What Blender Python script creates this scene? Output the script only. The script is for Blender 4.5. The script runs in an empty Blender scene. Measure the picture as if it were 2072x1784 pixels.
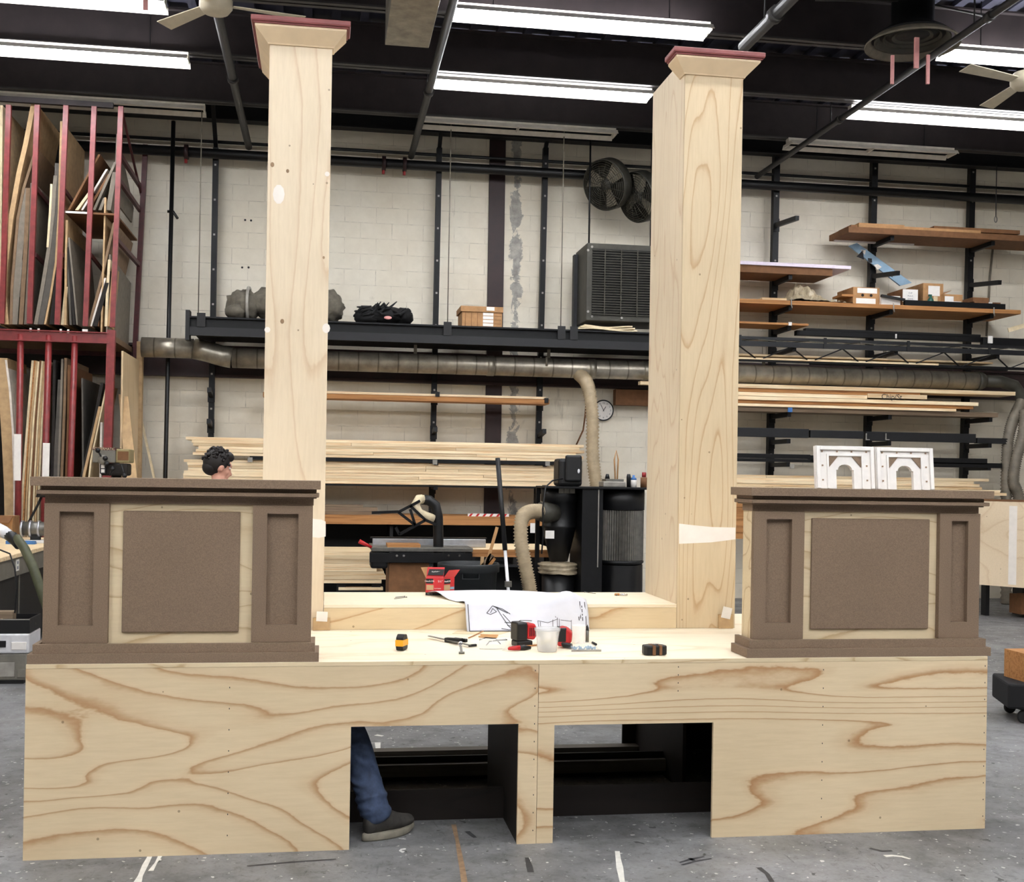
import bpy, bmesh, math, random
from mathutils import Vector, Matrix
rnd = random.Random(11)
S = bpy.context.scene
COL = S.collection
PI = math.pi

# ---------------------------------------------------------------- camera
FPX, YAW, CY, ROLL, H = 2382.06, 0.157609, 964.805, 0.0160450, 1.65
cyw, syw, cr, sr = math.cos(YAW), math.sin(YAW), math.cos(ROLL), math.sin(ROLL)
CF = Vector((syw, cyw, 0)); R0 = Vector((cyw, -syw, 0)); U0 = Vector((0, 0, 1))
CR = cr * R0 + sr * U0; CU = -sr * R0 + cr * U0
cam = bpy.data.objects.new('camera', bpy.data.cameras.new('camera'))
COL.objects.link(cam)
cam.data.sensor_fit = 'HORIZONTAL'; cam.data.sensor_width = 36
cam.data.lens = FPX / 2072 * 36
cam.data.shift_y = (CY - 892) / 2072
cam.data.clip_end = 200
m3 = Matrix((CR, CU, -CF)).transposed()
cam.matrix_world = Matrix.Translation((0, 0, H)) @ m3.to_4x4()
S.camera = cam

def at(x, y, X=None, Y=None, Z=None):
    """where the sight line of photo point (x, y) meets a plane of the room"""
    d = CF + ((x - 1036) / FPX) * CR - ((y - CY) / FPX) * CU
    t = Y / d.y if Y is not None else ((Z - H) / d.z if Z is not None else X / d.x)
    return Vector((d.x * t, d.y * t, H + d.z * t))

# ---------------------------------------------------------------- mesh helper
W = {}
class MB:
    def __init__(s): s.v = []; s.f = []; s.m = []; s.sm = []
    def add(s, vs, fs, mi=0, smooth=False):
        b = len(s.v); s.v += [Vector(p) for p in vs]
        for f in fs: s.f.append([b + i for i in f]); s.m.append(mi); s.sm.append(smooth)
        return s
    def hexa(s, p, mi=0):
        return s.add(p, [(0, 3, 2, 1), (4, 5, 6, 7), (0, 1, 5, 4), (1, 2, 6, 5), (2, 3, 7, 6), (3, 0, 4, 7)], mi)
    def box(s, x0, x1, y0, y1, z0, z1, mi=0):
        x0, x1 = sorted((x0, x1)); y0, y1 = sorted((y0, y1)); z0, z1 = sorted((z0, z1))
        return s.hexa([(x0, y0, z0), (x1, y0, z0), (x1, y1, z0), (x0, y1, z0), (x0, y0, z1), (x1, y0, z1), (x1, y1, z1), (x0, y1, z1)], mi)
    def bar(s, a, b, w, h=None, up=(0, 0, 1), mi=0):
        a, b = Vector(a), Vector(b); h = h or w
        t = (b - a).normalized(); u = Vector(up)
        if abs(t.dot(u)) > .98: u = Vector((0, 1, 0)) if abs(t.y) < .9 else Vector((1, 0, 0))
        r = t.cross(u).normalized(); u = r.cross(t)
        r = r * w / 2; u = u * h / 2
        return s.hexa([a - r - u, a + r - u, b + r - u, b - r - u, a - r + u, a + r + u, b + r + u, b - r + u], mi)
    def tube(s, pts, r, n=12, caps=True, mi=0, sx=1):
        pts = [Vector(p) for p in pts]; rs = r if isinstance(r, (list, tuple)) else [r] * len(pts)
        b = len(s.v); prev = None
        for i, p in enumerate(pts):
            t = (pts[min(i + 1, len(pts) - 1)] - pts[max(i - 1, 0)]).normalized()
            if prev is None:
                u = Vector((0, 0, 1)) if abs(t.z) < .9 else Vector((1, 0, 0))
            else: u = prev
            x = t.cross(u)
            if x.length < 1e-6: x = t.cross(Vector((0, 1, 0)))
            x.normalize(); u = x.cross(t).normalized(); prev = u
            for k in range(n):
                a = 2 * PI * k / n
                s.v.append(p + x * math.cos(a) * rs[i] * sx + u * math.sin(a) * rs[i])
        for i in range(len(pts) - 1):
            for k in range(n):
                k2 = (k + 1) % n
                s.f.append([b + i * n + k, b + i * n + k2, b + (i + 1) * n + k2, b + (i + 1) * n + k]); s.m.append(mi); s.sm.append(True)
        if caps:
            s.f.append([b + k for k in range(n)][::-1]); s.m.append(mi); s.sm.append(False)
            e = b + (len(pts) - 1) * n
            s.f.append([e + k for k in range(n)]); s.m.append(mi); s.sm.append(False)
        return s
    def lathe(s, prof, c=(0, 0, 0), n=32, mi=0, axis='z', smooth=True, caps=True):
        c = Vector(c); b = len(s.v); L = len(prof)
        for k in range(n):
            a = 2 * PI * k / n
            for r, z in prof:
                p = (r * math.cos(a), r * math.sin(a), z)
                if axis == 'y': p = (p[0], -p[2], p[1])
                elif axis == 'x': p = (p[2], p[0], p[1])
                s.v.append(c + Vector(p))
        for k in range(n):
            k2 = (k + 1) % n
            for i in range(L - 1):
                s.f.append([b + k * L + i, b + k2 * L + i, b + k2 * L + i + 1, b + k * L + i + 1]); s.m.append(mi); s.sm.append(smooth)
        for e, rev in ((0, True), (L - 1, False)):
            if caps and prof[e][0] > 1e-6:
                f = [b + k * L + e for k in range(n)]
                s.f.append(f[::-1] if rev else f); s.m.append(mi); s.sm.append(False)
        return s
    def prism(s, poly, d0, d1, ax='y', mi=0):
        """2-D outline (u, v) pushed along an axis: y -> (u, d, v), x -> (d, u, v), z -> (u, v, d)"""
        def P(u, v, d): return {'y': (u, d, v), 'x': (d, u, v), 'z': (u, v, d)}[ax]
        n = len(poly)
        vs = [P(u, v, d0) for u, v in poly] + [P(u, v, d1) for u, v in poly]
        fs = [list(range(n))[::-1], list(range(n, 2 * n))] + [[i, (i + 1) % n, n + (i + 1) % n, n + i] for i in range(n)]
        return s.add(vs, fs, mi)
    def ball(s, c, r, n=16, m=10, mi=0):
        c = Vector(c); r = Vector(r) if hasattr(r, '__len__') else Vector((r, r, r))
        prof = [(math.sin(PI * i / m), -math.cos(PI * i / m)) for i in range(m + 1)]
        b = len(s.v); s.lathe([(max(a, 1e-7), z) for a, z in prof], (0, 0, 0), n, mi)
        for i in range(b, len(s.v)): s.v[i] = Vector((s.v[i].x * r.x, s.v[i].y * r.y, s.v[i].z * r.z)) + c
        return s
    def move(s, M, start=0):
        for i in range(start, len(s.v)): s.v[i] = M @ s.v[i]
        return s
    def build(s, name, mat, parent=None, loc=None, bevel=0, smooth=False, segs=2, label=None):
        me = bpy.data.meshes.new(name)
        base = Vector((0, 0, 0))
        if parent is not None: base = W[parent.name]
        if loc is not None: o0 = Vector(loc)
        elif parent is None:
            xs = [p.x for p in s.v]; ys = [p.y for p in s.v]; zs = [p.z for p in s.v]
            o0 = Vector(((min(xs) + max(xs)) / 2, (min(ys) + max(ys)) / 2, min(zs)))
        else: o0 = base
        me.from_pydata([p - o0 for p in s.v], [], s.f)
        mats = mat if isinstance(mat, (list, tuple)) else [mat]
        for m in mats: me.materials.append(m)
        for p, mi, sm in zip(me.polygons, s.m, s.sm):
            p.material_index = mi; p.use_smooth = sm or smooth
        bm = bmesh.new(); bm.from_mesh(me)
        bmesh.ops.recalc_face_normals(bm, faces=bm.faces); bm.to_mesh(me); bm.free()
        o = bpy.data.objects.new(name, me); COL.objects.link(o)
        o.location = o0 - base
        if parent is not None: o.parent = parent
        W[o.name] = o0
        if bevel:
            b = o.modifiers.new('Bevel', 'BEVEL'); b.width = bevel; b.segments = segs; b.limit_method = 'ANGLE'; b.angle_limit = .6
            b.harden_normals = False
        if label: o['label'] = label
        return o

def tag(o, label=None, cat=None, group=None, kind=None):
    if label: o['label'] = label
    if cat: o['category'] = cat
    if group: o['group'] = group
    if kind: o['kind'] = kind
    return o
def thing(name, label, cat, loc, group=None):
    o = bpy.data.objects.new(name, None); COL.objects.link(o)
    o.location = loc; o.empty_display_size = .1; W[o.name] = Vector(loc)
    return tag(o, label, cat, group)
def copy_tree(root, loc, rz=None, label=None, group=None):
    r = root.copy(); COL.objects.link(r); r.location = loc; W[r.name] = Vector(loc)
    if rz is not None: r.rotation_euler.z = rz
    if label: r['label'] = label
    if group: r['group'] = group
    for ch in root.children:
        c = ch.copy(); COL.objects.link(c); c.parent = r
        for g in ch.children:
            d = g.copy(); COL.objects.link(d); d.parent = c
    return r

# ---------------------------------------------------------------- materials
def srgb(c):
    if isinstance(c, str): c = [int(c[i:i + 2], 16) for i in (0, 2, 4)]
    return tuple(((v / 255) / 12.92 if v / 255 <= .04045 else ((v / 255 + .055) / 1.055) ** 2.4) for v in c) + (1,)
class NT:
    def __init__(s, name):
        s.m = bpy.data.materials.new(name); s.m.use_nodes = True
        s.t = s.m.node_tree; s.p = s.t.nodes['Principled BSDF']
    def n(s, typ, **kw):
        nd = s.t.nodes.new(typ)
        for k, v in kw.items():
            if k.startswith('i_'):
                key = k[2:]; nd.inputs[int(key) if key.isdigit() else key.replace('_', ' ')].default_value = v
            else: setattr(nd, k, v)
        return nd
    def l(s, a, b): s.t.links.new(a, b)
    def ramp(s, fac, stops, interp='LINEAR'):
        r = s.n('ShaderNodeValToRGB'); r.color_ramp.interpolation = interp
        e = r.color_ramp.elements
        e[0].position, e[0].color = stops[0]; e[1].position, e[1].color = stops[-1]
        for p, c in stops[1:-1]:
            x = e.new(p); x.color = c
        s.l(fac, r.inputs[0]); return r.outputs[0]
    def mix(s, fac, a, b, typ='MIX'):
        x = s.n('ShaderNodeMix', data_type='RGBA', blend_type=typ)
        for i, v in ((0, fac), (6, a), (7, b)):
            if hasattr(v, 'is_linked') or isinstance(v, bpy.types.NodeSocket): s.l(v, x.inputs[i])
            else: x.inputs[i].default_value = v
        return x.outputs[2]
    def math(s, op, a, b=0, c=0):
        x = s.n('ShaderNodeMath', operation=op)
        for i, v in enumerate((a, b, c)):
            if isinstance(v, bpy.types.NodeSocket): s.l(v, x.inputs[i])
            else: x.inputs[i].default_value = v
        return x.outputs[0]
    def co(s, scale=(1, 1, 1), loc=(0, 0, 0), src='Object'):
        tc = s.n('ShaderNodeTexCoord'); mp = s.n('ShaderNodeMapping')
        mp.inputs['Scale'].default_value = scale; mp.inputs['Location'].default_value = loc
        s.l(tc.outputs[src], mp.inputs[0]); return mp.outputs[0]
    def noise(s, vec, scale=5, detail=2, rough=.5, dist=0):
        x = s.n('ShaderNodeTexNoise'); s.l(vec, x.inputs['Vector'])
        x.inputs['Scale'].default_value = scale; x.inputs['Detail'].default_value = detail
        x.inputs['Roughness'].default_value = rough; x.inputs['Distortion'].default_value = dist
        return x.outputs[0]
    def bump(s, h, strength=.2, dist=.01):
        x = s.n('ShaderNodeBump'); x.inputs['Strength'].default_value = strength; x.inputs['Distance'].default_value = dist
        s.l(h, x.inputs['Height']); s.l(x.outputs[0], s.p.inputs['Normal'])
    def out(s, col, rough=.6, metal=0, spec=None):
        if isinstance(col, bpy.types.NodeSocket): s.l(col, s.p.inputs['Base Color'])
        else: s.p.inputs['Base Color'].default_value = col
        if isinstance(rough, bpy.types.NodeSocket): s.l(rough, s.p.inputs['Roughness'])
        else: s.p.inputs['Roughness'].default_value = rough
        s.p.inputs['Metallic'].default_value = metal
        if spec is not None: s.p.inputs['Specular IOR Level'].default_value = spec
        return s.m

M = {}
def plain(name, col, rough=.6, metal=0, var=.12, scale=25, spec=None, alpha=None, trans=0):
    """plain surface with a little procedural wear"""
    t = NT(name); c = srgb(col)
    nz = t.noise(t.co(), scale, 3, .6)
    d = tuple(v * (1 - var) for v in c[:3]) + (1,); b = tuple(min(1, v * (1 + var)) for v in c[:3]) + (1,)
    t.out(t.ramp(nz, [(.3, d), (.7, b)]), rough, metal, spec)
    if trans: t.p.inputs['Transmission Weight'].default_value = trans
    if alpha is not None: t.p.inputs['Alpha'].default_value = alpha
    M[name] = t.m; return t.m

def ply(name, ax, base, ring, seed, rings=7, along=.45, across=2.0, grad=0., rsc=1.0, contrast=1., warp=.15, spots=True, bandz=None):
    """rotary-cut plywood: contour rings of stretched noise, grain along axis ax"""
    t = NT(name); b = srgb(base); r = srgb(ring)
    sc = [across] * 3; sc['xyz'.index(ax)] = along
    v = t.co(tuple(sc), (seed, seed * .7, seed * 1.3))
    h = t.noise(v, rsc, 1.6, .42, warp)
    if grad:
        tc = t.n('ShaderNodeTexCoord'); sp = t.n('ShaderNodeSeparateXYZ'); t.l(tc.outputs['Object'], sp.inputs[0])
        h = t.math('ADD', h, t.math('MULTIPLY', sp.outputs['Z' if ax == 'x' else 'X'], grad))
    if bandz:
        # close set rings where the veneer ran through a straight stretch of the log
        tc2 = t.n('ShaderNodeTexCoord'); sp2 = t.n('ShaderNodeSeparateXYZ'); t.l(tc2.outputs['Object'], sp2.inputs[0])
        mr = t.n('ShaderNodeMapRange', interpolation_type='SMOOTHSTEP'); t.l(sp2.outputs['Z'], mr.inputs[0])
        mr.inputs[1].default_value, mr.inputs[2].default_value, mr.inputs[3].default_value, mr.inputs[4].default_value = bandz[0], bandz[1], 0, bandz[2]
        h = t.math('ADD', h, mr.outputs[0])
    sf = [70.] * 3; sf['xyz'.index(ax)] = 6.
    fine = t.noise(t.co(tuple(sf), (seed, 0, 0)), 1, 3, .7)
    sw = [22.] * 3; sw['xyz'.index(ax)] = 9.
    wob = t.noise(t.co(tuple(sw), (0, seed, 0)), 1, 3, .65)
    h2 = t.math('ADD', t.math('MULTIPLY', h, rings), t.math('MULTIPLY', wob, .16))
    fr = t.math('FRACT', h2)
    mid = tuple(b[i] * .6 + r[i] * .4 for i in range(3)) + (1,)
    k = contrast
    def mx(c, a): return tuple(b[i] * (1 - a * k) + c[i] * a * k for i in range(3)) + (1,)
    col = t.ramp(fr, [(0, b), (.62, b), (.78, mx(mid, .45)), (.86, mx(r, .75)), (.90, mx(r, 1)), (.935, mx(mid, .4)), (1, b)])
    big = t.noise(t.co((.9, .9, .9), (seed * 2, 3, 1)), 1.3, 2)
    col = t.mix(.55, col, t.ramp(big, [(.3, (.82, .80, .76, 1)), (.7, (1.06, 1.05, 1.03, 1))]), 'MULTIPLY')
    col = t.mix(.5, col, t.ramp(fine, [(.3, (.90, .88, .84, 1)), (.62, (1.03, 1.03, 1.02, 1))]), 'MULTIPLY')
    if spots:
        vr = t.n('ShaderNodeTexVoronoi'); t.l(t.co((7, 7, 7), (seed, 2, seed)), vr.inputs['Vector']); vr.inputs['Scale'].default_value = 1
        dots = t.math('LESS_THAN', vr.outputs['Distance'], .04)
        col = t.mix(t.math('MULTIPLY', dots, .6), col, srgb((110, 84, 58)))
    t.out(col, .62, 0, .3); t.bump(fine, .05, .002)
    M[name] = t.m; return t.m

def board(name, base, dark, ax='x', hue=.35):
    """sawn boards; every object takes its own tone"""
    t = NT(name); oi = t.n('ShaderNodeObjectInfo')
    sc = [45.] * 3; sc['xyz'.index(ax)] = 1.6
    tc = t.n('ShaderNodeTexCoord'); ad = t.n('ShaderNodeVectorMath', operation='ADD')
    mu = t.n('ShaderNodeMath', operation='MULTIPLY'); t.l(oi.outputs['Random'], mu.inputs[0]); mu.inputs[1].default_value = 37
    t.l(tc.outputs['Object'], ad.inputs[0]); t.l(mu.outputs[0], ad.inputs[1])
    mp = t.n('ShaderNodeMapping'); mp.inputs['Scale'].default_value = sc; t.l(ad.outputs[0], mp.inputs[0])
    g = t.noise(mp.outputs[0], 1, 3, .6, .3)
    col = t.ramp(g, [(.3, srgb(dark)), (.55, srgb(base)), (.8, tuple(min(1, v * 1.08) for v in srgb(base)[:3]) + (1,))])
    tone = t.ramp(oi.outputs['Random'], [(0, (1 - hue, 1 - hue * 1.15, 1 - hue * 1.35, 1)), (.45, (.92, .9, .86, 1)), (1, (1.06, 1.06, 1.05, 1))])
    t.out(t.mix(1, col, tone, 'MULTIPLY'), .65, 0, .3)
    M[name] = t.m; return t.m

BASE, RING = (222, 202, 168), (186, 148, 108)
ply('ply_left', 'x', BASE, RING, 3.7, 11, .62, 1.9, .12, 1.0, 1., .6)
ply('ply_right', 'x', BASE, (180, 138, 96), 8.2, 9, .38, 2.3, .25, 1.0, 1., .25, True, (.50, .70, .62))
ply('ply_top', 'x', (244, 232, 208), (226, 202, 166), 1.2, 8, .3, 2.2, 0, 1, .6)
ply('ply_post', 'z', (213, 194, 162), (184, 150, 112), 5.1, 22, .30, 2.6, 0, 1, .8, .12)
ply('ply_post_pale', 'z', (230, 214, 188), (208, 180, 148), 9.4, 18, .36, 2.4, 0, 1, .65, .3)
ply('ply_riser', 'x', (222, 202, 166), (188, 146, 102), 6.6, 10, .8, 2.2, 0, 1, .9, .3)
ply('ply_flat', 'x', (236, 216, 186), (216, 188, 152), 2.9, 6, .3, 1.5, 0, 1, .6)
ply('ply_core', 'x', (222, 204, 170), (178, 146, 104), 4.4, 9, .9, 2.4, 0, 1.4, .7, .4)
ply('ply_side', 'z', (220, 196, 158), (190, 152, 108), 7.7, 8, .3, 4, 0, 1, .7)
ply('dark_board', 'x', (30, 24, 20), (22, 17, 14), 3.1, 6, .3, 3, 0, 1, .8)  # shade inside the platform is put into this near-black board colour
board('pine', (250, 230, 194), (230, 192, 144), 'x', .3)
board('pine_z', (214, 180, 138), (176, 136, 94), 'z')
board('oak_board', (186, 134, 84), (150, 100, 58), 'x', .2)
board('greyed', (104, 98, 88), (80, 74, 66), 'x', .15)
board('weathered', (150, 132, 112), (112, 96, 80), 'x', .3)
def sheetmat(name, col, var=.15):
    return plain(name, col, .7, 0, var, 14, .25)
sheetmat('sheet_tan', (190, 160, 120)); sheetmat('sheet_brown', (132, 108, 84)); sheetmat('sheet_grey', (128, 120, 108))
sheetmat('sheet_dark', (40, 36, 33)); sheetmat('sheet_white', (226, 218, 208)); sheetmat('sheet_cream', (222, 204, 168))
sheetmat('sheet_greydark', (88, 84, 78)); sheetmat('hardboard', (120, 84, 56)); sheetmat('cardboard', (176, 134, 92)); sheetmat('cardboard_dark', (128, 90, 60))
def mdfmat():
    t = NT('mdf'); n1 = t.noise(t.co(), 260, 2, .6); n2 = t.noise(t.co(), 3, 2, .5)
    c = t.ramp(n1, [(.3, srgb((116, 98, 81))), (.7, srgb((142, 121, 101)))])
    c = t.mix(.5, c, t.ramp(n2, [(.3, (.92, .92, .92, 1)), (.7, (1.05, 1.04, 1.03, 1))]), 'MULTIPLY')
    M['mdf'] = t.out(c, .75, 0, .2)
mdfmat()
plain('mdf_edge', (150, 122, 96), .75, 0, .1, 80)
plain('red_trim', (138, 76, 74), .55, 0, .18, 8)
plain('cap_pine', (232, 208, 172), .6, 0, .07, 6)
plain('filler', (240, 232, 222), .7, 0, .04, 12)
plain('paper_white', (216, 217, 224), .6, 0, .02)
plain('paper_tan', (206, 168, 130), .7, 0, .06)
plain('black_steel', (9, 9, 11), .5, .0, .3, 18, .3)
plain('black_paint', (11, 11, 12), .6, 0, .3, 12)
plain('black_plastic', (11, 11, 13), .45, 0, .2, 30)
plain('grey_plastic', (32, 36, 38), .5, 0, .15, 12)
plain('dark_steel_blue', (12, 13, 17), .55, 0, .3, 9)
plain('column_red', (40, 17, 17), .55, 0, .25, 9)
plain('rack_red', (128, 48, 48), .34, 0, .22, 14)
plain('rack_red_dark', (78, 28, 30), .5, 0, .25, 14)
plain('white_paint', (238, 234, 228), .5, 0, .04)
plain('white_metal', (225, 225, 228), .35, .2, .05)
plain('fixture_white', (214, 208, 196), .5, 0, .12, 9)
plain('aluminium', (196, 198, 204), .32, .85, .08)
plain('chrome', (214, 214, 216), .18, 1, .05)
plain('dull_metal', (120, 118, 112), .42, .8, .2, 16)
plain('galvanised', (158, 152, 138), .36, .75, .28, 7)
plain('olive_metal', (66, 64, 56), .5, .2, .2, 10)
plain('cage_wire', (72, 69, 60), .5, .5, .2)
plain('fan_blade', (150, 142, 124), .6, 0, .15, 6)
plain('cream_metal', (214, 204, 180), .5, 0, .1, 7)
plain('hose_tan', (176, 158, 128), .55, 0, .15, 12)
plain('hose_grey', (120, 112, 98), .55, 0, .2, 12)
plain('hose_green', (74, 76, 52), .55, 0, .2, 12)
plain('bag_plastic', (150, 146, 138), .3, 0, .25, 9)
plain('pipe_black', (10, 10, 11), .45, 0, .25, 9)
plain('pipe_grey', (48, 46, 44), .5, .3, .2, 9)
plain('joist_red', (40, 32, 33), .7, 0, .25, 5)
plain('joist_flange_lit', (60, 57, 57), .5, .3, .25, 6)
plain('canvas_grey', (104, 98, 86), .85, 0, .3, 12)
plain('black_cloth', (9, 9, 11), .8, 0, .3, 14)
plain('cream_cloth', (222, 206, 172), .85, 0, .12, 14)
plain('plastic_film', (170, 156, 130), .35, 0, .3, 14)
plain('foam_pink', (226, 214, 228), .6, 0, .06)
plain('blue_print', (142, 172, 194), .5, 0, .15, 6)
plain('ink', (30, 30, 34), .6, 0, .05)
plain('ink_grey', (120, 124, 136), .6, 0, .05)
plain('tool_red', (186, 30, 34), .4, 0, .1, 20)
plain('tool_yellow', (240, 168, 30), .4, 0, .06, 20)
plain('box_red', (200, 40, 44), .5, 0, .05, 9)
plain('jeans', (58, 72, 98), .85, 0, .35, 22)
plain('skin', (214, 158, 136), .55, 0, .06, 9)
plain('hair', (24, 16, 13), .6, 0, .35, 60)
plain('shirt', (226, 222, 216), .85, 0, .06, 12)
plain('shoe', (56, 53, 49), .75, 0, .3, 26)
plain('sole', (128, 122, 108), .7, 0, .25, 20)
plain('bottle_green', (40, 92, 78), .3, 0, .1)
plain('blue_plastic', (60, 110, 170), .45, 0, .2, 20)
plain('pink_strap', (214, 150, 146), .6, 0, .12, 9)
plain('red_cap', (150, 40, 40), .5, 0, .1)
plain('wood_handle', (196, 150, 100), .55, 0, .2, 14)
plain('rubber', (26, 26, 26), .7, 0, .2, 20)
plain('machine_grey', (120, 116, 106), .5, .1, .15, 9)
plain('machine_gold', (150, 136, 94), .5, .1, .15, 9)
def clear(name, col, rough=.08, alpha=.28):
    t = NT(name); t.out(srgb(col), rough); t.p.inputs['Alpha'].default_value = alpha; M[name] = t.m
clear('clear_plastic', (232, 232, 232), .12, .35); clear('clear_lens', (235, 238, 238), .05, .25); clear('clear_bag', (236, 236, 236), .15, .16)
def emat(name, col, st):
    t = NT(name); t.out((1, 1, 1, 1), .5)
    t.p.inputs['Emission Color'].default_value = col; t.p.inputs['Emission Strength'].default_value = st; M[name] = t.m
TUBE = 17.0
emat('tube_lit', (.93, .95, 1, 1), TUBE)
def spiral(name, col):
    t = NT(name); c = srgb(col); v = t.co()
    w = t.n('ShaderNodeTexWave', wave_type='BANDS', bands_direction='X', wave_profile='SAW'); t.l(v, w.inputs['Vector'])
    w.inputs['Scale'].default_value = 1.25; w.inputs['Distortion'].default_value = .6; w.inputs['Detail Scale'].default_value = .3
    nz = t.noise(v, 6, 3, .6)
    col = t.ramp(nz, [(.3, tuple(x * .55 for x in c[:3]) + (1,)), (.7, c)])
    col = t.mix(1, col, t.ramp(w.outputs[0], [(0, (.25, .24, .22, 1)), (.1, (1, 1, 1, 1)), (1, (1, 1, 1, 1))]), 'MULTIPLY')
    t.out(col, .34, .7); t.bump(w.outputs[0], .3, .01); M[name] = t.m
spiral('spiral_duct', (186, 178, 162))
EXPO = 1.22
# ---------------------------------------------------------------- the setting
YW = 15.8
ZC = 6.55
XL, XR, YF = -6.0, 13.0, -15.0
def struct(o): o['kind'] = 'structure'; return o

t = NT('concrete'); v = t.co(); 
big = t.noise(v, .7, 4, .6, .4); mid = t.noise(v, 4.5, 4, .65, .3); fine = t.noise(v, 60, 2, .6)
c = t.ramp(big, [(.3, srgb((102, 102, 102))), (.5, srgb((128, 128, 129))), (.7, srgb((150, 150, 152)))])
c = t.mix(.75, c, t.ramp(mid, [(.28, (.62, .62, .62, 1)), (.5, (1, 1, 1, 1)), (.72, (1.12, 1.12, 1.13, 1))]), 'MULTIPLY')
soil = t.noise(t.co((1, 1, 1), (11, 4, 0)), 1.6, 6, .75, .8)
c = t.mix(.8, c, t.ramp(soil, [(.34, (.70, .70, .66, 1)), (.5, (1, 1, 1, 1)), (.66, (.84, .82, .76, 1))]), 'MULTIPLY')
grit = t.noise(v, 22, 4, .8, .5)
c = t.mix(.8, c, t.ramp(grit, [(.36, (.66, .65, .62, 1)), (.46, (1, 1, 1, 1)), (.64, (1.02, 1.02, 1.02, 1)), (.72, (1.3, 1.3, 1.28, 1))]), 'MULTIPLY')
c = t.mix(.5, c, t.ramp(fine, [(.3, (.82, .82, .82, 1)), (.7, (1.1, 1.1, 1.1, 1))]), 'MULTIPLY')
# scrapes: stretched, thresholded noise; splashes: voronoi flecks
v2 = t.co((9, 1.6, 1), (3, 1, 0)); sc1 = t.noise(v2, 1.4, 5, .7, 1.2)
c = t.mix(t.ramp(sc1, [(.64, (0, 0, 0, 1)), (.70, (.75, .75, .75, 1))]), c, srgb((66, 66, 66)))
v3 = t.co((1.8, 8, 1), (5, 2, 0)); sc2 = t.noise(v3, 1.1, 5, .7, 1.0)
c = t.mix(t.ramp(sc2, [(.67, (0, 0, 0, 1)), (.73, (.6, .6, .6, 1))]), c, srgb((70, 70, 72)))
for scl, thr, colr, sd in ((7, .055, (236, 234, 230), 0), (15, .075, (226, 224, 220), 4), (8, .07, (44, 43, 42), 9), (30, .11, (206, 204, 198), 2), (17, .085, (52, 50, 46), 7)):
    wv = t.n('ShaderNodeVectorMath', operation='ADD'); t.l(t.co((1, 1, 1), (sd, sd * 1.7, 0)), wv.inputs[0])
    nn = t.n('ShaderNodeTexNoise'); nn.inputs['Scale'].default_value = scl * 2.2; t.l(v, nn.inputs['Vector'])
    sc_ = t.n('ShaderNodeVectorMath', operation='SCALE'); t.l(nn.outputs['Color'], sc_.inputs[0]); sc_.inputs['Scale'].default_value = .9 / scl
    t.l(sc_.outputs[0], wv.inputs[1])
    vo = t.n('ShaderNodeTexVoronoi'); vo.inputs['Scale'].default_value = scl; t.l(wv.outputs[0], vo.inputs['Vector'])
    rs = t.n('ShaderNodeSeparateColor'); t.l(vo.outputs['Color'], rs.inputs[0])
    size = t.math('MULTIPLY', t.math('POWER', rs.outputs[0], 3.), thr * 2.2)
    c = t.mix(t.math('MULTIPLY', t.math('LESS_THAN', vo.outputs['Distance'], size), .85), c, srgb(colr))
t.out(c, t.ramp(mid, [(.3, (.62, .62, .62, 1)), (.7, (.42, .42, .42, 1))]), 0, .35); t.bump(fine, .08, .004); M['concrete'] = t.m

t = NT('block_paint'); tc = t.n('ShaderNodeTexCoord'); mp = t.n('ShaderNodeMapping'); mp.inputs['Rotation'].default_value = (-PI / 2, 0, 0)
t.l(tc.outputs['Object'], mp.inputs[0]); br = t.n('ShaderNodeTexBrick'); t.l(mp.outputs[0], br.inputs['Vector'])
BH = .2085
br.inputs['Scale'].default_value = 1; br.inputs['Brick Width'].default_value = BH * 2; br.inputs['Row Height'].default_value = BH
br.inputs['Mortar Size'].default_value = .006; br.inputs['Mortar Smooth'].default_value = .3; br.offset = .5
v = t.co(); n1 = t.noise(v, .8, 4, .6, .3); n2 = t.noise(v, 7, 4, .65); n3 = t.noise(v, 40, 2, .6)
c = t.ramp(n1, [(.3, srgb((220, 210, 190))), (.7, srgb((236, 230, 214)))])
c = t.mix(.35, c, t.ramp(n2, [(.3, (.85, .84, .82, 1)), (.6, (1.03, 1.03, 1.03, 1))]), 'MULTIPLY')
mort = t.math('MULTIPLY', br.outputs['Fac'], t.ramp(n2, [(.45, (.03, .03, .03, 1)), (.75, (.6, .6, .6, 1))]))
c = t.mix(mort, c, srgb((128, 118, 102)))
bc = t.n('ShaderNodeSeparateColor')
# peeled grey paint beside the steel column
sp = t.n('ShaderNodeSeparateXYZ'); t.l(tc.outputs['Object'], sp.inputs[0])
xa = at(1044, 560, Y=YW).x
band = t.math('SUBTRACT', 1, t.math('MULTIPLY', t.math('ABSOLUTE', t.math('SUBTRACT', sp.outputs['X'], xa)), 3.3))
peel = t.math('MULTIPLY', band, t.noise(t.co((1.3, 1, 1)), 2.6, 6, .72, .6))
c = t.mix(t.ramp(peel, [(.40, (0, 0, 0, 1)), (.44, (.9, .9, .9, 1))]), c, t.ramp(n2, [(.35, srgb((120, 118, 114))), (.65, srgb((176, 172, 164)))]))
vs = t.co((1, 1, .5), (7, 0, 3)); st = t.noise(vs, 2.2, 5, .7, .6)
c = t.mix(t.ramp(st, [(.66, (0, 0, 0, 1)), (.75, (.45, .45, .45, 1))]), c, srgb((120, 108, 88)))
t.out(c, .6, 0, .3)
hh = t.math('ADD', t.math('MULTIPLY', br.outputs['Fac'], -1), t.math('MULTIPLY', n3, .25)); t.bump(hh, .35, .01); M['block_paint'] = t.m
plain('ink', (30, 30, 34), .6, 0, .05)
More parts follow.
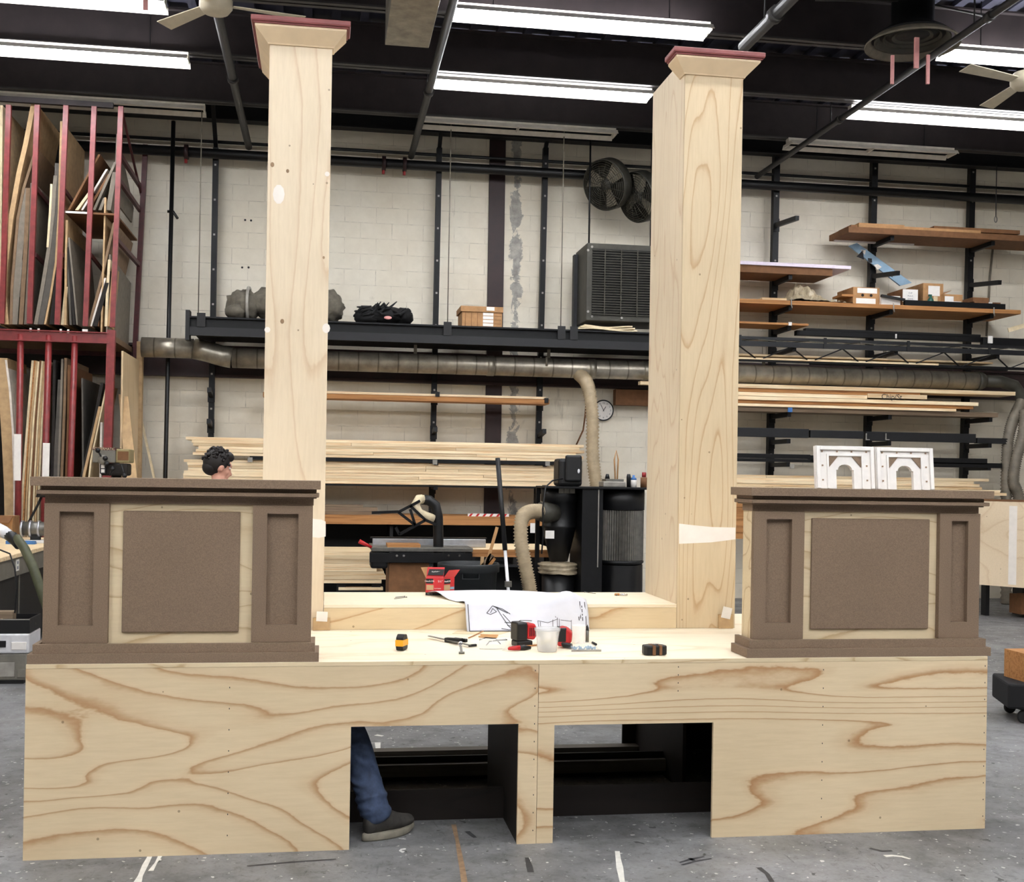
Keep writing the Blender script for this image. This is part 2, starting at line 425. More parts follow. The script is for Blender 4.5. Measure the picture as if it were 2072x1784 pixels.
plain('deck_dark', (40, 40, 54), .75, 0, .25, 3)
plain('side_paint', (214, 208, 196), .8, 0, .1, 2)

floor = struct(MB().box(XL - .2, XR + .2, YF - .2, YW + .3, -.1, 0).build('floor', M['concrete'], loc=(0, 0, 0)))
struct(MB().box(XL - .2, XR + .2, YW, YW + .2, 0, ZC + .1).build('wall_back', M['block_paint'], loc=(0, YW, 0)))
struct(MB().box(XL - .2, XL, YF, YW, 0, ZC + .1).build('wall_left', M['side_paint']))
struct(MB().box(XR, XR + .2, YF, YW, 0, ZC + .1).build('wall_right', M['side_paint']))
struct(MB().box(XL - .2, XR + .2, YF - .2, YF, 0, ZC + .1).build('wall_front', M['side_paint']))
m = MB()                                     # ribbed steel deck
m.box(XL - .2, XR + .2, YF - .2, YW + .2, ZC + .06, ZC + .16)
x = XL
while x < XR: m.box(x, x + .09, YF, YW, ZC, ZC + .06); x += .3
struct(m.build('ceiling', M['deck_dark']))
# roof joists run along X; light caught by the bottom flanges is put into their colour
zj = 6.08
n = 0
def joist(y, h=.34):
    global n; n += 1
    m = MB().box(XL, XR, y - .012, y + .012, zj, ZC, 0).box(XL, XR, y - .07, y + .07, zj, zj + .018, 1).box(XL, XR, y - .07, y + .07, ZC - .02, ZC, 0)
    o = struct(m.build('trim_%d' % n, [M['joist_red'], M['joist_flange_lit']]))
YJ = [at(750, 229, Z=zj).y]
dj = 1.62
for k in range(18): joist(YJ[0] - k * dj)
# steel column and wide beam let into the block wall
xa0, xa1 = at(986, 600, Y=YW - .02).x, at(1018, 600, Y=YW - .02).x
n += 1; struct(MB().box(xa0, xa1, YW - .05, YW + .05, 0, ZC).build('trim_%d' % n, M['column_red'], bevel=.004))
zb0, zb1 = at(1205, 786, Y=YW).z, at(1205, 726, Y=YW).z
n += 1; struct(MB().box(XL, XR, YW - .09, YW + .02, zb0, zb1, 0).box(XL, XR, YW - .16, YW - .09, zb0, zb0 + .03).box(XL, XR, YW - .16, YW - .09, zb1 - .03, zb1).build('trim_%d' % n, M['column_red']))
zt0 = at(1000, 279, Y=YW - .3).z
n += 1; struct(MB().box(XL, XR, YW - .32, YW - .3, zt0, zt0 + .26, 0).box(XL, XR, YW - .4, YW - .22, zt0, zt0 + .02).box(XL, XR, YW - .4, YW - .22, zt0 + .24, zt0 + .26).build('trim_%d' % n, M['dark_steel_blue']))

for a, b in ((496, 445), (508, 446), (490, 541), (503, 541)):
    q = at(a, b, Y=YW); MB().lathe([(.001, 0), (.014, 0), (.014, .002), (.001, .002)], (q.x, YW - .0005, q.z), 12, axis='y').build('anchor_hole', M['ink'], bpy.data.objects['wall_back'])
# drips, streaks and skid marks of paint on the floor
def streak(pts, w, mat, nm='paint_streak'):
    pts = [at(a, b, Z=0) for a, b in pts]; m = MB(); vs = []
    for i, p in enumerate(pts):
        d = (pts[min(i + 1, len(pts) - 1)] - pts[max(i - 1, 0)]).normalized(); s = Vector((-d.y, d.x, 0)) * w * (.6 + .8 * rnd.random()) / 2
        vs += [p + s + Vector((0, 0, .0012)), p - s + Vector((0, 0, .0012))]
    m.add(vs, [(2 * i, 2 * i + 1, 2 * i + 3, 2 * i + 2) for i in range(len(pts) - 1)])
    return m.build(nm, M[mat], floor)
plain('drip_white', (226, 224, 216), .5, 0, .1, 30); plain('drip_rust', (148, 120, 92), .6, 0, .3, 22); plain('drip_dark', (60, 60, 62), .6, 0, .3, 22)
streak([(1249, 1722), (1251, 1738), (1254, 1755), (1259, 1784), (1262, 1800)], .022, 'drip_white')
streak([(918, 1668), (925, 1700), (930, 1728), (936, 1760), (942, 1800)], .022, 'drip_rust')
streak([(303, 1733), (294, 1750), (284, 1772), (276, 1790)], .03, 'drip_white')
streak([(324, 1732), (316, 1745), (305, 1762)], .016, 'drip_white')
streak([(1790, 1732), (1806, 1731), (1825, 1733), (1842, 1738)], .02, 'drip_white')
for p in ([(1375, 1745), (1400, 1738), (1425, 1733)], [(1380, 1750), (1410, 1742), (1440, 1737)], [(1395, 1736), (1405, 1742)], [(1535, 1755), (1552, 1768), (1562, 1784)], [(1760, 1716), (1785, 1722), (1805, 1721)],
          [(1066, 1735), (1071, 1752), (1074, 1765)], [(945, 1682), (955, 1690), (962, 1695)], [(500, 1752), (590, 1744), (680, 1738)]):
    streak(p, .02, 'drip_dark', 'skid_mark')
for p in ([(764, 1502), (765, 1516)], [(760, 1487), (775, 1489)]): streak(p, .03, 'drip_white')

# ---------------------------------------------------------------- plywood platform
PX0, PX1, PY0, PY1, PZ = -1.232, 3.155, 5.22, 6.97, .827
XJ = at(1088, 1500, Y=PY0).x
o1a, o1b, o2a, o2b = .131, .878, 1.042, 1.790
oz1, oz2 = .541, .532
tp = PZ - .019
P = thing('plywood_platform', 'long low plywood platform with two square floor openings under the counters and posts', 'platform', ((PX0 + PX1) / 2, (PY0 + PY1) / 2, 0))
m = MB(); th = .018
m.prism([(PX0, 0), (o1a, 0), (o1a, oz1), (o1b, oz1), (o1b, 0), (XJ - .001, 0), (XJ - .001, tp), (PX0, tp)], PY0, PY0 + th)
m.build('front_panel', M['ply_left'], P, label='left front plywood sheet with wide looping grain')
m = MB().prism([(XJ + .001, 0), (o2a, 0), (o2a, oz2), (o2b, oz2), (o2b, 0), (PX1, 0), (PX1, tp), (XJ + .001, tp)], PY0, PY0 + th)
m.build('front_panel', M['ply_right'], P, label='right front plywood sheet with close wavy horizontal grain')
MB().box(PX0, PX1, PY0, PY1, tp + .001, PZ).build('top_panel', [M['ply_top']], P, bevel=.0015)
MB().box(PX0 + .001, PX1 - .001, PY0 - .0012, PY0 - .0001, tp + .001, PZ - .001).build('top_edge', M['ply_core'], P, label='layered plywood edge of the top')
for x in (PX0, PX1 - th): MB().box(x, x + th, PY0 + th, PY1, 0, tp).build('side_panel', M['ply_side'], P)
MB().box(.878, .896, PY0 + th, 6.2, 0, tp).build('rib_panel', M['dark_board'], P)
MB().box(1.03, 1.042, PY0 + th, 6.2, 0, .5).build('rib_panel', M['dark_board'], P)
xb = at(1258, 1490, Y=PY1).x
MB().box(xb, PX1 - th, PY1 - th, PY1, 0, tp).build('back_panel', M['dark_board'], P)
xs = at(1318, 1500, Y=6.6).x
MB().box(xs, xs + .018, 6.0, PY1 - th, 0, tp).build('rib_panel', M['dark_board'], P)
zb = at(900, 1517, Y=PY1 - .1).z
MB().box(PX0 + th, xs, PY1 - .11, PY1 - .02, zb - .038, zb).build('back_rail', M['greyed'], P)
z2 = at(900, 1546, Y=6.3).z; z3 = at(900, 1570, Y=6.3).z
MB().box(PX0 + th, xs, 6.3, 6.338, z3, z2).build('cross_rail', M['greyed'], P)
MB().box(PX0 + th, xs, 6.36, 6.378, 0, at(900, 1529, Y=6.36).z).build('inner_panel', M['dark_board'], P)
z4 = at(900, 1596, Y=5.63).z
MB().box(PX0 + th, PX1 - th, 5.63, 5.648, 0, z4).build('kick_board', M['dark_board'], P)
for xx in (-.62, 2.45): MB().box(xx, xx + .038, PY0 + th, PY1 - th, .72, tp).build('joist', M['weathered'], P)
# screw rows down the front
def nailrow(x, z0, z1, k):
    for i in range(k):
        z = z0 + (z1 - z0) * i / (k - 1)
        MB().box(x - .0018, x + .0018, PY0 - .0006, PY0 + .002, z - .003, z + .003).build('screw', M['ink'], P)
nailrow(at(463, 1500, Y=PY0).x, .08, .72, 8); nailrow(at(1664, 1500, Y=PY0).x, .08, .77, 9); nailrow(at(1081, 1500, Y=PY0).x, .06, .78, 10); nailrow(PX1 - .012, .06, .78, 10); nailrow(at(1372, 1400, Y=PY0).x, .68, .79, 4)

# ---------------------------------------------------------------- step between the posts
QY0, QY1 = 6.29, 6.945
LX0, LX1, RX0, RX1 = -.321, .003, 1.935, 2.27
SZ = .962
T = thing('plywood_step', 'shallow plywood step box spanning between the two tall posts', 'step', ((LX1 + RX0) / 2, 6.6, PZ))
MB().box(LX1 + .002, RX0 - .002, QY0, QY0 + .018, PZ + .001, SZ - .02).build('riser', M['ply_riser'], T)
MB().box(LX1 + .002, RX0 - .002, QY0 - .001, QY1, SZ - .019, SZ).build('tread', M['ply_top'], T, bevel=.0015)
MB().box(LX1 + .002, RX0 - .002, QY1 - .018, QY1, PZ + .001, SZ - .02).build('back_board', M['ply_side'], T)

# ---------------------------------------------------------------- posts
PT = 4.0
def crown(x0, x1, y0, yl, yr, z0, prof):
    """moulding mitred round front and both sides; yl / yr is how far back each side runs"""
    m = MB(); vs = []; k = len(prof)
    for path in range(4):
        for o, z in prof:
            p = [(x0 - o, yl), (x0 - o, y0 - o), (x1 + o, y0 - o), (x1 + o, yr)][path]
            vs.append((p[0], p[1], z0 + z))
    fs = [[i * k + j, i * k + (j + 1) % k, (i + 1) * k + (j + 1) % k, (i + 1) * k + j] for i in range(3) for j in range(k)]
    fs += [list(range(k)), list(range(3 * k, 4 * k))[::-1]]
    return m.add(vs, fs)
def post(x0, x1, yl, yr, label, front, lab2, seed_dx):
    t = thing('plywood_post', label, 'post', ((x0 + x1) / 2, 6.6, PZ))
    e = .019
    MB().box(x0, x1, QY0, QY0 + e, PZ + .001, PT - .02).build('front_board', M[front], t, label=lab2, bevel=.0012)
    MB().box(x0, x0 + e, QY0 + e + .0006, QY1, PZ + .001, PT - .004).build('side_board', M['ply_post_pale'], t, bevel=.0012)
    MB().box(x1 - e, x1, QY0 + e + .0006, QY1, PZ + .001, PT - .004).build('side_board', M['ply_post_pale'], t, bevel=.0012)
    MB().box(x0 + e, x1 - e, QY1 - e, QY1, PZ + .001, PT - .004).build('back_board', M['ply_post_pale'], t)
    a = [(.0005, 3.893), (.008, 3.893), (.012, 3.9), (.068, 3.957), (.073, 3.963), (.073, 3.974), (.0005, 3.974)]
    crown(x0, x1, QY0, yl, yr, 0, a).build('crown_moulding', M['cap_pine'], t, label='pale bevelled crown moulding')
    b = [(.0006, 3.9745), (.08, 3.9745), (.082, 3.983), (.09, 3.983), (.093, 3.99), (.093, 4.008), (.088, 4.012), (.0006, 4.012)]
    crown(x0, x1, QY0, yl, yr, 0, b).build('crown_cap', M['red_trim'], t, label='dull red painted cap strip')
    return t
pl = post(LX0, LX1, QY1, QY0 + .09, 'left tall square plywood post with red edged crown rising behind the wider counter', 'ply_post_pale', 'knotty front board with plain pale grain', 0)
pr = post(RX0, RX1, QY0 + .09, QY1, 'right tall square plywood post with red edged crown rising beside the smaller counter', 'ply_post', 'front board with pointed arched grain', 5)
def band(px, y, par, mat='filler', nm='filler_patch', d=.0012):
    m = MB(); ps = [at(a, b, Y=y) for a, b in px]
    m.prism([(p.x, p.z) for p in ps], y - d, y + .0003); return m.build(nm, M[mat], par)
band([(1374, 1059), (1400, 1062), (1440, 1066), (1488, 1067), (1488, 1091), (1440, 1097), (1374, 1100)], QY0, pr)
band([(630, 1049), (650, 1051), (659, 1055), (659, 1085), (645, 1088), (629, 1086)], QY0, pl)
for c, rx, rz in (((564, 393), 12, 20), ((662, 352), 5, 5), ((660, 664), 8, 10), ((541, 667), 6, 6)):
    band([(c[0] + rx * math.cos(a), c[1] + rz * math.sin(a)) for a in [i * PI / 5 for i in range(10)]], QY0, pl)
plain('knot', (150, 122, 92), .7, 0, .2, 60)
for c, r in (((571, 650), 5), ((551, 333), 5), ((582, 346), 4), ((655, 521), 3)):
    band([(c[0] + r * math.cos(a) * .8, c[1] + r * math.sin(a)) for a in [i * PI / 5 for i in range(10)]], QY0, pl, 'knot', 'knot')
band([(1318, 640), (1335, 612), (1352, 590), (1368, 592), (1352, 606), (1330, 640)], QY0 + 0, pr) if False else None
# little blocks with a taped paper square at the post feet
for nm, blk, tapep, lab in (('w', (633, 668, 1249, 1274), (640, 663, 1237, 1257), 'small brown wood block at the foot of the left post'), ('e', (1452, 1481, 1242, 1270), (1461, 1480, 1228, 1251), 'small brown wood block at the foot of the right post')):
    a = at(blk[0], blk[3], Y=QY0); b = at(blk[1], blk[2], Y=QY0)
    t = thing('wood_block', lab, 'wood block', ((a.x + b.x) / 2, QY0 - .01, PZ))
    MB().box(a.x, b.x, QY0 - .022, QY0 - .0022, PZ + .001, b.z).build('block', M['sheet_tan'], t, bevel=.001)
    c = at(tapep[0], tapep[3], Y=QY0 - .024); d = at(tapep[1], tapep[2], Y=QY0 - .024)
    m = MB().box(-(d.x - c.x) / 2, (d.x - c.x) / 2, -.002, 0, -(d.z - c.z) / 2, (d.z - c.z) / 2)
    m.move(Matrix.Translation(((c.x + d.x) / 2, QY0 - .0225, (c.z + d.z) / 2)) @ Matrix.Rotation(.05 if nm == 'w' else .22, 4, 'Y'))
    m.build('paper_tag', M['white_paint'], t, label='white paper square')

# ---------------------------------------------------------------- counters
def counter(x0, x1, label, left):
    """x0..x1: ends of the lowest plinth board"""
    t = thing('panelled_counter', label, 'counter', ((x0 + x1) / 2, 5.36, PZ)); g = .0008
    yb = 5.47; z = PZ + g
    def plinth(dx, h, z, dy):
        w = .02
        MB().box(x0 + dx, x1 - dx, 5.222 + dy, 5.222 + dy + w, z, z + h, 0).box(x0 + dx, x0 + dx + w, 5.222 + dy + w, yb - .03, z, z + h, 0).box(x1 - dx - w, x1 - dx, 5.222 + dy + w, yb - .03, z, z + h, 0).build('plinth', M['mdf'], t, bevel=.0008)
    plinth(0, .041, z, 0); plinth(.018, .039, z + .0415, .016)
    bx0, bx1 = x0 + .045, x1 - .045
    if left: bx0, bx1 = x0 + .055, x1 - .04
    yf = 5.296                                     # face of the plywood carcass
    zb = z + .001; zt = 1.545
    MB().box(bx0, bx1, yf, yb - .05, zb, zt).build('carcass', M['ply_core'], t, label='raw plywood carcass')
    # pilasters: frame and recessed field
    pw = (.262, .254) if left else (.245, .205)
    zf0, zf1 = .9085, 1.508
    for k, (a, b) in enumerate(((bx0 - .004, bx0 + pw[0]), (bx1 - pw[1], bx1 + .004))):
        if not left: st = .062
        else: st = .062
        p0 = .165 * (zf1 - zf0); p1 = .085 * (zf1 - zf0)
        m = MB(); y0, y1 = yf - .032, yf - .0005
        zl, zu = .985, 1.472
        m.box(a, a + st, y0, y1, zf0, zf1).box(b - st, b, y0, y1, zf0, zf1).box(a + st, b - st, y0, y1, zf0, zl).box(a + st, b - st, y0, y1, zu, zf1)
        pil = m.build('pilaster', M['mdf'], t)
        MB().box(a + st, b - st, yf - .004, yf - .0006, zl, zu).build('recessed_field', M['mdf'], pil)
    # raised centre field
    ca, cb = bx0 + pw[0] + (.055 if left else .045), bx1 - pw[1] - (.055 if left else .042)
    MB().box(ca, cb, yf - .014, yf - .0005, .952, 1.478).build('raised_field', M['mdf'], t, bevel=.004)
    # cap: moulding under a thicker top
    MB().box(bx0 - .006, bx1 + .006, yf - .012, yb - .052, 1.509, 1.545).build('frieze_board', M['mdf'], t)
    MB().box(bx0 - .018, bx1 + .018, 5.255, yb, 1.564, 1.5812).box(bx0 - .03, bx1 + .03, 5.226, yb, 1.546, 1.5635).box(bx0 - .02, bx1 + .02, 5.26, yb - .02, 1.54, 1.546).build('cap_moulding', M['mdf'], t, bevel=.003)
    MB().box(x0 + .004, x1 - .004, 5.208, yb + .02, 1.5815, 1.619).build('top_board', M['mdf'], t, bevel=.0012)
    return t
counter(-1.229, -.014, 'larger brown fibreboard counter with panelled front on the left of the platform', True)
counter(1.947, 3.155 + .018, 'smaller brown fibreboard counter with panelled front carrying two white frames', False)

# two white arched frames leaning on the right counter
def arch_frame(px, label):
    z0 = 1.6195
    a = at(px[0], 985, Y=5.33).x; b = at(px[1], 985, Y=5.33).x
    w = b - a; h = at((px[0] + px[1]) / 2, px[2], Y=5.36).z - z0
    t = thing('arched_frame', label, 'frame', ((a + b) / 2, 5.345, z0), 'white arched frames on the right counter')
    cx = (a + b) / 2; Mx = Matrix.Translation((cx, 5.33, z0)) @ Matrix.Rotation(-.12, 4, 'X')
    ow, oh = w * .15, h * .44
    pts = [(-w / 2, 0), (-w / 2, h), (w / 2, h), (w / 2, 0), (ow, 0), (ow, oh)]
    pts2 = [(ow, oh), (ow * .82, oh)] + [(ow * .82 * math.cos(i * PI / 8), oh + h * .13 * math.sin(i * PI / 8)) for i in range(1, 8)] + [(-ow * .82, oh), (-ow, oh)]
    ring = [(-w / 2, 0), (-w / 2, h), (w / 2, h), (w / 2, 0), (ow, 0)] + pts2 + [(-ow, 0)]
    MB().prism(ring, 0, .022).move(Mx).build('frame_board', M['white_paint'], t)
    def hoop(o, i, y0, y1, nm, top=None):
        # three-sided raised moulding
        m = MB(); W2, H2 = w / 2 - o, top or h - o
        m.box(-W2, -W2 + i, y0, y1, 0, H2).box(W2 - i, W2, y0, y1, 0, H2).box(-W2 + i, W2 - i, y0, y1, H2 - i, H2)
        m.move(Mx).build(nm, M['white_paint'], t, bevel=.002)
    hoop(.002, .018, -.012, -.0004, 'outer_moulding'); hoop(w * .185, w * .035, -.008, -.0004, 'inner_moulding', h * .81)
    for s in (-1, 1):
        MB().prism([(s * w * .275, h * .755), (s * w * .12, h * .755), (s * w * .275, h * .5)], -.0045, -.0003).move(Mx).build('corner_triangle', M['mdf'], t, label='brown triangle')
    for u, v in [(-.385, .87), (-.13, .87), (.12, .87), (.375, .87), (-.385, .54), (.375, .54), (-.385, .2), (.375, .2)]:
        MB().box(u * w - .0035, u * w + .0035, -.004, -.0003, v * h - .0035, v * h + .0035).move(Mx).build('stud', M['mdf_edge'], t)
    return t
arch_frame((1652, 1770, 902), 'white arched frame on the counter, the one nearer the tall post')
arch_frame((1774, 1890, 905), 'white arched frame on the counter, the one farther from the tall post')
# ---------------------------------------------------------------- lettering
def text_mesh(s, size, mat, parent, Mx, name='lettering', align='CENTER', depth=.0004):
    c = bpy.data.curves.new('tmp_text', 'FONT'); c.body = s; c.size = size; c.align_x = align; c.align_y = 'CENTER'; c.extrude = depth
    o = bpy.data.objects.new('tmp_text', c); COL.objects.link(o)
    me = bpy.data.meshes.new_from_object(o.evaluated_get(bpy.context.evaluated_depsgraph_get()))
    bpy.data.objects.remove(o)
    b = W[parent.name]
    me.transform(Mx); me.transform(Matrix.Translation(-b)); me.name = name
    me.materials.clear(); me.materials.append(M[mat])
    r = bpy.data.objects.new(name, me); COL.objects.link(r); r.parent = parent; W[r.name] = b
    return r
FRONT = Matrix.Rotation(PI / 2, 4, 'X')          # lettering that faces the front of the room

# ---------------------------------------------------------------- things lying on the platform
TZ = PZ + .0005
def on(x, y, z=TZ): return at(x, y, Z=z)
def rotz(a): return Matrix.Rotation(a, 4, 'Z')
def local(c, a=0): return Matrix.Translation(c) @ rotz(a)

# yellow and black tape measure standing on its edge
c = on(813, 1315); t = thing('tape_measure', 'yellow and black tape measure standing upright on the platform near the left counter', 'tape measure', c)
Mx = local(c, 1.15)
body = [(-.032, .002), (.03, .002), (.036, .012), (.034, .05), (.022, .07), (-.018, .074), (-.036, .06), (-.04, .02)]
MB().prism([(u * .95, v * 1.05) for u, v in body], -.018, .018).move(Mx).build('case', M['black_plastic'], t, bevel=.004)
MB().prism([(u * .98, .022 + .030 * k) for u, k in ((-.041, 0), (.038, 0), (.036, 1), (-.041, 1))], -.0195, .0195).move(Mx).build('grip_band', M['tool_yellow'], t, bevel=.003, label='yellow band')
MB().box(.03, .05, -.008, .008, .003, .006).move(Mx).build('tape_hook', M['chrome'], t)
# dark tape measure lying flat
c = on(1324, 1324); t = thing('tape_measure', 'dark brown and black tape measure lying near the front edge toward the right counter', 'tape measure', c)
Mx = local(c, .1)
MB().prism([(u * 1.5, v * 1.0 - .035) for u, v in body], .001, .046, 'z').move(Mx).build('case', M['black_plastic'], t, bevel=.008, segs=3)
MB().box(-.022, -.006, -.038, .035, .0005, .0475).box(.012, .026, -.038, .035, .0005, .0475).move(Mx).build('grip_band', M['hardboard'], t, bevel=.004)
MB().box(-.018, .018, -.012, .006, .0478, .053).move(Mx).build('belt_clip', M['chrome'], t, bevel=.002)

# bar clamp / sliding gauge
a = on(868, 1291); b = on(951, 1310); t = thing('bar_clamp', 'small black bar clamp with flat steel bar lying diagonally on the platform', 'clamp', a)
d = (b - a).normalized(); up = Vector((0, 0, 1))
MB().bar(a + up * .012, b + up * .012, .016, .004).build('bar', M['dull_metal'], t, bevel=.001)
c1 = a + (b - a) * .42; s = Vector((d.y, -d.x, 0)); s = -s if s.y < 0 else s
m = MB().bar(c1 + up * .012, c1 + d * .10 + s * .03 + up * .018, .026, .022); m.bar(c1 + d * .03 + s * .03 + up * .016, c1 + d * .105 + s * .055 + up * .016, .02, .018)
m.build('grip', M['black_plastic'], t, bevel=.004)
MB().bar(b - d * .012 + up * .008, b - d * .012 + s * .045 + up * .008, .012, .012).build('fixed_jaw', M['black_plastic'], t, bevel=.003)
# small steel fitting
c = on(934, 1323); t = thing('metal_fitting', 'small steel hinge like fitting in front of the bar clamp', 'fitting', c)
m = MB().tube([c + Vector((-.013, 0, .006)), c + Vector((.013, 0, .006))], .006, 10); m.build('barrel', M['dull_metal'], t)
MB().bar(c + Vector((0, 0, .008)), c + Vector((-.004, .012, .04)), .012, .004).build('shank', M['dull_metal'], t, bevel=.001)
MB().lathe([(.006, -.004), (.013, -.004), (.013, .004), (.006, .004)], (0, 0, 0), 16, axis='y').move(Matrix.Translation(c + Vector((-.004, .014, .044)))).build('eye', M['chrome'], t)

# tan paper offcut and flat pencils behind the clamp
t = tag(MB().prism([(p.x, p.y) for p in (on(925, 1276), on(985, 1272), on(1033, 1277), on(1010, 1284), on(960, 1283), on(915, 1282))], TZ, TZ + .0018, 'z').build('paper_offcut', M['sheet_cream']), 'cream paper offcut lying under the lower edge of the drawing sheet', 'paper')
def stick(p0, p1, w, mat, nm, lab, cat, h=.008, group=None):
    return tag(MB().bar(p0 + up * (h / 2 + .0022), p1 + up * (h / 2 + .0022), w, h).build(nm, M[mat], bevel=.001), lab, cat, group)
stick(on(968, 1290), on(1006, 1291), .010, 'wood_handle', 'carpenter_pencil', 'flat yellow carpenter pencil beside the black bar clamp', 'pencil')
stick(on(972, 1286.5), on(1008, 1287.5), .010, 'wood_handle', 'carpenter_pencil', 'flat yellow carpenter pencil lying behind the other pencil', 'pencil')
stick(on(948, 1292), on(980, 1277), .007, 'oak_board', 'wood_sliver', 'thin brown wood sliver pointing away beside the pencils', 'wood offcut', .004)

# safety glasses
c = on(998, 1312); t = thing('safety_glasses', 'clear safety glasses with dark temples lying folded on the platform', 'glasses', c)
def gl(u, v, z): return c + Vector((u, v, z))
m = MB(); 
arc = [(-.068 + .013 * i, -.012 - .016 * math.sin(PI * i / 10)) for i in range(11)]
vs = [gl(u, v, .002) for u, v in arc] + [gl(u, v + .012, .047) for u, v in arc]
m.add(vs, [(i, i + 1, 12 + i, 11 + i) for i in range(10)], smooth=True)
ob = m.build('lens', M['clear_lens'], t); sd = ob.modifiers.new('Solidify', 'SOLIDIFY'); sd.thickness = .0022
MB().tube([gl(u, v + .012, .048) for u, v in arc], .0016, 6).build('brow_bar', M['white_metal'], t)
MB().tube([gl(u, v, .0022) for u, v in arc], .0012, 6).build('lens_rim', M['bag_plastic'], t)
MB().tube([gl(-.066, 0, .042), gl(-.03, .05, .046), (gl(.02, .062, .04)), gl(.045, .06, .012)], .003, 8).build('temple', M['black_plastic'], t)
MB().tube([gl(.066, 0, .042), gl(.02, .034, .034), (gl(-.015, .03, .03)), gl(-.03, .026, .012)], .003, 8).build('temple', M['black_plastic'], t)
# red handled knife
a, b = on(1028, 1317), on(1069, 1315)
t = thing('utility_knife', 'red handled utility knife with black tail lying by the safety glasses', 'knife', a); d = (b - a).normalized()
MB().tube([a + up * .011, a + d * .03 + up * .013, a + d * .06 + up * .013], [.006, .011, .012], 10).build('handle', M['tool_red'], t)
MB().tube([a + d * .0605 + up * .013, a + d * .085 + up * .013, b + d * .012 + up * .011], [.012, .013, .007], 10).build('tail', M['black_plastic'], t)
MB().bar(a - d * .001 + up * .010, a - d * .03 + up * .010, .002, .012).build('blade', M['chrome'], t)

# cordless driver standing on its battery, seen end on; second driver lying behind the cup
c = on(1057, 1306); t = thing('cordless_driver', 'red and black cordless driver standing on its battery left of the plastic tub', 'power tool', c)
MB().box(-.045, .04, -.035, .035, .0, .028).move(local(c, .3)).build('foot', M['black_plastic'], t, bevel=.006)
MB().box(-.048, .008, -.04, .04, .0285, .118).move(local(c, .3)).build('battery', M['black_plastic'], t, bevel=.008)
MB().prism([(.0085, .035), (.05, .03), (.062, .05), (.064, .085), (.052, .11), (.0085, .112)], -.036, .036).move(local(c, .3)).build('motor_housing', M['tool_red'], t, bevel=.01, segs=3)
for k in range(4): MB().box(.02 + .009 * k, .024 + .009 * k, -.0372, -.0362, .05, .09).move(local(c, .3)).build('vent_slot', M['black_plastic'], t)
MB().tube([c + Vector((.05, .02, .07)), c + Vector((.09, .035, .06)), c + Vector((.11, .04, .03))], [.018, .016, .012], 10).build('handle', M['black_plastic'], t)
MB().tube([c + Vector((-.02, .0, .1185)), c + Vector((-.012, .0, .124)), c + Vector((.045, 0, .121))], .002, 6).build('hex_key', M['dull_metal'], t)
c = on(1140, 1310); t = thing('cordless_driver', 'second red and black cordless driver lying right of the plastic tub', 'power tool', c)
m = MB(); m.prism([(-.03, .012), (.008, .006), (.04, .03), (.042, .075), (.02, .098), (-.014, .105), (-.034, .085)], -.035, .035); m.move(local(c, -.25)); m.build('motor_housing', M['tool_red'], t, bevel=.01, segs=3)
MB().box(-.036, .016, -.0365, .0365, .03, .1).move(local(c, -.25)).build('grip_band', M['black_plastic'], t, bevel=.006)
MB().tube([c + Vector((-.015, -.01, .03)), c + Vector((.0, -.03, .018)), c + Vector((.03, -.05, .014))], [.018, .014, .013], 10).build('handle', M['black_plastic'], t)

# clear tub with sockets
c = on(1107, 1318); t = thing('plastic_tub', 'clear plastic tub holding a few bright metal sockets', 'tub', c)
prof = [(.0001, .002), (.044, .002), (.046, .006), (.058, .098), (.062, .1), (.062, .112), (.058, .112), (.056, .1), (.044, .008), (.0001, .006)]
MB().lathe(prof, c, 32).build('tub_wall', M['clear_plastic'], t)
for i, (u, v, ln) in enumerate(((-.02, -.012, .035), (.012, -.016, .03), (0, .018, .04))):
    s_ = thing('socket', ['bright metal socket lying front left in the clear tub', 'bright metal socket lying front right in the clear tub', 'bright metal socket lying at the back of the clear tub'][i], 'socket', c + Vector((u, v, .009)), 'sockets in the clear tub')
    MB().tube([c + Vector((u - ln / 2, v, .0195)), c + Vector((u + ln / 2, v + .004, .0195))], .0105, 12).build('barrel', M['chrome'], s_)
tag(MB().tube([c + Vector((-.03, .004, .036)), c + Vector((0, .006, .048)), c + Vector((.034, .0, .052))], [.008, .012, .006], 8).build('rag', M['cream_cloth']), 'scrap of cream rag inside the clear plastic tub', 'rag')

# white roll, marker and zip bag
c = on(1171, 1300); t = tag(MB().lathe([(.018, 0), (.034, 0), (.034, .088), (.018, .088)], c, 24).build('tape_roll', M['white_paint'], bevel=.001), 'white paper roll standing behind the bag of blue fixings', 'roll')
c2 = on(1188, 1299); t = thing('marker_pen', 'grey marker with pointed tip standing right of the white roll', 'marker', c2)
MB().tube([c2, c2 + up * .06], .0085, 10).build('barrel', M['dull_metal'], t); MB().tube([c2 + up * .0605, c2 + up * .075, c2 + up * .088], [.0085, .006, .001], 10).build('tip', M['ink'], t)
c = on(1184, 1317); t = thing('parts_bag', 'clear zip bag of small blue fixings at the right of the tools', 'bag', c)
m = MB(); nx, ny = 10, 7
for j in range(ny):
    for i in range(nx):
        u, v = i / (nx - 1) * 2 - 1, j / (ny - 1) * 2 - 1
        hgt = .038 * max(0, 1 - u * u) * max(0, 1 - v * v) ** .7 + .004 * rnd.random()
        m.v.append(c + Vector((u * .075, .035 + v * .05, .003 + hgt)))
for j in range(ny - 1):
    for i in range(nx - 1): m.f.append([j * nx + i, j * nx + i + 1, (j + 1) * nx + i + 1, (j + 1) * nx + i]); m.m.append(0); m.sm.append(True)
m.build('bag_film', M['clear_bag'], t)
m = MB()
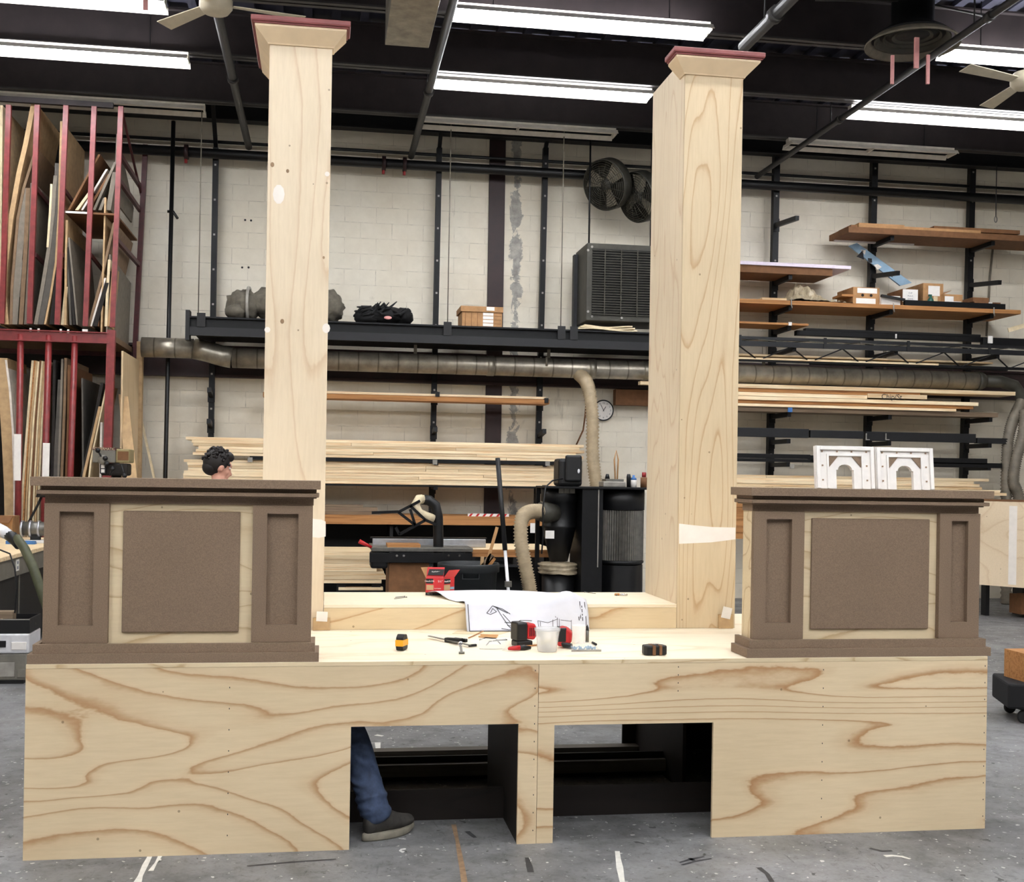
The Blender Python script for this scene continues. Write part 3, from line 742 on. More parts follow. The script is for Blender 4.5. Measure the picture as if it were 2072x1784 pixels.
for k in range(26): 
    q = c + Vector((rnd.uniform(-.05, .05), .035 + rnd.uniform(-.03, .03), .006)); m.tube([q, q + Vector((rnd.uniform(-.014, .014), rnd.uniform(-.01, .01), rnd.uniform(.004, .014)))], .004, 6)
ob = m.build('fixings', M['blue_print'], t, label='blue plastic fixings'); ob['kind'] = 'stuff'
MB().box(c.x - .07, c.x + .075, c.y - .016, c.y - .008, TZ, TZ + .009).build('zip_strip', M['bag_plastic'], t)
tag(MB().tube([on(1199, 1302) + up * .006, on(1206, 1306) + up * .006], .006, 8).build('rubber_plug', M['rubber']), 'small black plug behind the bag of blue fixings', 'plug')

# drawing sheet draped over the step edge
def drape():
    m = MB(); nu, nv = 36, 30
    xl, xr = at(942, 1275, Z=PZ).x, at(1190, 1276, Z=PZ).x
    back = SZ + .004
    def P(u, s):
        # s: 0 back on the tread .. 1 lower front edge; u across
        x = xl + (xr - xl) * u
        L = .56 - .20 * max(0, u - .0) * 1.0
        d = s * (.50 + .165)
        if d < .475:
            y = QY0 + .465 - d; z = back + .02 * math.sin(u * 3.0) * (1 - s) + .012 * math.exp(-((d - .45) / .05) ** 2)
            z += .055 * math.exp(-((u - .84) / .13) ** 2) * (d / .475) ** 1.5 + .03 * (1 - u) * math.exp(-((d - .1) / .12) ** 2)
        else:
            e = (d - .475) / .19
            y = QY0 - .012 - .10 * e * e - .028 * math.sin(e * PI) * (.4 + u)
            z = back + (PZ + .003 - back) * e
            z += .055 * math.exp(-((u - .84) / .13) ** 2) * max(0, 1 - e) ** 1.4
            y -= .05 * math.exp(-((u - .80) / .16) ** 2) * (1 - e)
        xs = .30 * (1 - s) * 0
        return Vector((x - .16 * (1 - min(1, d / .475)) * (1 - u) + .02 * (1 - s) * u, y, z))
    for j in range(nv + 1):
        for i in range(nu + 1): m.v.append(P(i / nu, j / nv))
    for j in range(nv):
        for i in range(nu):
            k = j * (nu + 1) + i; m.f.append([k, k + 1, k + nu + 2, k + nu + 1]); m.m.append(0); m.sm.append(True)
    return m, P
m, Pd = drape()
t = thing('drawing_sheet', 'large white drawing sheet draped over the plywood step with line drawings of a booth', 'drawing', (at(1066, 1275, Z=PZ).x, QY0 - .05, PZ))
ob = m.build('paper', M['paper_white'], t); sd = ob.modifiers.new('Solidify', 'SOLIDIFY'); sd.thickness = .0012; sd.offset = -1
def ink(lines, name, mat='ink_grey', w=.0022):
    """lines in sheet units (u across, e down the hanging part)"""
    m = MB()
    for pts in lines:
        q = []
        for u, e in pts:
            q.append(Pd(u, (.475 + e * .19) / .665) + Vector((0, -.002, .0005)))
        for a, b in zip(q[:-1], q[1:]): m.bar(a, b, w, .0006, up=(0, -1, .2))
    return m.build(name, M[mat], t)
ink([[(.02, .02), (.02, .99)], [(.02, .99), (.5, .99), (.98, .99)], [(.975, .05), (.975, .6), (.975, .99)]], 'border_line', 'ink', .004)
ink([[(.17, .35), (.22, .08), (.34, .35)], [(.20, .35), (.22, .18), (.25, .3)], [(.22, .08), (.30, .2), (.36, .38)], [(.25, .12), (.28, .38), (.34, .82), (.37, .95)], [(.30, .38), (.36, .7), (.40, .92)], [(.28, .9), (.34, .95), (.40, .92)], [(.31, .68), (.36, .7)], [(.33, .8), (.38, .82)], [(.17, .35), (.2, .4), (.25, .3)]], 'booth_drawing', 'ink', .0032)
ink([[(.58, .62), (.585, .98)], [(.60, .66), (.60, .98)], [(.58, .62), (.66, .7), (.74, .6)], [(.70, .6), (.70, .98)], [(.735, .55), (.735, .98)], [(.75, .6), (.75, .98)], [(.76, .64), (.85, .7)], [(.85, .66), (.85, .98)], [(.72, .5), (.725, .55)]], 'elevation_drawing', 'ink', .0022)
ink([[(.915, .55), (.917, .66)], [(.945, .2), (.945, .26)], [(.945, .3), (.945, .4)], [(.945, .44), (.946, .5)], [(.946, .54), (.947, .66)], [(.93, .1), (.93, .6)]], 'title_strip', 'ink', .004)

# red screw box with open flaps
a = on(861, 1204, SZ + .0005); b = on(924, 1207, SZ + .0005)
hb = at(880, 1166, Y=a.y).z - SZ
t = thing('screw_box', 'red and black cardboard screw box with open flaps on the plywood step', 'box', ((a.x + b.x) / 2, a.y + .05, SZ))
cx0, cx1, cx2 = a.x, at(902, 1210, Z=SZ).x, b.x
F0 = Vector((a.x, a.y, SZ + .0005)); F1 = Vector((cx1, a.y - .012, SZ + .0005)); F2 = Vector((b.x, a.y + .045, SZ + .0005)); F3 = F0 + (F2 - F1)
Z3 = Vector((0, 0, hb * .92))
m = MB().hexa([F0, F1, F2, F3, F0 + Z3, F1 + Z3, F2 + Z3, F3 + Z3]); m.f = [f for f in m.f if f != [4, 5, 6, 7]]; m.m = m.m[:5]; m.sm = m.sm[:5]
ob = m.build('carton', M['box_red'], t)
def on_face(p, q, u0, u1, v0, v1, mat, nm, off=.0008):
    d = (q - p); nrm = Vector((d.y, -d.x, 0)).normalized(); 
    P_ = lambda u, v: p + d * u + Vector((0, 0, hb * v)) + nrm * off
    m = MB(); qs = [P_(u0, v0), P_(u1, v0), P_(u1, v1), P_(u0, v1)]; m.hexa([x - nrm * .0006 for x in qs] + qs); return m.build(nm, M[mat], t)
on_face(F0, F1, 0, 1, 0, .15, 'black_plastic', 'black_base_band'); on_face(F1, F2, 0, 1, 0, .15, 'black_plastic', 'black_base_band')
on_face(F0, F1, .02, .42, .62, .88, 'black_plastic', 'black_name_panel'); on_face(F1, F2, .08, .62, .6, .86, 'black_plastic', 'black_name_panel')
on_face(F0, F1, .04, .45, .28, .55, 'sheet_tan', 'picture_panel'); on_face(F1, F2, .06, .6, .26, .55, 'sheet_tan', 'picture_panel')
on_face(F1, F2, .62, .98, .3, .42, 'blue_print', 'blue_band')
def on_text(p, q, u, v, s, size, mat):
    d = (q - p); ang = math.atan2(d.y, d.x); nrm = Vector((d.y, -d.x, 0)).normalized()
    text_mesh(s, size, mat, t, Matrix.Translation(p + d * u + Vector((0, 0, hb * v)) + nrm * .0022) @ rotz(ang) @ FRONT)
on_text(F0, F1, .22, .75, 'HeadLOK', .0135, 'white_paint'); on_text(F0, F1, .82, .74, '5½"', .016, 'white_paint'); on_text(F1, F2, .35, .73, 'HeadLOK', .0125, 'white_paint')
on_text(F0, F1, .68, .36, 'FLATHEAD', .008, 'white_paint'); on_text(F0, F1, .25, .08, 'heavy duty', .007, 'white_paint')
# flaps
def flap(p, q, dv, mat, nm):
    m = MB(); p = p + Z3; q = q + Z3; n_ = dv.normalized().cross((q - p).normalized()) * .0008
    m.hexa([p, q, q + dv, p + dv, p + n_, q + n_, q + dv + n_, p + dv + n_]); return m.build(nm, M[mat], t)
fl = flap(F0 + Vector((.002, .002, .0)), F1 + Vector((.0, .002, 0)), Vector((.01, .03, hb * .55)), 'box_red', 'front_flap')
q0 = F0 + Z3 + Vector((.004, .003, hb * .14)); q1 = F1 + Z3 + Vector((0, .003, hb * .14))
dv = Vector((.008, .022, hb * .30)); nn_ = Vector((0, -.0012, .0006))
MB().hexa([q0 + nn_ * 2 + (q1 - q0) * .06, q1 + nn_ * 2 - (q1 - q0) * .02, q1 + dv + nn_ * 2 - (q1 - q0) * .0, q0 + dv + nn_ * 2 + (q1 - q0) * .1, q0 + nn_ + (q1 - q0) * .06, q1 + nn_ - (q1 - q0) * .02, q1 + dv + nn_, q0 + dv + nn_ + (q1 - q0) * .1]).build('flap_panel', M['black_plastic'], t)
text_mesh('FLATHEAD', .011, 'white_paint', t, Matrix.Translation((q0 + q1) / 2 + dv * .6 + Vector((.004, -.0045, 0))) @ Matrix.Rotation(-.28, 4, 'X') @ FRONT)
flap(F1, F2, Vector((.03, -.012, hb * .42)), 'box_red', 'side_flap'); flap(F3, F0, Vector((-.03, .0, hb * .55)), 'cardboard', 'side_flap')

# loose screws and bits on the step
def screw(p, q, lab, z):
    a = on(*p, z) + up * .0045; b = on(*q, z) + up * .0035; d = (b - a).normalized()
    t = thing('wood_screw', lab, 'screw', a)
    MB().tube([a, a + d * .004, b - d * .006, b], [.0018, .0022, .0018, .0004], 8).build('shank', M['dull_metal'], t)
    MB().tube([a - d * .003, a - d * .0002], [.0044, .0024], 10).build('head', M['dull_metal'], t)
screw((822, 1209.5), (797, 1212.5), 'dark screw lying foremost on the step, left of the red box', SZ + .0005)
screw((818, 1208), (799, 1209.5), 'dark screw lying just behind another screw left of the red box', SZ + .0005)
screw((1184, 1199), (1206, 1202), 'single long dark screw lying right of the drawing sheet on the step', SZ + .0005)
c = on(1254, 1205, SZ + .0005); t = thing('driver_bit', 'brass and steel driver bit holder with bits on the step, near the right post', 'driver bit', c)
MB().tube([c + Vector((.0, 0, .0065)), c + Vector((.045, -.004, .0065))], .006, 10).build('shaft', M['chrome'], t)
MB().tube([c + Vector((-.03, .004, .008)), c + Vector((-.002, 0, .0075))], [.007, .0075], 10).build('collar', M['oak_board'], t)
tag(MB().tube([c + Vector((-.022, -.01, .005)), c + Vector((-.012, .02, .005))], .005, 8).build('driver_bit', M['dull_metal']), 'short dark driver bit lying against the brass bit holder', 'driver bit')
tag(MB().bar(on(1030, 1311) + up * .004, on(1090, 1306) + up * .004, .006, .006).build('wood_sliver', M['oak_board']), 'thin brown wood sliver lying behind the red knife', 'wood offcut')
# dark shim under the drawing by the box
tag(MB().bar(on(922, 1206, SZ) + up * .004, on(948, 1211, SZ) + up * .004, .03, .006).build('wood_shim', M['hardboard'], bevel=.001), 'brown wood shim peeking from under the drawing beside the red box', 'wood offcut')

# ---------------------------------------------------------------- people
def skinned(name, joints, bones, mat, parent, extra=None, voxel=.014, smooth=6, label=None):
    """limbs grown on a joint skeleton, merged with extra lumps into one continuous surface"""
    base = W[parent.name]; keys = list(joints)
    me = bpy.data.meshes.new('tmp_skin'); me.from_pydata([Vector(joints[k][0]) for k in keys], [(keys.index(a), keys.index(b)) for a, b in bones], [])
    o = bpy.data.objects.new('tmp_skin', me); COL.objects.link(o)
    o.modifiers.new('s', 'SKIN'); sk = me.skin_vertices[0].data
    for i, k in enumerate(keys):
        r = joints[k][1]; sk[i].radius = r if isinstance(r, tuple) else (r, r)
    sk[0].use_root = True
    sb = o.modifiers.new('ss', 'SUBSURF'); sb.levels = 2
    ev = bpy.data.meshes.new_from_object(o.evaluated_get(bpy.context.evaluated_depsgraph_get())); bpy.data.objects.remove(o)
    bm = bmesh.new(); bm.from_mesh(ev)
    if extra:
        em = bpy.data.meshes.new('tmp_e'); em.from_pydata(extra.v, [], extra.f); bm.from_mesh(em)
    bmesh.ops.recalc_face_normals(bm, faces=bm.faces)
    bm.to_mesh(ev); bm.free()
    o = bpy.data.objects.new(name, ev); COL.objects.link(o)
    rm = o.modifiers.new('r', 'REMESH'); rm.mode = 'VOXEL'; rm.voxel_size = voxel
    sm = o.modifiers.new('sm', 'SMOOTH'); sm.iterations = smooth; sm.factor = .5
    fin = bpy.data.meshes.new_from_object(o.evaluated_get(bpy.context.evaluated_depsgraph_get())); bpy.data.objects.remove(o)
    fin.transform(Matrix.Translation(-base)); fin.name = name
    fin.materials.clear(); fin.materials.append(M[mat])
    for p in fin.polygons: p.use_smooth = True
    r = bpy.data.objects.new(name, fin); COL.objects.link(r); r.parent = parent; W[r.name] = base
    if label: r['label'] = label
    return r
def hand(m, wrist, d, side, palm):
    """palm and five separate fingers on wrist; d: finger direction, side: thumb side"""
    d = Vector(d).normalized(); side = Vector(side).normalized(); palm = Vector(palm).normalized()
    m.tube([wrist, wrist + d * .045, wrist + d * .088], [.024, .03, .032], 10)
    for k, (o, L) in enumerate(((.026, .066), (.009, .074), (-.009, .07), (-.026, .056))):
        p = wrist + d * .082 + side * o
        m.tube([p, p + d * L * .45 + palm * .008, p + d * L * .78 + palm * .026, p + d * L * .9 + palm * .044], [.0095, .009, .0085, .006], 8)
    p = wrist + d * .025 + side * .026
    m.tube([p, p + d * .03 + side * .03, p + d * .062 + side * .036 + palm * .014], [.013, .011, .007], 8)

# man standing behind the left counter, head turned to the right
hc = at(443, 941, Y=9.2)                       # centre of the head
t = thing('person', 'dark haired man standing behind the left counter, looking down to the right', 'person', (hc.x, hc.y, 0))
gx, gy = hc.x, hc.y
sh_z = hc.z - .29
J = {'pelvis': ((gx, gy, .96), (.15, .11)), 'waist': ((gx, gy, 1.12), (.14, .1)), 'chest': ((gx, gy, sh_z - .12), (.17, .12)), 'neckb': ((gx, gy, sh_z + .03), (.085, .085)), 'neck': ((gx, gy - .005, hc.z - .14), .058), 'skull': ((gx + .005, gy, hc.z - .04), .07)}
B = [('pelvis', 'waist'), ('waist', 'chest'), ('chest', 'neckb'), ('neckb', 'neck'), ('neck', 'skull')]
ex = MB()
for s_, nm in ((-1, 'l'), (1, 'r')):
    J['hip' + nm] = ((gx + s_ * .1, gy, .9), .095); J['knee' + nm] = ((gx + s_ * .11, gy - .02, .5), .062); J['ank' + nm] = ((gx + s_ * .115, gy + .02, .09), .042); J['toe' + nm] = ((gx + s_ * .125, gy - .16, .04), .036)
    B += [('pelvis', 'hip' + nm), ('hip' + nm, 'knee' + nm), ('knee' + nm, 'ank' + nm), ('ank' + nm, 'toe' + nm)]
    J['sh' + nm] = ((gx + s_ * .19, gy, sh_z - .03), .062); J['el' + nm] = ((gx + s_ * .24, gy + .01, sh_z - .32), .044); J['wr' + nm] = ((gx + s_ * .22, gy - .16, sh_z - .5), .03)
    B += [('chest', 'sh' + nm), ('sh' + nm, 'el' + nm), ('el' + nm, 'wr' + nm)]
    hand(ex, Vector(J['wr' + nm][0]), (0, -.6, -.6), (-s_, 0, .1), (-s_ * .3, .3, -.6))
# head with face, turned right (+x), away from the lens and down
HM = Matrix.Translation(hc + Vector((0, 0, -.005))) @ Matrix.Rotation(.38, 4, 'Z') @ Matrix.Rotation(.30, 4, 'Y')   # local +x is the face
hm = MB()
hm.ball((-.012, 0, .012), (.098, .076, .100), 20, 14); hm.ball((.03, 0, -.055), (.06, .055, .062), 16, 10)
hm.ball((.066, 0, -.088), (.026, .03, .024)); hm.tube([(.083, 0, .012), (.099, 0, -.024), (.112, 0, -.04), (.09, 0, -.05)], [.01, .013, .015, .01], 8)
hm.ball((.078, 0, .026), (.022, .052, .012)); hm.ball((.086, 0, -.07), (.014, .024, .006)); hm.ball((.084, 0, -.08), (.013, .02, .006))
for s_ in (-1, 1):
    hm.ball((-.002, s_ * .078, -.018), (.02, .009, .032)); hm.ball((.06, s_ * .036, -.034), (.022, .024, .02))
hm.move(HM)
ex.v_off = len(ex.v); b0 = len(ex.v); ex.v += hm.v; ex.f += [[i + b0 for i in f] for f in hm.f]
skinned('body', J, B, 'skin', t, ex, .011, 4)
for s_ in (-1, 1):
    e = MB().ball((.073, s_ * .033, .004), (.011, .012, .008)); e.move(HM).build('eye', M['white_paint'], t)
# hair: shell of tufts over the back and crown, clear of face and ears
hr = MB(); hr.ball((-.026, 0, .024), (.103, .086, .108), 20, 14); hr.ball((-.055, 0, -.03), (.066, .068, .062), 16, 10); hr.ball((.03, 0, .085), (.065, .06, .045), 14, 8)
for k in range(150):
    a, b = rnd.uniform(-PI, PI), rnd.uniform(-.1, 1.45)
    p = Vector((math.cos(a) * math.cos(b) * .1 - .026, math.sin(a) * math.cos(b) * .083, math.sin(b) * .106 + .022))
    if p.x > .045 and p.z < .07: continue
    q = p + Vector((rnd.uniform(-.02, .02), rnd.uniform(-.02, .02), rnd.uniform(-.012, .014)))
    nrm = p.normalized(); hr.tube([p, p + nrm * .006 + (q - p) * .6, q + nrm * .004], [.013, .011, .004], 6)
hr.move(HM); hr.build('hair', M['hair'], t, smooth=True, label='short dark brown hair')
JS = {k: (J[k][0], tuple(x * 1.12 for x in (J[k][1] if isinstance(J[k][1], tuple) else (J[k][1],) * 2))) for k in ('pelvis', 'waist', 'chest')}
JS['collar'] = ((gx, gy, sh_z + .05), (.085, .085))
for nm in 'lr':
    JS['sh' + nm] = (J['sh' + nm][0], .078); JS['slv' + nm] = (tuple(Vector(J['sh' + nm][0]).lerp(Vector(J['el' + nm][0]), .7)), .064)
skinned('shirt', JS, [('pelvis', 'waist'), ('waist', 'chest'), ('chest', 'collar'), ('chest', 'shl'), ('shl', 'slvl'), ('chest', 'shr'), ('shr', 'slvr')], 'shirt', t, None, .014, 4, 'pale shirt')
JT = {'pelvis': ((gx, gy, .95), (.17, .125))}
BT = []
for nm in 'lr':
    for k, r in (('hip', .11), ('knee', .078), ('ank', .062)): JT[k + nm] = (J[k + nm][0], r)
    BT += [('pelvis', 'hip' + nm), ('hip' + nm, 'knee' + nm), ('knee' + nm, 'ank' + nm)]
skinned('trousers', JT, BT, 'jeans', t, None, .014, 4)
for s_ in (-1, 1):
    MB().tube([(gx + s_ * .115, gy + .06, .055), (gx + s_ * .118, gy - .03, .058), (gx + s_ * .124, gy - .12, .046), (gx + s_ * .128, gy - .19, .036)], [.044, .054, .05, .03], 12).build('shoe', M['shoe'], t)

# person lying on the floor inside the platform; one bent leg shows in the left opening
heel = at(733, 1703, Z=0); toe = at(851, 1676, Z=.0); fd = (toe - heel).normalized(); fs = Vector((-fd.y, fd.x, 0))
fl = .285
ank = heel + fd * .075 + Vector((0, 0, .115))
knee = Vector((ank.x - .13, ank.y + .14, .52))
hip = Vector((ank.x - .62, ank.y + .22, .13))
t = thing('person', 'person under the platform, blue jeaned leg and scuffed grey sneaker showing in the opening', 'person', (heel.x, heel.y, 0))
hipb = hip + Vector((0, .22, 0)); kneeb = Vector((ank.x - .42, ank.y + .42, .42)); ankb = Vector((ank.x - .33, ank.y + .46, .10))
chest = hip + Vector((-.4, .12, .16)); neckb = hip + Vector((-.55, .12, .26)); skull = hip + Vector((-.68, .12, .36))
J = {'pelvis': (hip + Vector((-.02, .11, .02)), (.12, .14)), 'chest': (chest, (.12, .16)), 'neckb': (neckb, .07), 'neck': (neckb + Vector((-.05, 0, .04)), .055), 'skull': (skull, .075),
     'hipa': (hip, .09), 'kneea': (knee, .062), 'anka': (ank, .042), 'foota': (heel + fd * .21 + Vector((0, 0, .055)), .034),
     'hipc': (hipb, .09), 'kneec': (kneeb, .06), 'ankc': (ankb, .042), 'footc': (ankb + Vector((.13, -.0, -.05)), .034)}
B = [('pelvis', 'chest'), ('chest', 'neckb'), ('neckb', 'neck'), ('neck', 'skull'), ('pelvis', 'hipa'), ('hipa', 'kneea'), ('kneea', 'anka'), ('anka', 'foota'), ('pelvis', 'hipc'), ('hipc', 'kneec'), ('kneec', 'ankc'), ('ankc', 'footc')]
ex = MB()
for s_, nm in ((-1, 'a'), (1, 'c')):
    s0 = chest + Vector((-.06, s_ * .19, .03)); e0 = s0 + Vector((.16, s_ * .05, -.14)); w0 = e0 + Vector((.2, -s_ * .04, .14))
    J['sh' + nm] = (s0, .055); J['el' + nm] = (e0, .042); J['wr' + nm] = (w0, .03); B += [('chest', 'sh' + nm), ('sh' + nm, 'el' + nm), ('el' + nm, 'wr' + nm)]
    hand(ex, w0, (.8, 0, .5), (0, -s_, .2), (.3, 0, -.6))
hm = MB(); hm.ball((-.012, 0, .012), (.098, .076, .1)); hm.ball((.03, 0, -.055), (.06, .055, .062)); hm.tube([(.083, 0, .012), (.112, 0, -.04), (.09, 0, -.05)], [.01, .015, .01], 8)
for s_ in (-1, 1): hm.ball((-.002, s_ * .078, -.018), (.02, .009, .032))
hm.move(Matrix.Translation(skull + Vector((.0, 0, .0))) @ Matrix.Rotation(-.5, 4, 'Y')); b0 = len(ex.v); ex.v += hm.v; ex.f += [[i + b0 for i in f] for f in hm.f]
skinned('body', J, B, 'skin', t, ex, .013, 4)
# jeans: wrinkled legs with a bunched cuff
mid = ank.lerp(knee, .5)
ex = MB()
dz = (knee - ank).normalized()
for k in range(7):
    f = .02 + .05 * k + rnd.uniform(-.01, .01); p = ank.lerp(knee, f * 1.2) + Vector((0, 0, -.01)); tilt = Vector((rnd.uniform(-.3, .3), rnd.uniform(-.3, .3), 1)).normalized()
    u = tilt.cross(Vector((0, 1, 0))).normalized(); w_ = tilt.cross(u)
    rr = .066 + .006 * math.sin(k * 2.3)
    ring = [p + u * math.cos(a) * rr + w_ * math.sin(a) * rr for a in [i * PI / 8 for i in range(17)]]
    ex.tube(ring, .010, 6)
for k in range(5):
    f = .45 + .12 * k; p = ank.lerp(knee, f); q = ank.lerp(knee, f + .12)
    ex.tube([p + Vector((.06, -.03, 0)), p.lerp(q, .5) + Vector((.03, -.07, .0)), q + Vector((-.03, -.065, .02))], [.008, .014, .006], 6)
JT = {'pelvis': (J['pelvis'][0], (.135, .155)), 'hipa': (hip, .105), 'kneea': (knee, .082), 'mida': (mid, .074), 'anka': (ank + dz * .0, .07), 'cuff': (ank - dz * .05 + fd * .01, .068), 'hipc': (hipb, .105), 'kneec': (kneeb, .078), 'ankc': (ankb + Vector((0, 0, .02)), .06)}
skinned('jeans', JT, [('pelvis', 'hipa'), ('hipa', 'kneea'), ('kneea', 'mida'), ('mida', 'anka'), ('anka', 'cuff'), ('pelvis', 'hipc'), ('hipc', 'kneec'), ('kneec', 'ankc')], 'jeans', t, ex, .008, 3, 'worn blue jeans')
JS = {'pelvis': (J['pelvis'][0] + Vector((-.05, 0, .02)), (.135, .155)), 'chest': (chest, (.14, .18)), 'neckb': (neckb, .078)}
BS = [('pelvis', 'chest'), ('chest', 'neckb')]
for nm in 'ac':
    JS['sh' + nm] = (J['sh' + nm][0], .07); JS['el' + nm] = (J['el' + nm][0], .056); BS += [('chest', 'sh' + nm), ('sh' + nm, 'el' + nm)]
skinned('shirt', JS, BS, 'canvas_grey', t, None, .014, 4)
def sneaker(h, f, s, nm_par):
    z = Vector((0, 0, 1))
    # outline of the sole, heel to toe
    out = []
    for i in range(25):
        a = i / 24 * 2 * PI; u = .5 - .5 * math.cos(a); wdt = (.034 + .014 * math.sin(PI * min(1, u * 1.05)) + .006 * u) * (1 if abs(math.sin(a)) > .0 else 1)
        out.append((u * fl, math.sin(a) * wdt * (1.05 if math.sin(a) > 0 else .95)))
    out = out[:-1]
    m = MB(); n_ = len(out); vs = []
    for zz, sc in ((0, .96), (.008, 1.02), (.024, 1.0), (.028, .95)):
        for u, v in out:
            toe_up = .018 * max(0, (u / fl - .72) / .28) ** 2
            vs.append(h + f * ((u - fl / 2) * sc + fl / 2) + s * v * sc + z * (zz + toe_up + .001 + (.008 * (1 - u / fl) if zz > .02 else 0)))
    fs_ = [[j * n_ + i, j * n_ + (i + 1) % n_, (j + 1) * n_ + (i + 1) % n_, (j + 1) * n_ + i] for j in range(3) for i in range(n_)]
    fs_ += [list(range(n_))[::-1], list(range(3 * n_, 4 * n_))]
    m.add(vs, fs_, 0, True); m.build('sole', M['sole'], nm_par, label='worn pale rubber sole')
    up_ = MB(); secs = []
    for u, hz, wd, zc in ((.010, .085, .030, .062), (.04, .118, .037, .066), (.075, .132, .041, .068), (.11, .12, .042, .062), (.15, .096, .043, .052), (.19, .075, .044, .046), (.23, .062, .042, .042), (.262, .05, .033, .04), (.28, .026, .016, .036)):
        ring = []
        for k in range(16):
            a = 2 * PI * k / 16; cz = math.sin(a); zz = .026 + hz * (.5 + .5 * cz)
            ring.append(h + f * u + s * (math.cos(a) * wd * (1 - .25 * max(0, cz))) + z * (zz + .018 * max(0, (u / fl - .72) / .28) ** 2))
        secs.append(ring)
    vs = [p for r in secs for p in r]; fs_ = [[i * 16 + k, i * 16 + (k + 1) % 16, (i + 1) * 16 + (k + 1) % 16, (i + 1) * 16 + k] for i in range(len(secs) - 1) for k in range(16)]
    fs_ += [list(range(16))[::-1], list(range((len(secs) - 1) * 16, len(secs) * 16))]
    up_.add(vs, fs_, 0, True); ob = up_.build('sneaker_upper', M['shoe'], nm_par, label='scuffed dark grey sneaker upper'); sb = ob.modifiers.new('s', 'SUBSURF'); sb.levels = 1; sb.render_levels = 2
    for k in range(4):
        u = .105 + .024 * k; zt = .026 + (.098 - .6 * (u - .11) if u > .1 else .1)
        lc = MB().tube([h + f * u - s * .026 + z * (zt - .016), h + f * (u + .006) + z * (zt + .006), h + f * (u + .004) + s * .026 + z * (zt - .016)], .0035, 6); lc.build('lace', M['canvas_grey'], nm_par)
sneaker(heel, fd, fs, t)
sneaker(ankb + Vector((-.07, 0, -ankb.z)), Vector((1, -.05, 0)).normalized(), Vector((.05, 1, 0)).normalized(), t)
# ---------------------------------------------------------------- helpers for things set by a photo rectangle on a plane Y
def hbox(x0, x1, ytop, ybot, Y, dep, xr=None):
    """box whose front face lies in plane Y; heights read at column xr"""
    xr = (x0 + x1) / 2 if xr is None else xr
    return at(x0, (ytop + ybot) / 2, Y=Y).x, at(x1, (ytop + ybot) / 2, Y=Y).x, Y, Y + dep, at(xr, ybot, Y=Y).z, at(xr, ytop, Y=Y).z
def pbox(m, x0, x1, yt, yb, Y, dep, xr=None, mi=0): return m.box(*hbox(x0, x1, yt, yb, Y, dep, xr), mi)
def pole(m, p0, p1, Y, r, n=10, mi=0): return m.tube([at(*p0, Y=Y), at(*p1, Y=Y)], r, n, mi=mi)
def sheet(path, wpx, mat, label, Y0, Y1, group=None, name='wood_sheet', cat='sheet'):
    k = .0058 * Y0 / 14.0; m = MB(); L = []; R = []
    for p in path:
        q = at(*p, Y=Y0); L.append((q.x - wpx * k / 2, q.z)); R.append((q.x + wpx * k / 2, q.z))
    for i in range(len(L) - 1): m.hexa([(L[i][0], Y0, L[i][1]), (R[i][0], Y0, R[i][1]), (R[i][0], Y1, R[i][1]), (L[i][0], Y1, L[i][1]), (L[i + 1][0], Y0, L[i + 1][1]), (R[i + 1][0], Y0, R[i + 1][1]), (R[i + 1][0], Y1, R[i + 1][1]), (L[i + 1][0], Y1, L[i + 1][1])])
    bm = bmesh.new()
    for v in m.v: bm.verts.new(v)
    bm.verts.ensure_lookup_table()
    for f in m.f: bm.faces.new([bm.verts[i] for i in f])
    bmesh.ops.remove_doubles(bm, verts=bm.verts, dist=1e-5)
    seen = {}
    for f in list(bm.faces):
        key = tuple(sorted(v.index for v in f.verts)); seen.setdefault(key, []).append(f)
    bm.verts.index_update()
    m2 = MB(); m2.v = [v.co.copy() for v in bm.verts]
    cnt = {}
    for f in bm.faces: cnt.setdefault(tuple(sorted(v.index for v in f.verts)), []).append([v.index for v in f.verts])
    for k_, fl_ in cnt.items():
        if len(fl_) == 1: m2.f.append(fl_[0]); m2.m.append(0); m2.sm.append(False)
    bm.free()
    return tag(m2.build(name, M[mat]), label, cat, group)

# ---------------------------------------------------------------- red sheet rack at the left
RY, RB = 14.0, 15.62
zs = at(110, 668, Y=RY).z; ztop = at(120, 207, Y=RY).z
sh_l = at(-330, 668, Y=RY).x; sh_r = at(222, 668, Y=RY).x
T = thing('sheet_rack', 'tall red steel sheet rack full of leaning panels at the left', 'rack', (at(110, 668, Y=RY).x, RY, 0))
m = MB().box(sh_l, sh_r, RY - .02, RY + .03, zs - .13, zs - .01).box(sh_l, sh_r, RY - .05, RY + .03, zs - .02, zs - .008).box(sh_l, sh_r, RY - .05, RY + .03, zs - .135, zs - .122)
m.build('front_beam', M['rack_red'], T)
MB().box(sh_l, sh_r, RY + .031, RB, zs - .07, zs - .006).build('shelf_deck', M['sheet_brown'], T)
MB().box(sh_l, sh_r, RB - .05, RB, zs - .13, zs - .071).build('rear_beam', M['rack_red_dark'], T)
MB().box(sh_l, sh_r, RB - .05, RB, ztop - .1, ztop).build('top_rear_beam', M['rack_red_dark'], T)
MB().box(sh_l, sh_r, RY - .02, RY + .03, ztop - .03, ztop + .03).build('top_front_beam', M['joist_red'], T)
for a, b in (((18, 213), (4, 655)), ((76, 213), (60, 655)), ((134, 214), (116, 657)), ((191, 216), (173, 660)), ((245, 216), (228, 662))):
    p, q = at(*a, Y=RY), at(*b, Y=RY); MB().bar(q, p, .055, .05, up=(0, 1, 0)).build('upright', M['rack_red'], T)
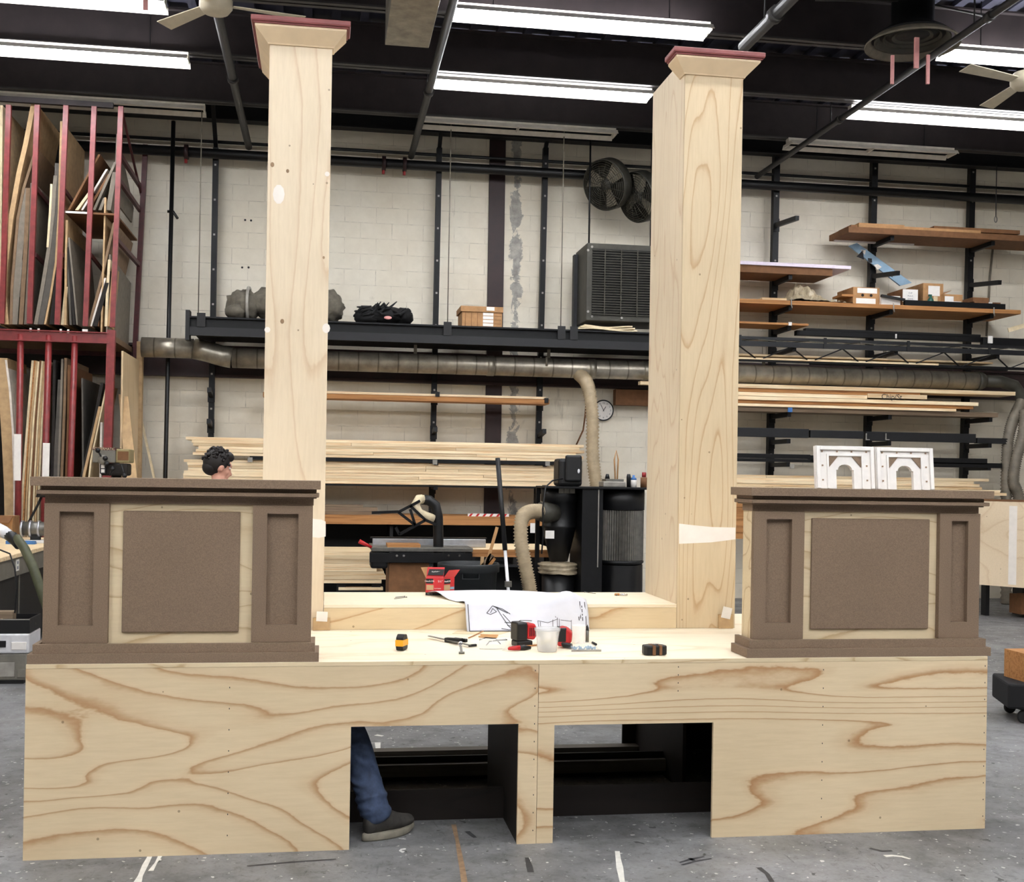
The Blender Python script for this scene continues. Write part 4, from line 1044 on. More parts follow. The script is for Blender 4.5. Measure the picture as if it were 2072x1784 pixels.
for a, b in (((42, 676), (36, 1060)), ((99, 678), (88, 1060)), ((152, 680), (139, 1060))):
    p, q = at(*a, Y=RY), at(*b, Y=RY); q2 = q + (q - p) * ((0 - q.z) / (q.z - p.z)); MB().tube([q2, p], .036, 10).build('upright', M['rack_red'], T)
p, q = at(226, 668, Y=RY), at(217, 960, Y=RY); q2 = q + (q - p) * ((0 - q.z) / (q.z - p.z)); MB().bar(q2, p, .09, .08, up=(0, 1, 0)).build('corner_post', M['rack_red'], T)
xr_ = at(225, 668, Y=RY).x
for ya, yb in ((0, zs), (zs, ztop)): MB().bar((xr_ + .02, RB - .03, ya), (xr_ + .08 * (yb > zs) + .03, RB - .03, yb), .06, .06, up=(0, 1, 0)).build('rear_post', M['rack_red_dark'], T)
for (za, zb_) in ((zs + 1.05, zs + 1.05), (zs + 1.75, zs + 1.75), (zs + 2.05, zs + 2.05)):
    MB().bar((xr_ + .05, RY, za), (xr_ + .05, RB, zb_), .04, .05).build('side_rail', M['rack_red_dark'], T)
MB().bar((xr_ + .08, RY, ztop - .05), (xr_ + .06, RB, zs + 1.95), .025, .025).build('side_brace', M['rack_red_dark'], T)
for xx in (60, 116, 173):
    p = at(xx, 657, Y=RY)
    for dz in (.7, 1.45): MB().bar((p.x + .04, RY + .04, p.z + dz + .1), (p.x + .04, RB - .06, p.z + dz), .02, .05).build('divider_rail', M['rack_red_dark'], T)
MB().box(sh_l, at(150, 600, Y=RB).x, RB - .02, RB - .002, 0, ztop - .12).build('back_panel', M['sheet_dark'], T)  # dark sheet added in place of the shade behind the stacked panels
for x, y in ((62, 667), (78, 668), (123, 669), (138, 670)): 
    q = at(x, y, Y=RY - .021); MB().box(q.x - .012, q.x + .012, RY - .0225, RY - .0205, q.z - .02, q.z + .02).build('paint_chip', M['drip_white'], T)
q = at(172, 668, Y=RY - .021); MB().box(q.x - .03, q.x + .03, RY - .0225, RY - .0205, q.z - .016, q.z + .012).build('white_label', M['white_paint'], T)
for a, b in (((36, 878), (35, 972)), ((94, 896), (92, 972))):
    p, q = at(*a, Y=RY - .037), at(*b, Y=RY - .037)
    tag(MB().bar(q, p, .075, .006, up=(0, 1, 0)).build('paper_sleeve', M['white_paint']), 'white sleeve round the %s red upright in the lower rack' % ('left' if a[0] < 60 else 'middle'), 'sleeve') 

UB = 'panels leaning in the upper red rack'; LB = 'panels leaning in the lower red rack'
y0, y1 = RY + .05, RB - .3
ub = lambda path, w, mat, lab, d=y1: sheet(path, w, mat, lab, y0 + rnd.uniform(0, .03), d, UB)
ub([(3, 213), (1, 400), (-2, 656)], 5, 'sheet_cream', 'pale yellow sheet at the far left of the upper red rack')
ub([(68, 207), (52, 290), (38, 350), (22, 440), (10, 540), (7, 600), (13, 656)], 9, 'sheet_tan', 'long bowed tan plank leaning across the first upper rack bay')
ub([(73, 300), (48, 380), (36, 440), (24, 580), (22, 656)], 5, 'sheet_brown', 'bowed brown sheet just right of the bowed tan plank')
ub([(52, 380), (46, 440), (36, 540), (28, 656)], 13, 'sheet_grey', 'thick greyish stack in the first upper rack bay')
ub([(49, 436), (42, 540), (33, 656)], 3.5, 'sheet_white', 'bright white thin sheet edge in the first upper rack bay')
ub([(57, 380), (52, 500), (42, 656)], 8, 'sheet_brown', 'brown grey sheet right of the bright white edge')
ub([(66, 370), (62, 500), (53, 656)], 8, 'sheet_grey', 'grey brown sheet beside the second red upright, upper rack')
ub([(112, 355), (107, 430), (99, 500), (86, 580), (72, 656)], 7, 'sheet_grey', 'bowed grey sheet with pale edge in the second upper rack bay')
ub([(117, 330), (114, 430), (106, 520), (95, 590), (82, 656)], 11, 'sheet_greydark', 'bowed dark grey sheet in the second upper rack bay')
ub([(124, 245), (121, 350), (119, 430), (113, 530), (102, 600), (91, 656)], 4, 'sheet_tan', 'tall thin tan strip in the second upper rack bay')
ub([(118, 540), (112, 600), (105, 656)], 10, 'sheet_dark', 'dark sheets leaning low in the second upper rack bay')
ub([(104, 372), (101, 430), (96, 500)], 4, 'sheet_cream', 'short cream strip high in the second upper rack bay', RY + .4)
ub([(134, 580), (130, 620), (126, 657)], 6, 'sheet_cream', 'short cream sheet at the foot of the third upper rack bay')
ub([(135, 445), (133, 520), (132, 657)], 4, 'sheet_tan', 'thin tan sheet in the third upper rack bay')
ub([(136, 490), (139, 570), (143, 657)], 4, 'sheet_greydark', 'thin dark grey sheet leaning left in the third upper rack bay', RB - .6)
ub([(138, 500), (144, 580), (150, 657)], 5, 'sheet_dark', 'black edged sheet leaning left in the third upper rack bay')
ub([(139, 480), (148, 570), (156, 657)], 3, 'sheet_grey', 'large grey sheet with its broad face showing in the third upper rack bay')
z = at(160, 427, Y=RY).z
t = thing('offcut_shelf', 'small brown shelf of offcuts high in the red rack', 'shelf', (at(183, 427, Y=RY).x, RY, z - .02))
MB().box(at(131, 427, Y=RY).x, at(235, 427, Y=RY).x, RY + .03, RB - .1, z - .022, z).build('shelf_board', M['hardboard'], t)
MB().box(at(131, 427, Y=RY).x, at(185, 427, Y=RY).x, RY + .024, RY + .0295, z - .022, z).build('front_strip', M['white_paint'], t, label='white front strip')
uo = lambda path, w, mat, lab, d=RY + .7: sheet(path, w, mat, lab, RY + .06 + rnd.uniform(0, .05), d, 'offcuts on the small rack shelf', 'offcut', 'offcut')
uo([(201, 312), (139, 425)], 4, 'hardboard', 'long brown offcut leaning farthest left on the small rack shelf', RB - .5)
uo([(182, 388), (155, 425)], 6, 'sheet_cream', 'short pale splintered offcut on the small rack shelf', RY + .2)
uo([(216, 342), (166, 425)], 4, 'sheet_white', 'white strip leaning on the small rack shelf', RY + .2)
uo([(221, 352), (178, 425)], 5, 'hardboard', 'dark brown strip right of the white one on the small rack shelf')
uo([(233, 328), (190, 425)], 5, 'sheet_grey', 'long grey strip leaning on the small rack shelf', RY + .3)
uo([(212, 400), (202, 425)], 6, 'sheet_grey', 'short grey block on the small rack shelf', RY + .3)
uo([(232, 348), (219, 425)], 9, 'sheet_grey', 'thick grey board at the right of the small rack shelf', RY + .5)
ub([(231, 450), (206, 560), (180, 660)], 5, 'sheet_brown', 'long dark brown panel leaning in the last upper rack bay')
ub([(213, 562), (184, 660)], 3.5, 'sheet_white', 'thin white strip leaning in the last upper rack bay', RY + .3)
ub([(216, 572), (192, 660)], 8, 'sheet_dark', 'dark boards right of the thin white strip, last upper rack bay')
ub([(221, 525), (217, 590), (214, 660)], 5, 'sheet_cream', 'cream upright board in the last upper rack bay', RY + .4)
ub([(229, 540), (224, 600), (219, 660)], 4, 'pine_z', 'thin pine strip beside the corner upright, upper rack', RY + .4)
ub([(200, 580), (198, 660)], 4, 'hardboard', 'short brown strip low in the last upper rack bay', RY + .5)
# broad panels standing along the open right side of the rack
def side_panel(ya, yb, za, zb_, mat, lab, dx=0, sl=0):
    x = xr_ - .03 + dx
    return tag(MB().hexa([(x, ya, za), (x + .018, ya, za), (x + .018, yb, za), (x, yb, za), (x + .02, ya, zb_), (x + .038, ya, zb_), (x + .038, yb, zb_ - sl), (x + .02, yb, zb_ - sl)]).build('wood_sheet', M[mat]), lab, 'sheet', 'broad panels along the rack side')
side_panel(RY + .07, RB - .1, zs, zs + .9, 'sheet_grey', 'broad grey panel standing along the right side of the upper rack', -.04, .1)
side_panel(RY + .07, RB - .15, zs, zs + 1.55, 'sheet_tan', 'broad tan panel standing behind the grey one along the rack side', -.10, .15)
side_panel(RY + .3, RB - .1, zs + 1.57, zs + 2.35, 'sheet_grey', 'grey green panel high along the right side of the rack', -.02, .6)

# lower bays
lb = lambda path, w, mat, lab, d=y1, g=LB: sheet([(a, b) for a, b in path[:-1]] + [path[-1]], w, mat, lab, y0 + rnd.uniform(0, .03), d, g)
fl_y = at(120, 1066, Y=RY).y
def foot(path):
    """carry a panel down to the floor along its lowest stretch"""
    (xa_, ya_), (xb_, yb_) = path[-2], path[-1]; q0, q1 = at(xa_, ya_, Y=RY), at(xb_, yb_, Y=RY)
    k = (q1.z - .002) / (q0.z - q1.z); X = q1.x + (q1.x - q0.x) * k * .5
    # pixel of the floor point
    p = Vector((X, RY, .002)) - Vector((0, 0, H)); zc = p.dot(CF)
    return path + [(1036 + FPX * p.dot(CR) / zc, CY - FPX * p.dot(CU) / zc)]
lbf = lambda path, w, mat, lab, d=y1, g=LB: sheet(foot(path), w, mat, lab, y0 + rnd.uniform(0, .03), d, g)
lbf([(4, 724), (9, 800), (15, 900), (19, 985)], 20, 'sheet_tan', 'fat rounded tan sheet at the far left of the lower rack', RB - .7)
lbf([(12, 728), (20, 790), (26, 870), (29, 985)], 4, 'sheet_white', 'white faced panel leaning behind the first lower red upright')
lbf([(66, 729), (56, 850), (46, 985)], 4, 'sheet_cream', 'pale edged sheet, leftmost of the upright pale stack in the lower rack')
cols = ['oak_board', 'sheet_tan', 'sheet_cream', 'hardboard', 'sheet_cream', 'sheet_tan', 'sheet_cream']
for i, cmat in enumerate(cols):
    a = 70 + i * 3.9; lbf([(a, 729 + (i % 3)), (a - 11 + i * .4, 850), (a - 20 + i * .9, 985)], 3.4, cmat, 'narrow tan and brown sheet edge inside the upright pale stack, lower red rack', y1 - .1 * (i % 3), 'sheet edges in the upright pale stack')
lbf([(122, 768), (119, 830), (110, 985)], 9, 'sheet_greydark', 'dark grey sheet with a stepped top in the middle lower rack bay')
lbf([(126, 726), (123, 830), (117, 985)], 4, 'sheet_grey', 'tall thin grey sheet in the middle lower rack bay')
lbf([(133, 724), (130, 830), (124, 985)], 5, 'sheet_brown', 'tall brown grey sheet in the middle lower rack bay')
lbf([(140, 738), (139, 850), (134, 985)], 6, 'hardboard', 'brown sheet with broad face in the middle lower rack bay')
lbf([(110, 728), (108, 850), (104, 985)], 5, 'sheet_dark', 'dark brown sheet behind the middle lower red upright')
lbf([(166, 765), (167, 840), (168, 985)], 3, 'sheet_greydark', 'large dark grey sheet standing deep in the right lower rack bay', RB - .35)
lbf([(206, 775), (190, 860), (166, 960)], 6, 'sheet_dark', 'black sheet leaning in the right lower rack bay', RB - .8)
lbf([(202, 822), (170, 960)], 5, 'sheet_tan', 'tan board leaning right of the black sheet, lower rack', RB - .9)
lbf([(216, 778), (205, 830), (184, 930)], 3, 'sheet_cream', 'thin cream board leaning against the lower corner post', RB - .9)
lbf([(205, 854), (204, 905)], 4, 'sheet_white', 'short white strip beside the lower corner post', RY + .2)
# outside the rack: panels leaning on the lower right side
x = xr_ + .1
tag(MB().box(x, x + .02, RY + .1, RB - .35, 0, zs - .2).build('wood_sheet', M['ply_side']), 'tall plywood sheet standing against the outside of the lower red rack', 'sheet')
p = at(270, 690, Y=RB - .3); tag(MB().box(x - .02 + .0, x + .05, RB - .3, RB - .18, 0, p.z).build('plank', M['sheet_tan']), 'tall narrow plank at the back corner of the red rack', 'plank')
a0, a1 = at(240, 798, Y=14.2), at(257, 803, Y=14.2); b0_, b1_ = at(248, 964, Y=14.0), at(270, 966, Y=14.0)
def lean_panel(tl, tr, bl, br, Y0, Y1, mat, lab, nm='wood_sheet', cat='sheet', th_=.02, edge=None):
    A, B_, C_, D_ = at(*tl, Y=Y1), at(*tr, Y=Y1), at(*bl, Y=Y0), at(*br, Y=Y0)
    k = C_.z / (A.z - C_.z); C2 = C_ + (C_ - A) * k; D2 = D_ + (D_ - B_) * (D_.z / (B_.z - D_.z))
    C2.y = max(C2.y, Y0 - .35); D2.y = C2.y
    o = Vector((0, th_, 0)); m = MB().hexa([C2, D2, D2 + o, C2 + o, A, B_, B_ + o, A + o]); return tag(m.build(nm, M[mat]), lab, cat)
lean_panel((240, 797), (259, 802), (248, 964), (272, 966), 13.75, 14.25, 'sheet_tan', 'tan board leaning outside the red rack behind the drill press')
lean_panel((278, 824), (283, 826), (304, 964), (309, 964), 15.2, 15.7, 'sheet_cream', 'thin pale strip leaning on the block wall right of the red rack', 'strip', 'strip')

# ---------------------------------------------------------------- drill press
Y = 12.6
c = at(222, 935, Y=Y); t = thing('drill_press', 'grey drill press with red banded head and round knobbed handles before the red rack', 'drill press', (c.x, Y, 0))
m = MB(); pbox(m, 187, 233, 908, 936, Y - .1, .32); m.build('head', M['machine_grey'], t, bevel=.01)
m = MB(); pbox(m, 186, 234, 905, 910.5, Y - .104, .33); ob = m.build('red_band', M['rack_red_dark'], t)
q = at(210, 908, Y=Y - .106); text_mesh('POWERMATIC', .034, 'sheet_cream', t, Matrix.Translation((q.x, q.y - .0005, q.z)) @ FRONT)
m = MB(); pbox(m, 233.5, 262, 908, 936, Y - .06, .3); m.build('motor_cover', M['machine_gold'], t, bevel=.012)
m = MB(); pbox(m, 238, 260, 913, 931, Y - .064, .003); m.build('cover_plate', M['hardboard'], t)
m = MB(); pbox(m, 203, 258, 937, 962, Y - .06, .26); m.build('lower_casting', M['sheet_dark'], t, bevel=.02)
m = MB(); pbox(m, 202, 214, 937, 958, Y - .1, .035); sw = m.build('switch_box', M['black_plastic'], t)
for k in (0, 1):
    m = MB(); pbox(m, 204.5, 211.5, 940 + 9 * k, 947 + 9 * k, Y - .1025, .002); m.build('socket_plate', M['white_paint'], sw)
for a, b in (((209, 931), (198, 911)), ((209, 931), (213, 927)), ((210, 930), (216, 938)), ((246, 940), (252, 962)), ((222, 962), (228, 948))):
    p, q = at(*a, Y=Y - .14), at(*b, Y=Y - .16); m = MB().tube([p, q], .009, 8).ball(q, .026, 10, 8); m.build('handle', M['black_plastic'], t)
q = at(209, 930, Y=Y - .13); MB().lathe([(.05, 0), (.05, .02), (.02, .03)], (q.x, q.y, q.z), 20, axis='y').build('hub', M['machine_grey'], t)
cx = at(236, 950, Y=Y + .12).x
MB().lathe([(.05, .0), (.05, at(236, 962, Y=Y).z + .03)], (cx, Y + .12, .0), 20).build('post', M['dull_metal'], t)
MB().box(cx - .25, cx + .25, Y - .3, Y + .25, 0, .05).build('base', M['machine_grey'], t, bevel=.01)
MB().box(cx - .22, cx + .2, Y - .3, Y + .06, 1.02, 1.06).build('work_table', M['dull_metal'], t, bevel=.006)

# ---------------------------------------------------------------- bench and tool cases at the lower left
BZ = .92
e0 = at(0, 1131, Z=BZ); e1 = at(90, 1104, Z=BZ); bx = (e0.x + e1.x) / 2
t = thing('workbench', 'wooden topped workbench with grey apron at the far left edge', 'workbench', (bx - .5, 10.6, 0))
MB().box(bx - 1.1, bx, 9.0, 13.3, BZ - .035, BZ).build('bench_top', M['pine'], t, bevel=.003)
MB().box(bx - 1.05, bx - .03, 9.04, 13.26, BZ - .2, BZ - .036).build('apron', M['machine_grey'], t)
MB().box(bx - 1.02, bx - .06, 9.1, 13.2, .08, BZ - .201).build('cabinet', M['black_paint'], t)
for yy in (10.0, 11.0, 12.0): MB().box(bx - .0595, bx - .052, yy, yy + .02, .1, BZ - .21).build('door_edge', M['machine_grey'], t)
q = at(35, 1143, X=bx - .028); o_ = MB().box(bx - .0295, bx - .024, q.y - .05, q.y + .05, q.z - .05, q.z + .05).build('outlet', M['white_paint'], t)
for k in (-1, 1): MB().box(bx - .0245, bx - .0225, q.y - .02, q.y + .02, q.z + k * .022 - .012, q.z + k * .022 + .012).build('socket', M['ink_grey'], o_)
for yy in (9.1, 13.1): MB().box(bx - 1.0, bx - .1, yy, yy + .08, 0, .079).build('foot', M['black_paint'], t)
# things on the bench
q = at(12, 1086, Z=BZ); tt = thing('cardboard_box', 'open brown cardboard box on the bench at the left edge', 'box', q)
m = MB(); pbox(m, -30, 25, 1044, 1085.5, q.y, .3); v0 = min(p.z for p in m.v); dz = BZ + .001 - v0
for p in m.v: p.z += dz
m.build('carton', M['cardboard'], tt); zt_ = max(p.z for p in m.v)
MB().hexa([(q.x - .15, q.y - .09, zt_ - .07), (q.x + .05, q.y - .09, zt_ - .07), (q.x + .07, q.y - .001, zt_), (q.x - .15, q.y - .001, zt_), (q.x - .15, q.y - .09, zt_ - .064), (q.x + .05, q.y - .09, zt_ - .064), (q.x + .07, q.y - .001, zt_ + .006), (q.x - .15, q.y - .001, zt_ + .006)]).build('flap', M['cardboard_dark'], tt)
q = at(42, 1101, Z=BZ); m = MB()
for k in range(7):
    tag(MB().box(q.x - .14, q.x + .13, q.y + .02 * (k % 4), q.y + .018 + .02 * (k % 4), BZ + .001 + .016 * (k // 4), BZ + .016 + .016 * (k // 4)).build('blue_stick', M['blue_plastic']), 'blue stick in the small bundle on the left bench', 'stick', 'blue sticks on the left bench')
q = at(73, 1098, Z=BZ); tt = thing('bench_grinder', 'small bench grinder at the far end of the left bench', 'grinder', (q.x, q.y, BZ))
MB().box(q.x - .11, q.x + .1, q.y - .08, q.y + .08, BZ + .0005, BZ + .03).build('base', M['white_metal'], tt, bevel=.004)
MB().tube([(q.x - .12, q.y, BZ + .14), (q.x + .1, q.y, BZ + .14)], .07, 16).build('motor', M['dull_metal'], tt)
for k in (-.14, -.06, .02): MB().tube([(q.x + k, q.y, BZ + .14), (q.x + k + .02, q.y, BZ + .14)], .082, 16).build('wheel_guard', M['aluminium'], tt)
MB().box(q.x - .05, q.x + .04, q.y - .03, q.y + .03, BZ + .031, BZ + .08).build('stand', M['black_paint'], tt)
q2 = at(60, 1088, Z=BZ); tt = thing('bench_lamp', 'black jointed lamp arm rising from the left bench beside the counter', 'lamp', (q2.x, q2.y + .25, BZ))
l0 = Vector((q2.x, q2.y + .25, BZ + .001)); l1 = at(57, 1058, Y=l0.y); l2 = at(76, 1022, Y=l0.y); l3 = at(86, 1000, Y=l0.y)
MB().lathe([(.07, 0), (.07, .02), (.02, .03)], l0, 16).build('base', M['black_paint'], tt); MB().tube([l0 + up * .03, l1, l2, l3], .013, 8).build('arm', M['black_paint'], tt)
MB().lathe([(.02, .06), (.05, .04), (.07, -.03), (.066, -.03), (.045, .035), (.0, .05)], l3, 16).build('shade', M['black_paint'], tt)
# vacuum hose with grey nozzle draped over the bench edge
pts = [at(34, 1088, Y=9.3), at(50, 1110, Y=9.2), at(66, 1145, Y=9.1), at(80, 1185, Y=9.05), at(90, 1215, Y=9.05)]
tt = thing('vacuum_hose', 'dark green vacuum hose with grey nozzle hanging over the end of the left bench', 'hose', pts[0])
end = pts[-1]; pts += [Vector((end.x + .12, end.y, .4)), Vector((end.x + .1, end.y + .1, .05))]
MB().tube(pts, .034, 12).build('hose', M['hose_green'], tt)
MB().tube([at(-14, 1066, Y=9.36), at(8, 1076, Y=9.35), at(20, 1084, Y=9.33)], [.05, .046, .04], 12).build('nozzle', M['white_metal'], tt)
MB().tube([at(12, 1080, Y=9.34), at(24, 1086, Y=9.32), at(34, 1096, Y=9.3), at(40, 1104, Y=9.28)], [.036, .044, .04, .036], 12).build('collar', M['black_plastic'], tt)
tag(MB().tube([at(0, 1112, Y=9.05), at(20, 1120, Y=9.0), at(30, 1150, Y=8.98), at(34, 1190, Y=8.98), at(30, 1240, Y=8.98)], .006, 6).build('power_cable', M['black_plastic']), 'thin black cable hanging down in front of the left bench', 'cable')
# cases
q = at(28, 1384, Z=0); Yc = q.y
def xz(x, y, Y): p = at(x, y, Y=Y); return p.x, p.z
xr1, _ = xz(55, 1350, Yc); xl1 = xr1 - .42; zt1 = xz(30, 1322, Yc)[1]
tt = thing('tool_case', 'grey plastic tool case on the floor at the left, bottom of the stack', 'tool case', ((xl1 + xr1) / 2, Yc + .2, 0))
MB().box(xl1, xr1, Yc, Yc + .34, .03, zt1).build('shell', M['machine_grey'], tt, bevel=.012)
MB().box(xl1 + .03, xr1 - .03, Yc + .02, Yc + .32, 0, .0295).build('feet', M['black_plastic'], tt)
zr = zt1 * .30
MB().box(xl1 + .05, xr1 - .09, Yc - .012, Yc - .0005, zt1 * .25, zt1 * .72).build('front_panel', M['bag_plastic'], tt, bevel=.004); MB().box(xr1 - .07, xr1 - .01, Yc - .016, Yc - .0005, zt1 * .22, zt1 * .5).build('latch', M['machine_grey'], tt, bevel=.004)
zt2 = xz(30, 1281, Yc)[1]; zt3 = xz(30, 1252, Yc)[1]
xr2, _ = xz(60, 1300, Yc)
tt = thing('tool_case', 'pale grey tool case with black drawer slot, in the middle of the left stack', 'tool case', ((xl1 + xr2) / 2, Yc + .2, zt1))
MB().box(xl1, xr2, Yc - .01, Yc + .36, zt1 + .001, zt2).build('shell', M['white_metal'], tt, bevel=.014)
MB().box(xl1 + .02, xr2 - .17, Yc - .016, Yc - .0105, zt1 + .05, zt1 + .1).build('drawer_slot', M['black_plastic'], tt); MB().box(xr2 - .13, xr2 - .02, Yc - .02, Yc - .0105, zt1 + .03, zt1 + .09).build('latch', M['white_paint'], tt, bevel=.006)
tt = thing('open_tool_tray', 'open black tool tray on top of the pale grey case at the left', 'tool tray', ((xl1 + xr2) / 2, Yc + .2, zt2))
m = MB(); z0, z1 = zt2 + .001, zt3; w_ = .012
m.box(xl1, xr2, Yc - .005, Yc + .36, z0, z0 + .02).box(xl1, xr2, Yc - .005, Yc - .005 + w_, z0 + .02, z1).box(xl1, xr2, Yc + .36 - w_, Yc + .36, z0 + .02, z1).box(xl1, xl1 + w_, Yc + .007, Yc + .348, z0 + .02, z1).box(xr2 - w_, xr2, Yc + .007, Yc + .348, z0 + .02, z1)
m.build('tray', M['black_plastic'], tt); MB().box(xl1, xr2, Yc - .008, Yc - .0055, z1 - .008, z1).build('pale_rim', M['bag_plastic'], tt)
tag(MB().box(xl1 + .06, xr2 - .14, Yc + .05, Yc + .16, z0 + .021, z1 + .05).build('wooden_caddy', M['weathered']), 'brown wooden caddy standing in the open black tool tray', 'caddy')
tag(MB().tube([(xr2 - .1, Yc + .08, z0 + .05), (xr2 - .02, Yc + .2, z0 + .05)], .028, 10).build('glue_bottle', M['hose_grey']), 'dull olive bottle lying in the open black tool tray', 'bottle')
# ---------------------------------------------------------------- cantilever lumber racks on the back wall
UY = 15.62
zroof = at(1000, 300, Y=UY).z
def under(xr, yb, Y): return at(xr, yb, Y=Y).z - .032
zA, zB, zC_, zD = under(1800, 474, 14.95), under(1600, 546, 14.95) - .052, under(1700, 619, 14.93) - .01, under(1560, 656, 14.95)
zE, zF, zG, zH, zI, zJ = under(1560, 699, 14.8), under(1500, 831, 14.94), under(1850, 893, 14.95), under(1560, 934, 14.95), under(1560, 996, 14.78), under(1700, 681, 15.2)
def upright(px_top, px_bot, lab, arms, w=.07, brace=True, z0=0, ztop=None):
    """arms: list of (photo y at the upright, length, rise)"""
    a, b = at(*px_top, Y=UY), at(*px_bot, Y=UY)
    t = thing('rack_upright', lab, 'rack upright', (b.x, UY, z0))
    zt_ = ztop or a.z
    top = b + (a - b) * ((zt_ - b.z) / (a.z - b.z)); bot = b + (a - b) * ((z0 - b.z) / (a.z - b.z))
    MB().bar(bot, top, w, .09, up=(0, 1, 0)).build('channel', M['black_steel'], t)
    for k in range(int((zt_ - z0) / .42)):
        f = (k + .5) / int((zt_ - z0) / .42); q = bot.lerp(top, f); MB().box(q.x - .012, q.x + .012, UY - .049, UY - .0455, q.z - .012, q.z + .012).build('bolt', M['bag_plastic'], t)
    for y, ln, rise in arms:
        f_ = top.lerp(bot, (top.z - y) / (top.z - bot.z)) if y < 20 else at(px_bot[0] + (px_top[0] - px_bot[0]) * (y - px_bot[1]) / (px_top[1] - px_bot[1]), y, Y=UY)
        m = MB().bar((f_.x, UY - .046, f_.z), (f_.x, UY - .046 - ln, f_.z + rise), .05, .06); ob = m.build('arm', M['black_steel'], t)
        MB().box(f_.x - .045, f_.x + .045, UY - .06, UY - .0465, f_.z - .09, f_.z + .09).build('arm_bracket', M['black_steel'], t)
    if brace: MB().bar(top, top + Vector((0, -1.1, .95)), .05, .05).build('roof_brace', M['black_steel'], t)
    return t
upright((437, 300), (427, 885), 'tall black rack upright left of the left post', [(800, .3, .05), (862, .3, .05)])
upright((889, 300), (876, 895), 'tall black rack upright left of the dark red steel column', [(806, .5, .02), (875, .3, .03), (937, .5, 0), (985, .5, 0)])
upright((1104, 300), (1089, 895), 'tall black rack upright right of the dark red steel column', [(818, .5, .02), (882, .4, .05), (940, .5, 0), (985, .5, 0)])
upright((1571, 300), (1557, 960), 'tall black rack upright just right of the right post', [(457, .75, -.06), (zB, .56, 0), (zC_, .58, 0), (zD, .56, 0), (zE, .75, 0), (zF, .62, 0), (zG, .62, 0), (zH, .62, 0), (zI, .7, 0)], .085)
upright((1769, 310), (1752, 1000), 'tall black rack upright behind the cardboard boxes on the right', [(zA, .56, 0), (560, .75, -.08), (zC_, .58, 0), (zE, .75, 0), (zF, .62, 0), (zG, .62, 0), (zH, .62, 0), (zI, .7, 0)], .085)
upright((1967, 320), (1948, 1000), 'tall black rack upright farthest right on the block wall', [(zA, .56, 0), (578, .75, -.08), (zC_, .58, 0), (zE, .75, 0), (zF, .62, 0), (zG, .62, 0), (zH, .62, 0), (zI, .7, 0)], .085)

def plank(x0, x1, yt, yb, xr, Y, dep, mat, name, lab, cat='board', group=None, dz=0):
    b = hbox(x0, x1, yt, yb, Y, dep, xr); return tag(MB().box(b[0], b[1], b[2], b[3], b[4] + dz + .0006, b[5] + dz - .0006).build(name, M[mat]), lab, cat, group)
def pile(x0, x1, ytop, ybot, n, xr, Y, dep, lab, group, mat='pine', jl=(0, 0), jr=(0, 0), split=.5):
    zt_, zb_ = at(xr, ytop, Y=Y).z, at(xr, ybot, Y=Y).z; h = (zt_ - zb_) / n
    for k in range(n):
        a = at(x0 + rnd.uniform(*jl), (ytop + ybot) / 2, Y=Y).x; b = at(x1 + rnd.uniform(*jr), (ytop + ybot) / 2, Y=Y).x
        cuts = [a, b]
        if rnd.random() < split:
            cuts = [a] + sorted(a + (b - a) * rnd.uniform(.15, .85) for _ in range(rnd.choice((1, 1, 2)))) + [b]
        for p, q in zip(cuts[:-1], cuts[1:]):
            yj = Y + rnd.uniform(0, .012)
            tag(MB().box(p + .002, q - .002, yj, yj + dep, zb_ + k * h + .0008, zb_ + (k + 1) * h - .0008).build('pine_board', M[mat]), lab, 'board', group)
pile(374, 1172, 889, 925, 6, 666, 15.12, .4, 'pale pine board in the upper long pile on the middle wall rack', 'pine boards in the upper long pile', jl=(0, 30), jr=(-8, 12), split=.75)
pile(370, 1150, 934, 978, 8, 666, 15.1, .42, 'pale pine board in the lower long pile on the middle wall rack', 'pine boards in the lower long pile', jl=(0, 14), jr=(-10, 20), split=.75)
b = hbox(505, 1150, 925.5, 932.5, 15.06, .06, 666)
t = thing('black_rail', 'long black steel rail between the two long pine piles', 'rail', ((b[0] + b[1]) / 2, b[2], b[4])); MB().box(*b).build('rail', M['black_steel'], t)
for px in (506, 880, 1108): q = at(px, 932 + (px - 666) * .013, Y=15.055); MB().box(q.x - .03, q.x + .03, 15.05, 15.0595, q.z - .03, q.z + .03).build('white_tag', M['bag_plastic'], t)
b = hbox(372, 1150, 979, 982, 15.08, .5, 666); tag(MB().box(*b).build('black_rail', M['black_steel']), 'thin black steel rail under the lower long pine pile', 'rail')
plank(532, 1112, 796, 806, 666, 15.1, .35, 'oak_board', 'shelf_plank', 'long reddish plank lying on the upper arms of the middle wall rack')
plank(640, 1105, 791, 795.6, 666, 15.16, .25, 'pine', 'shelf_plank', 'pale plank lying on top of the reddish plank on the middle wall rack')
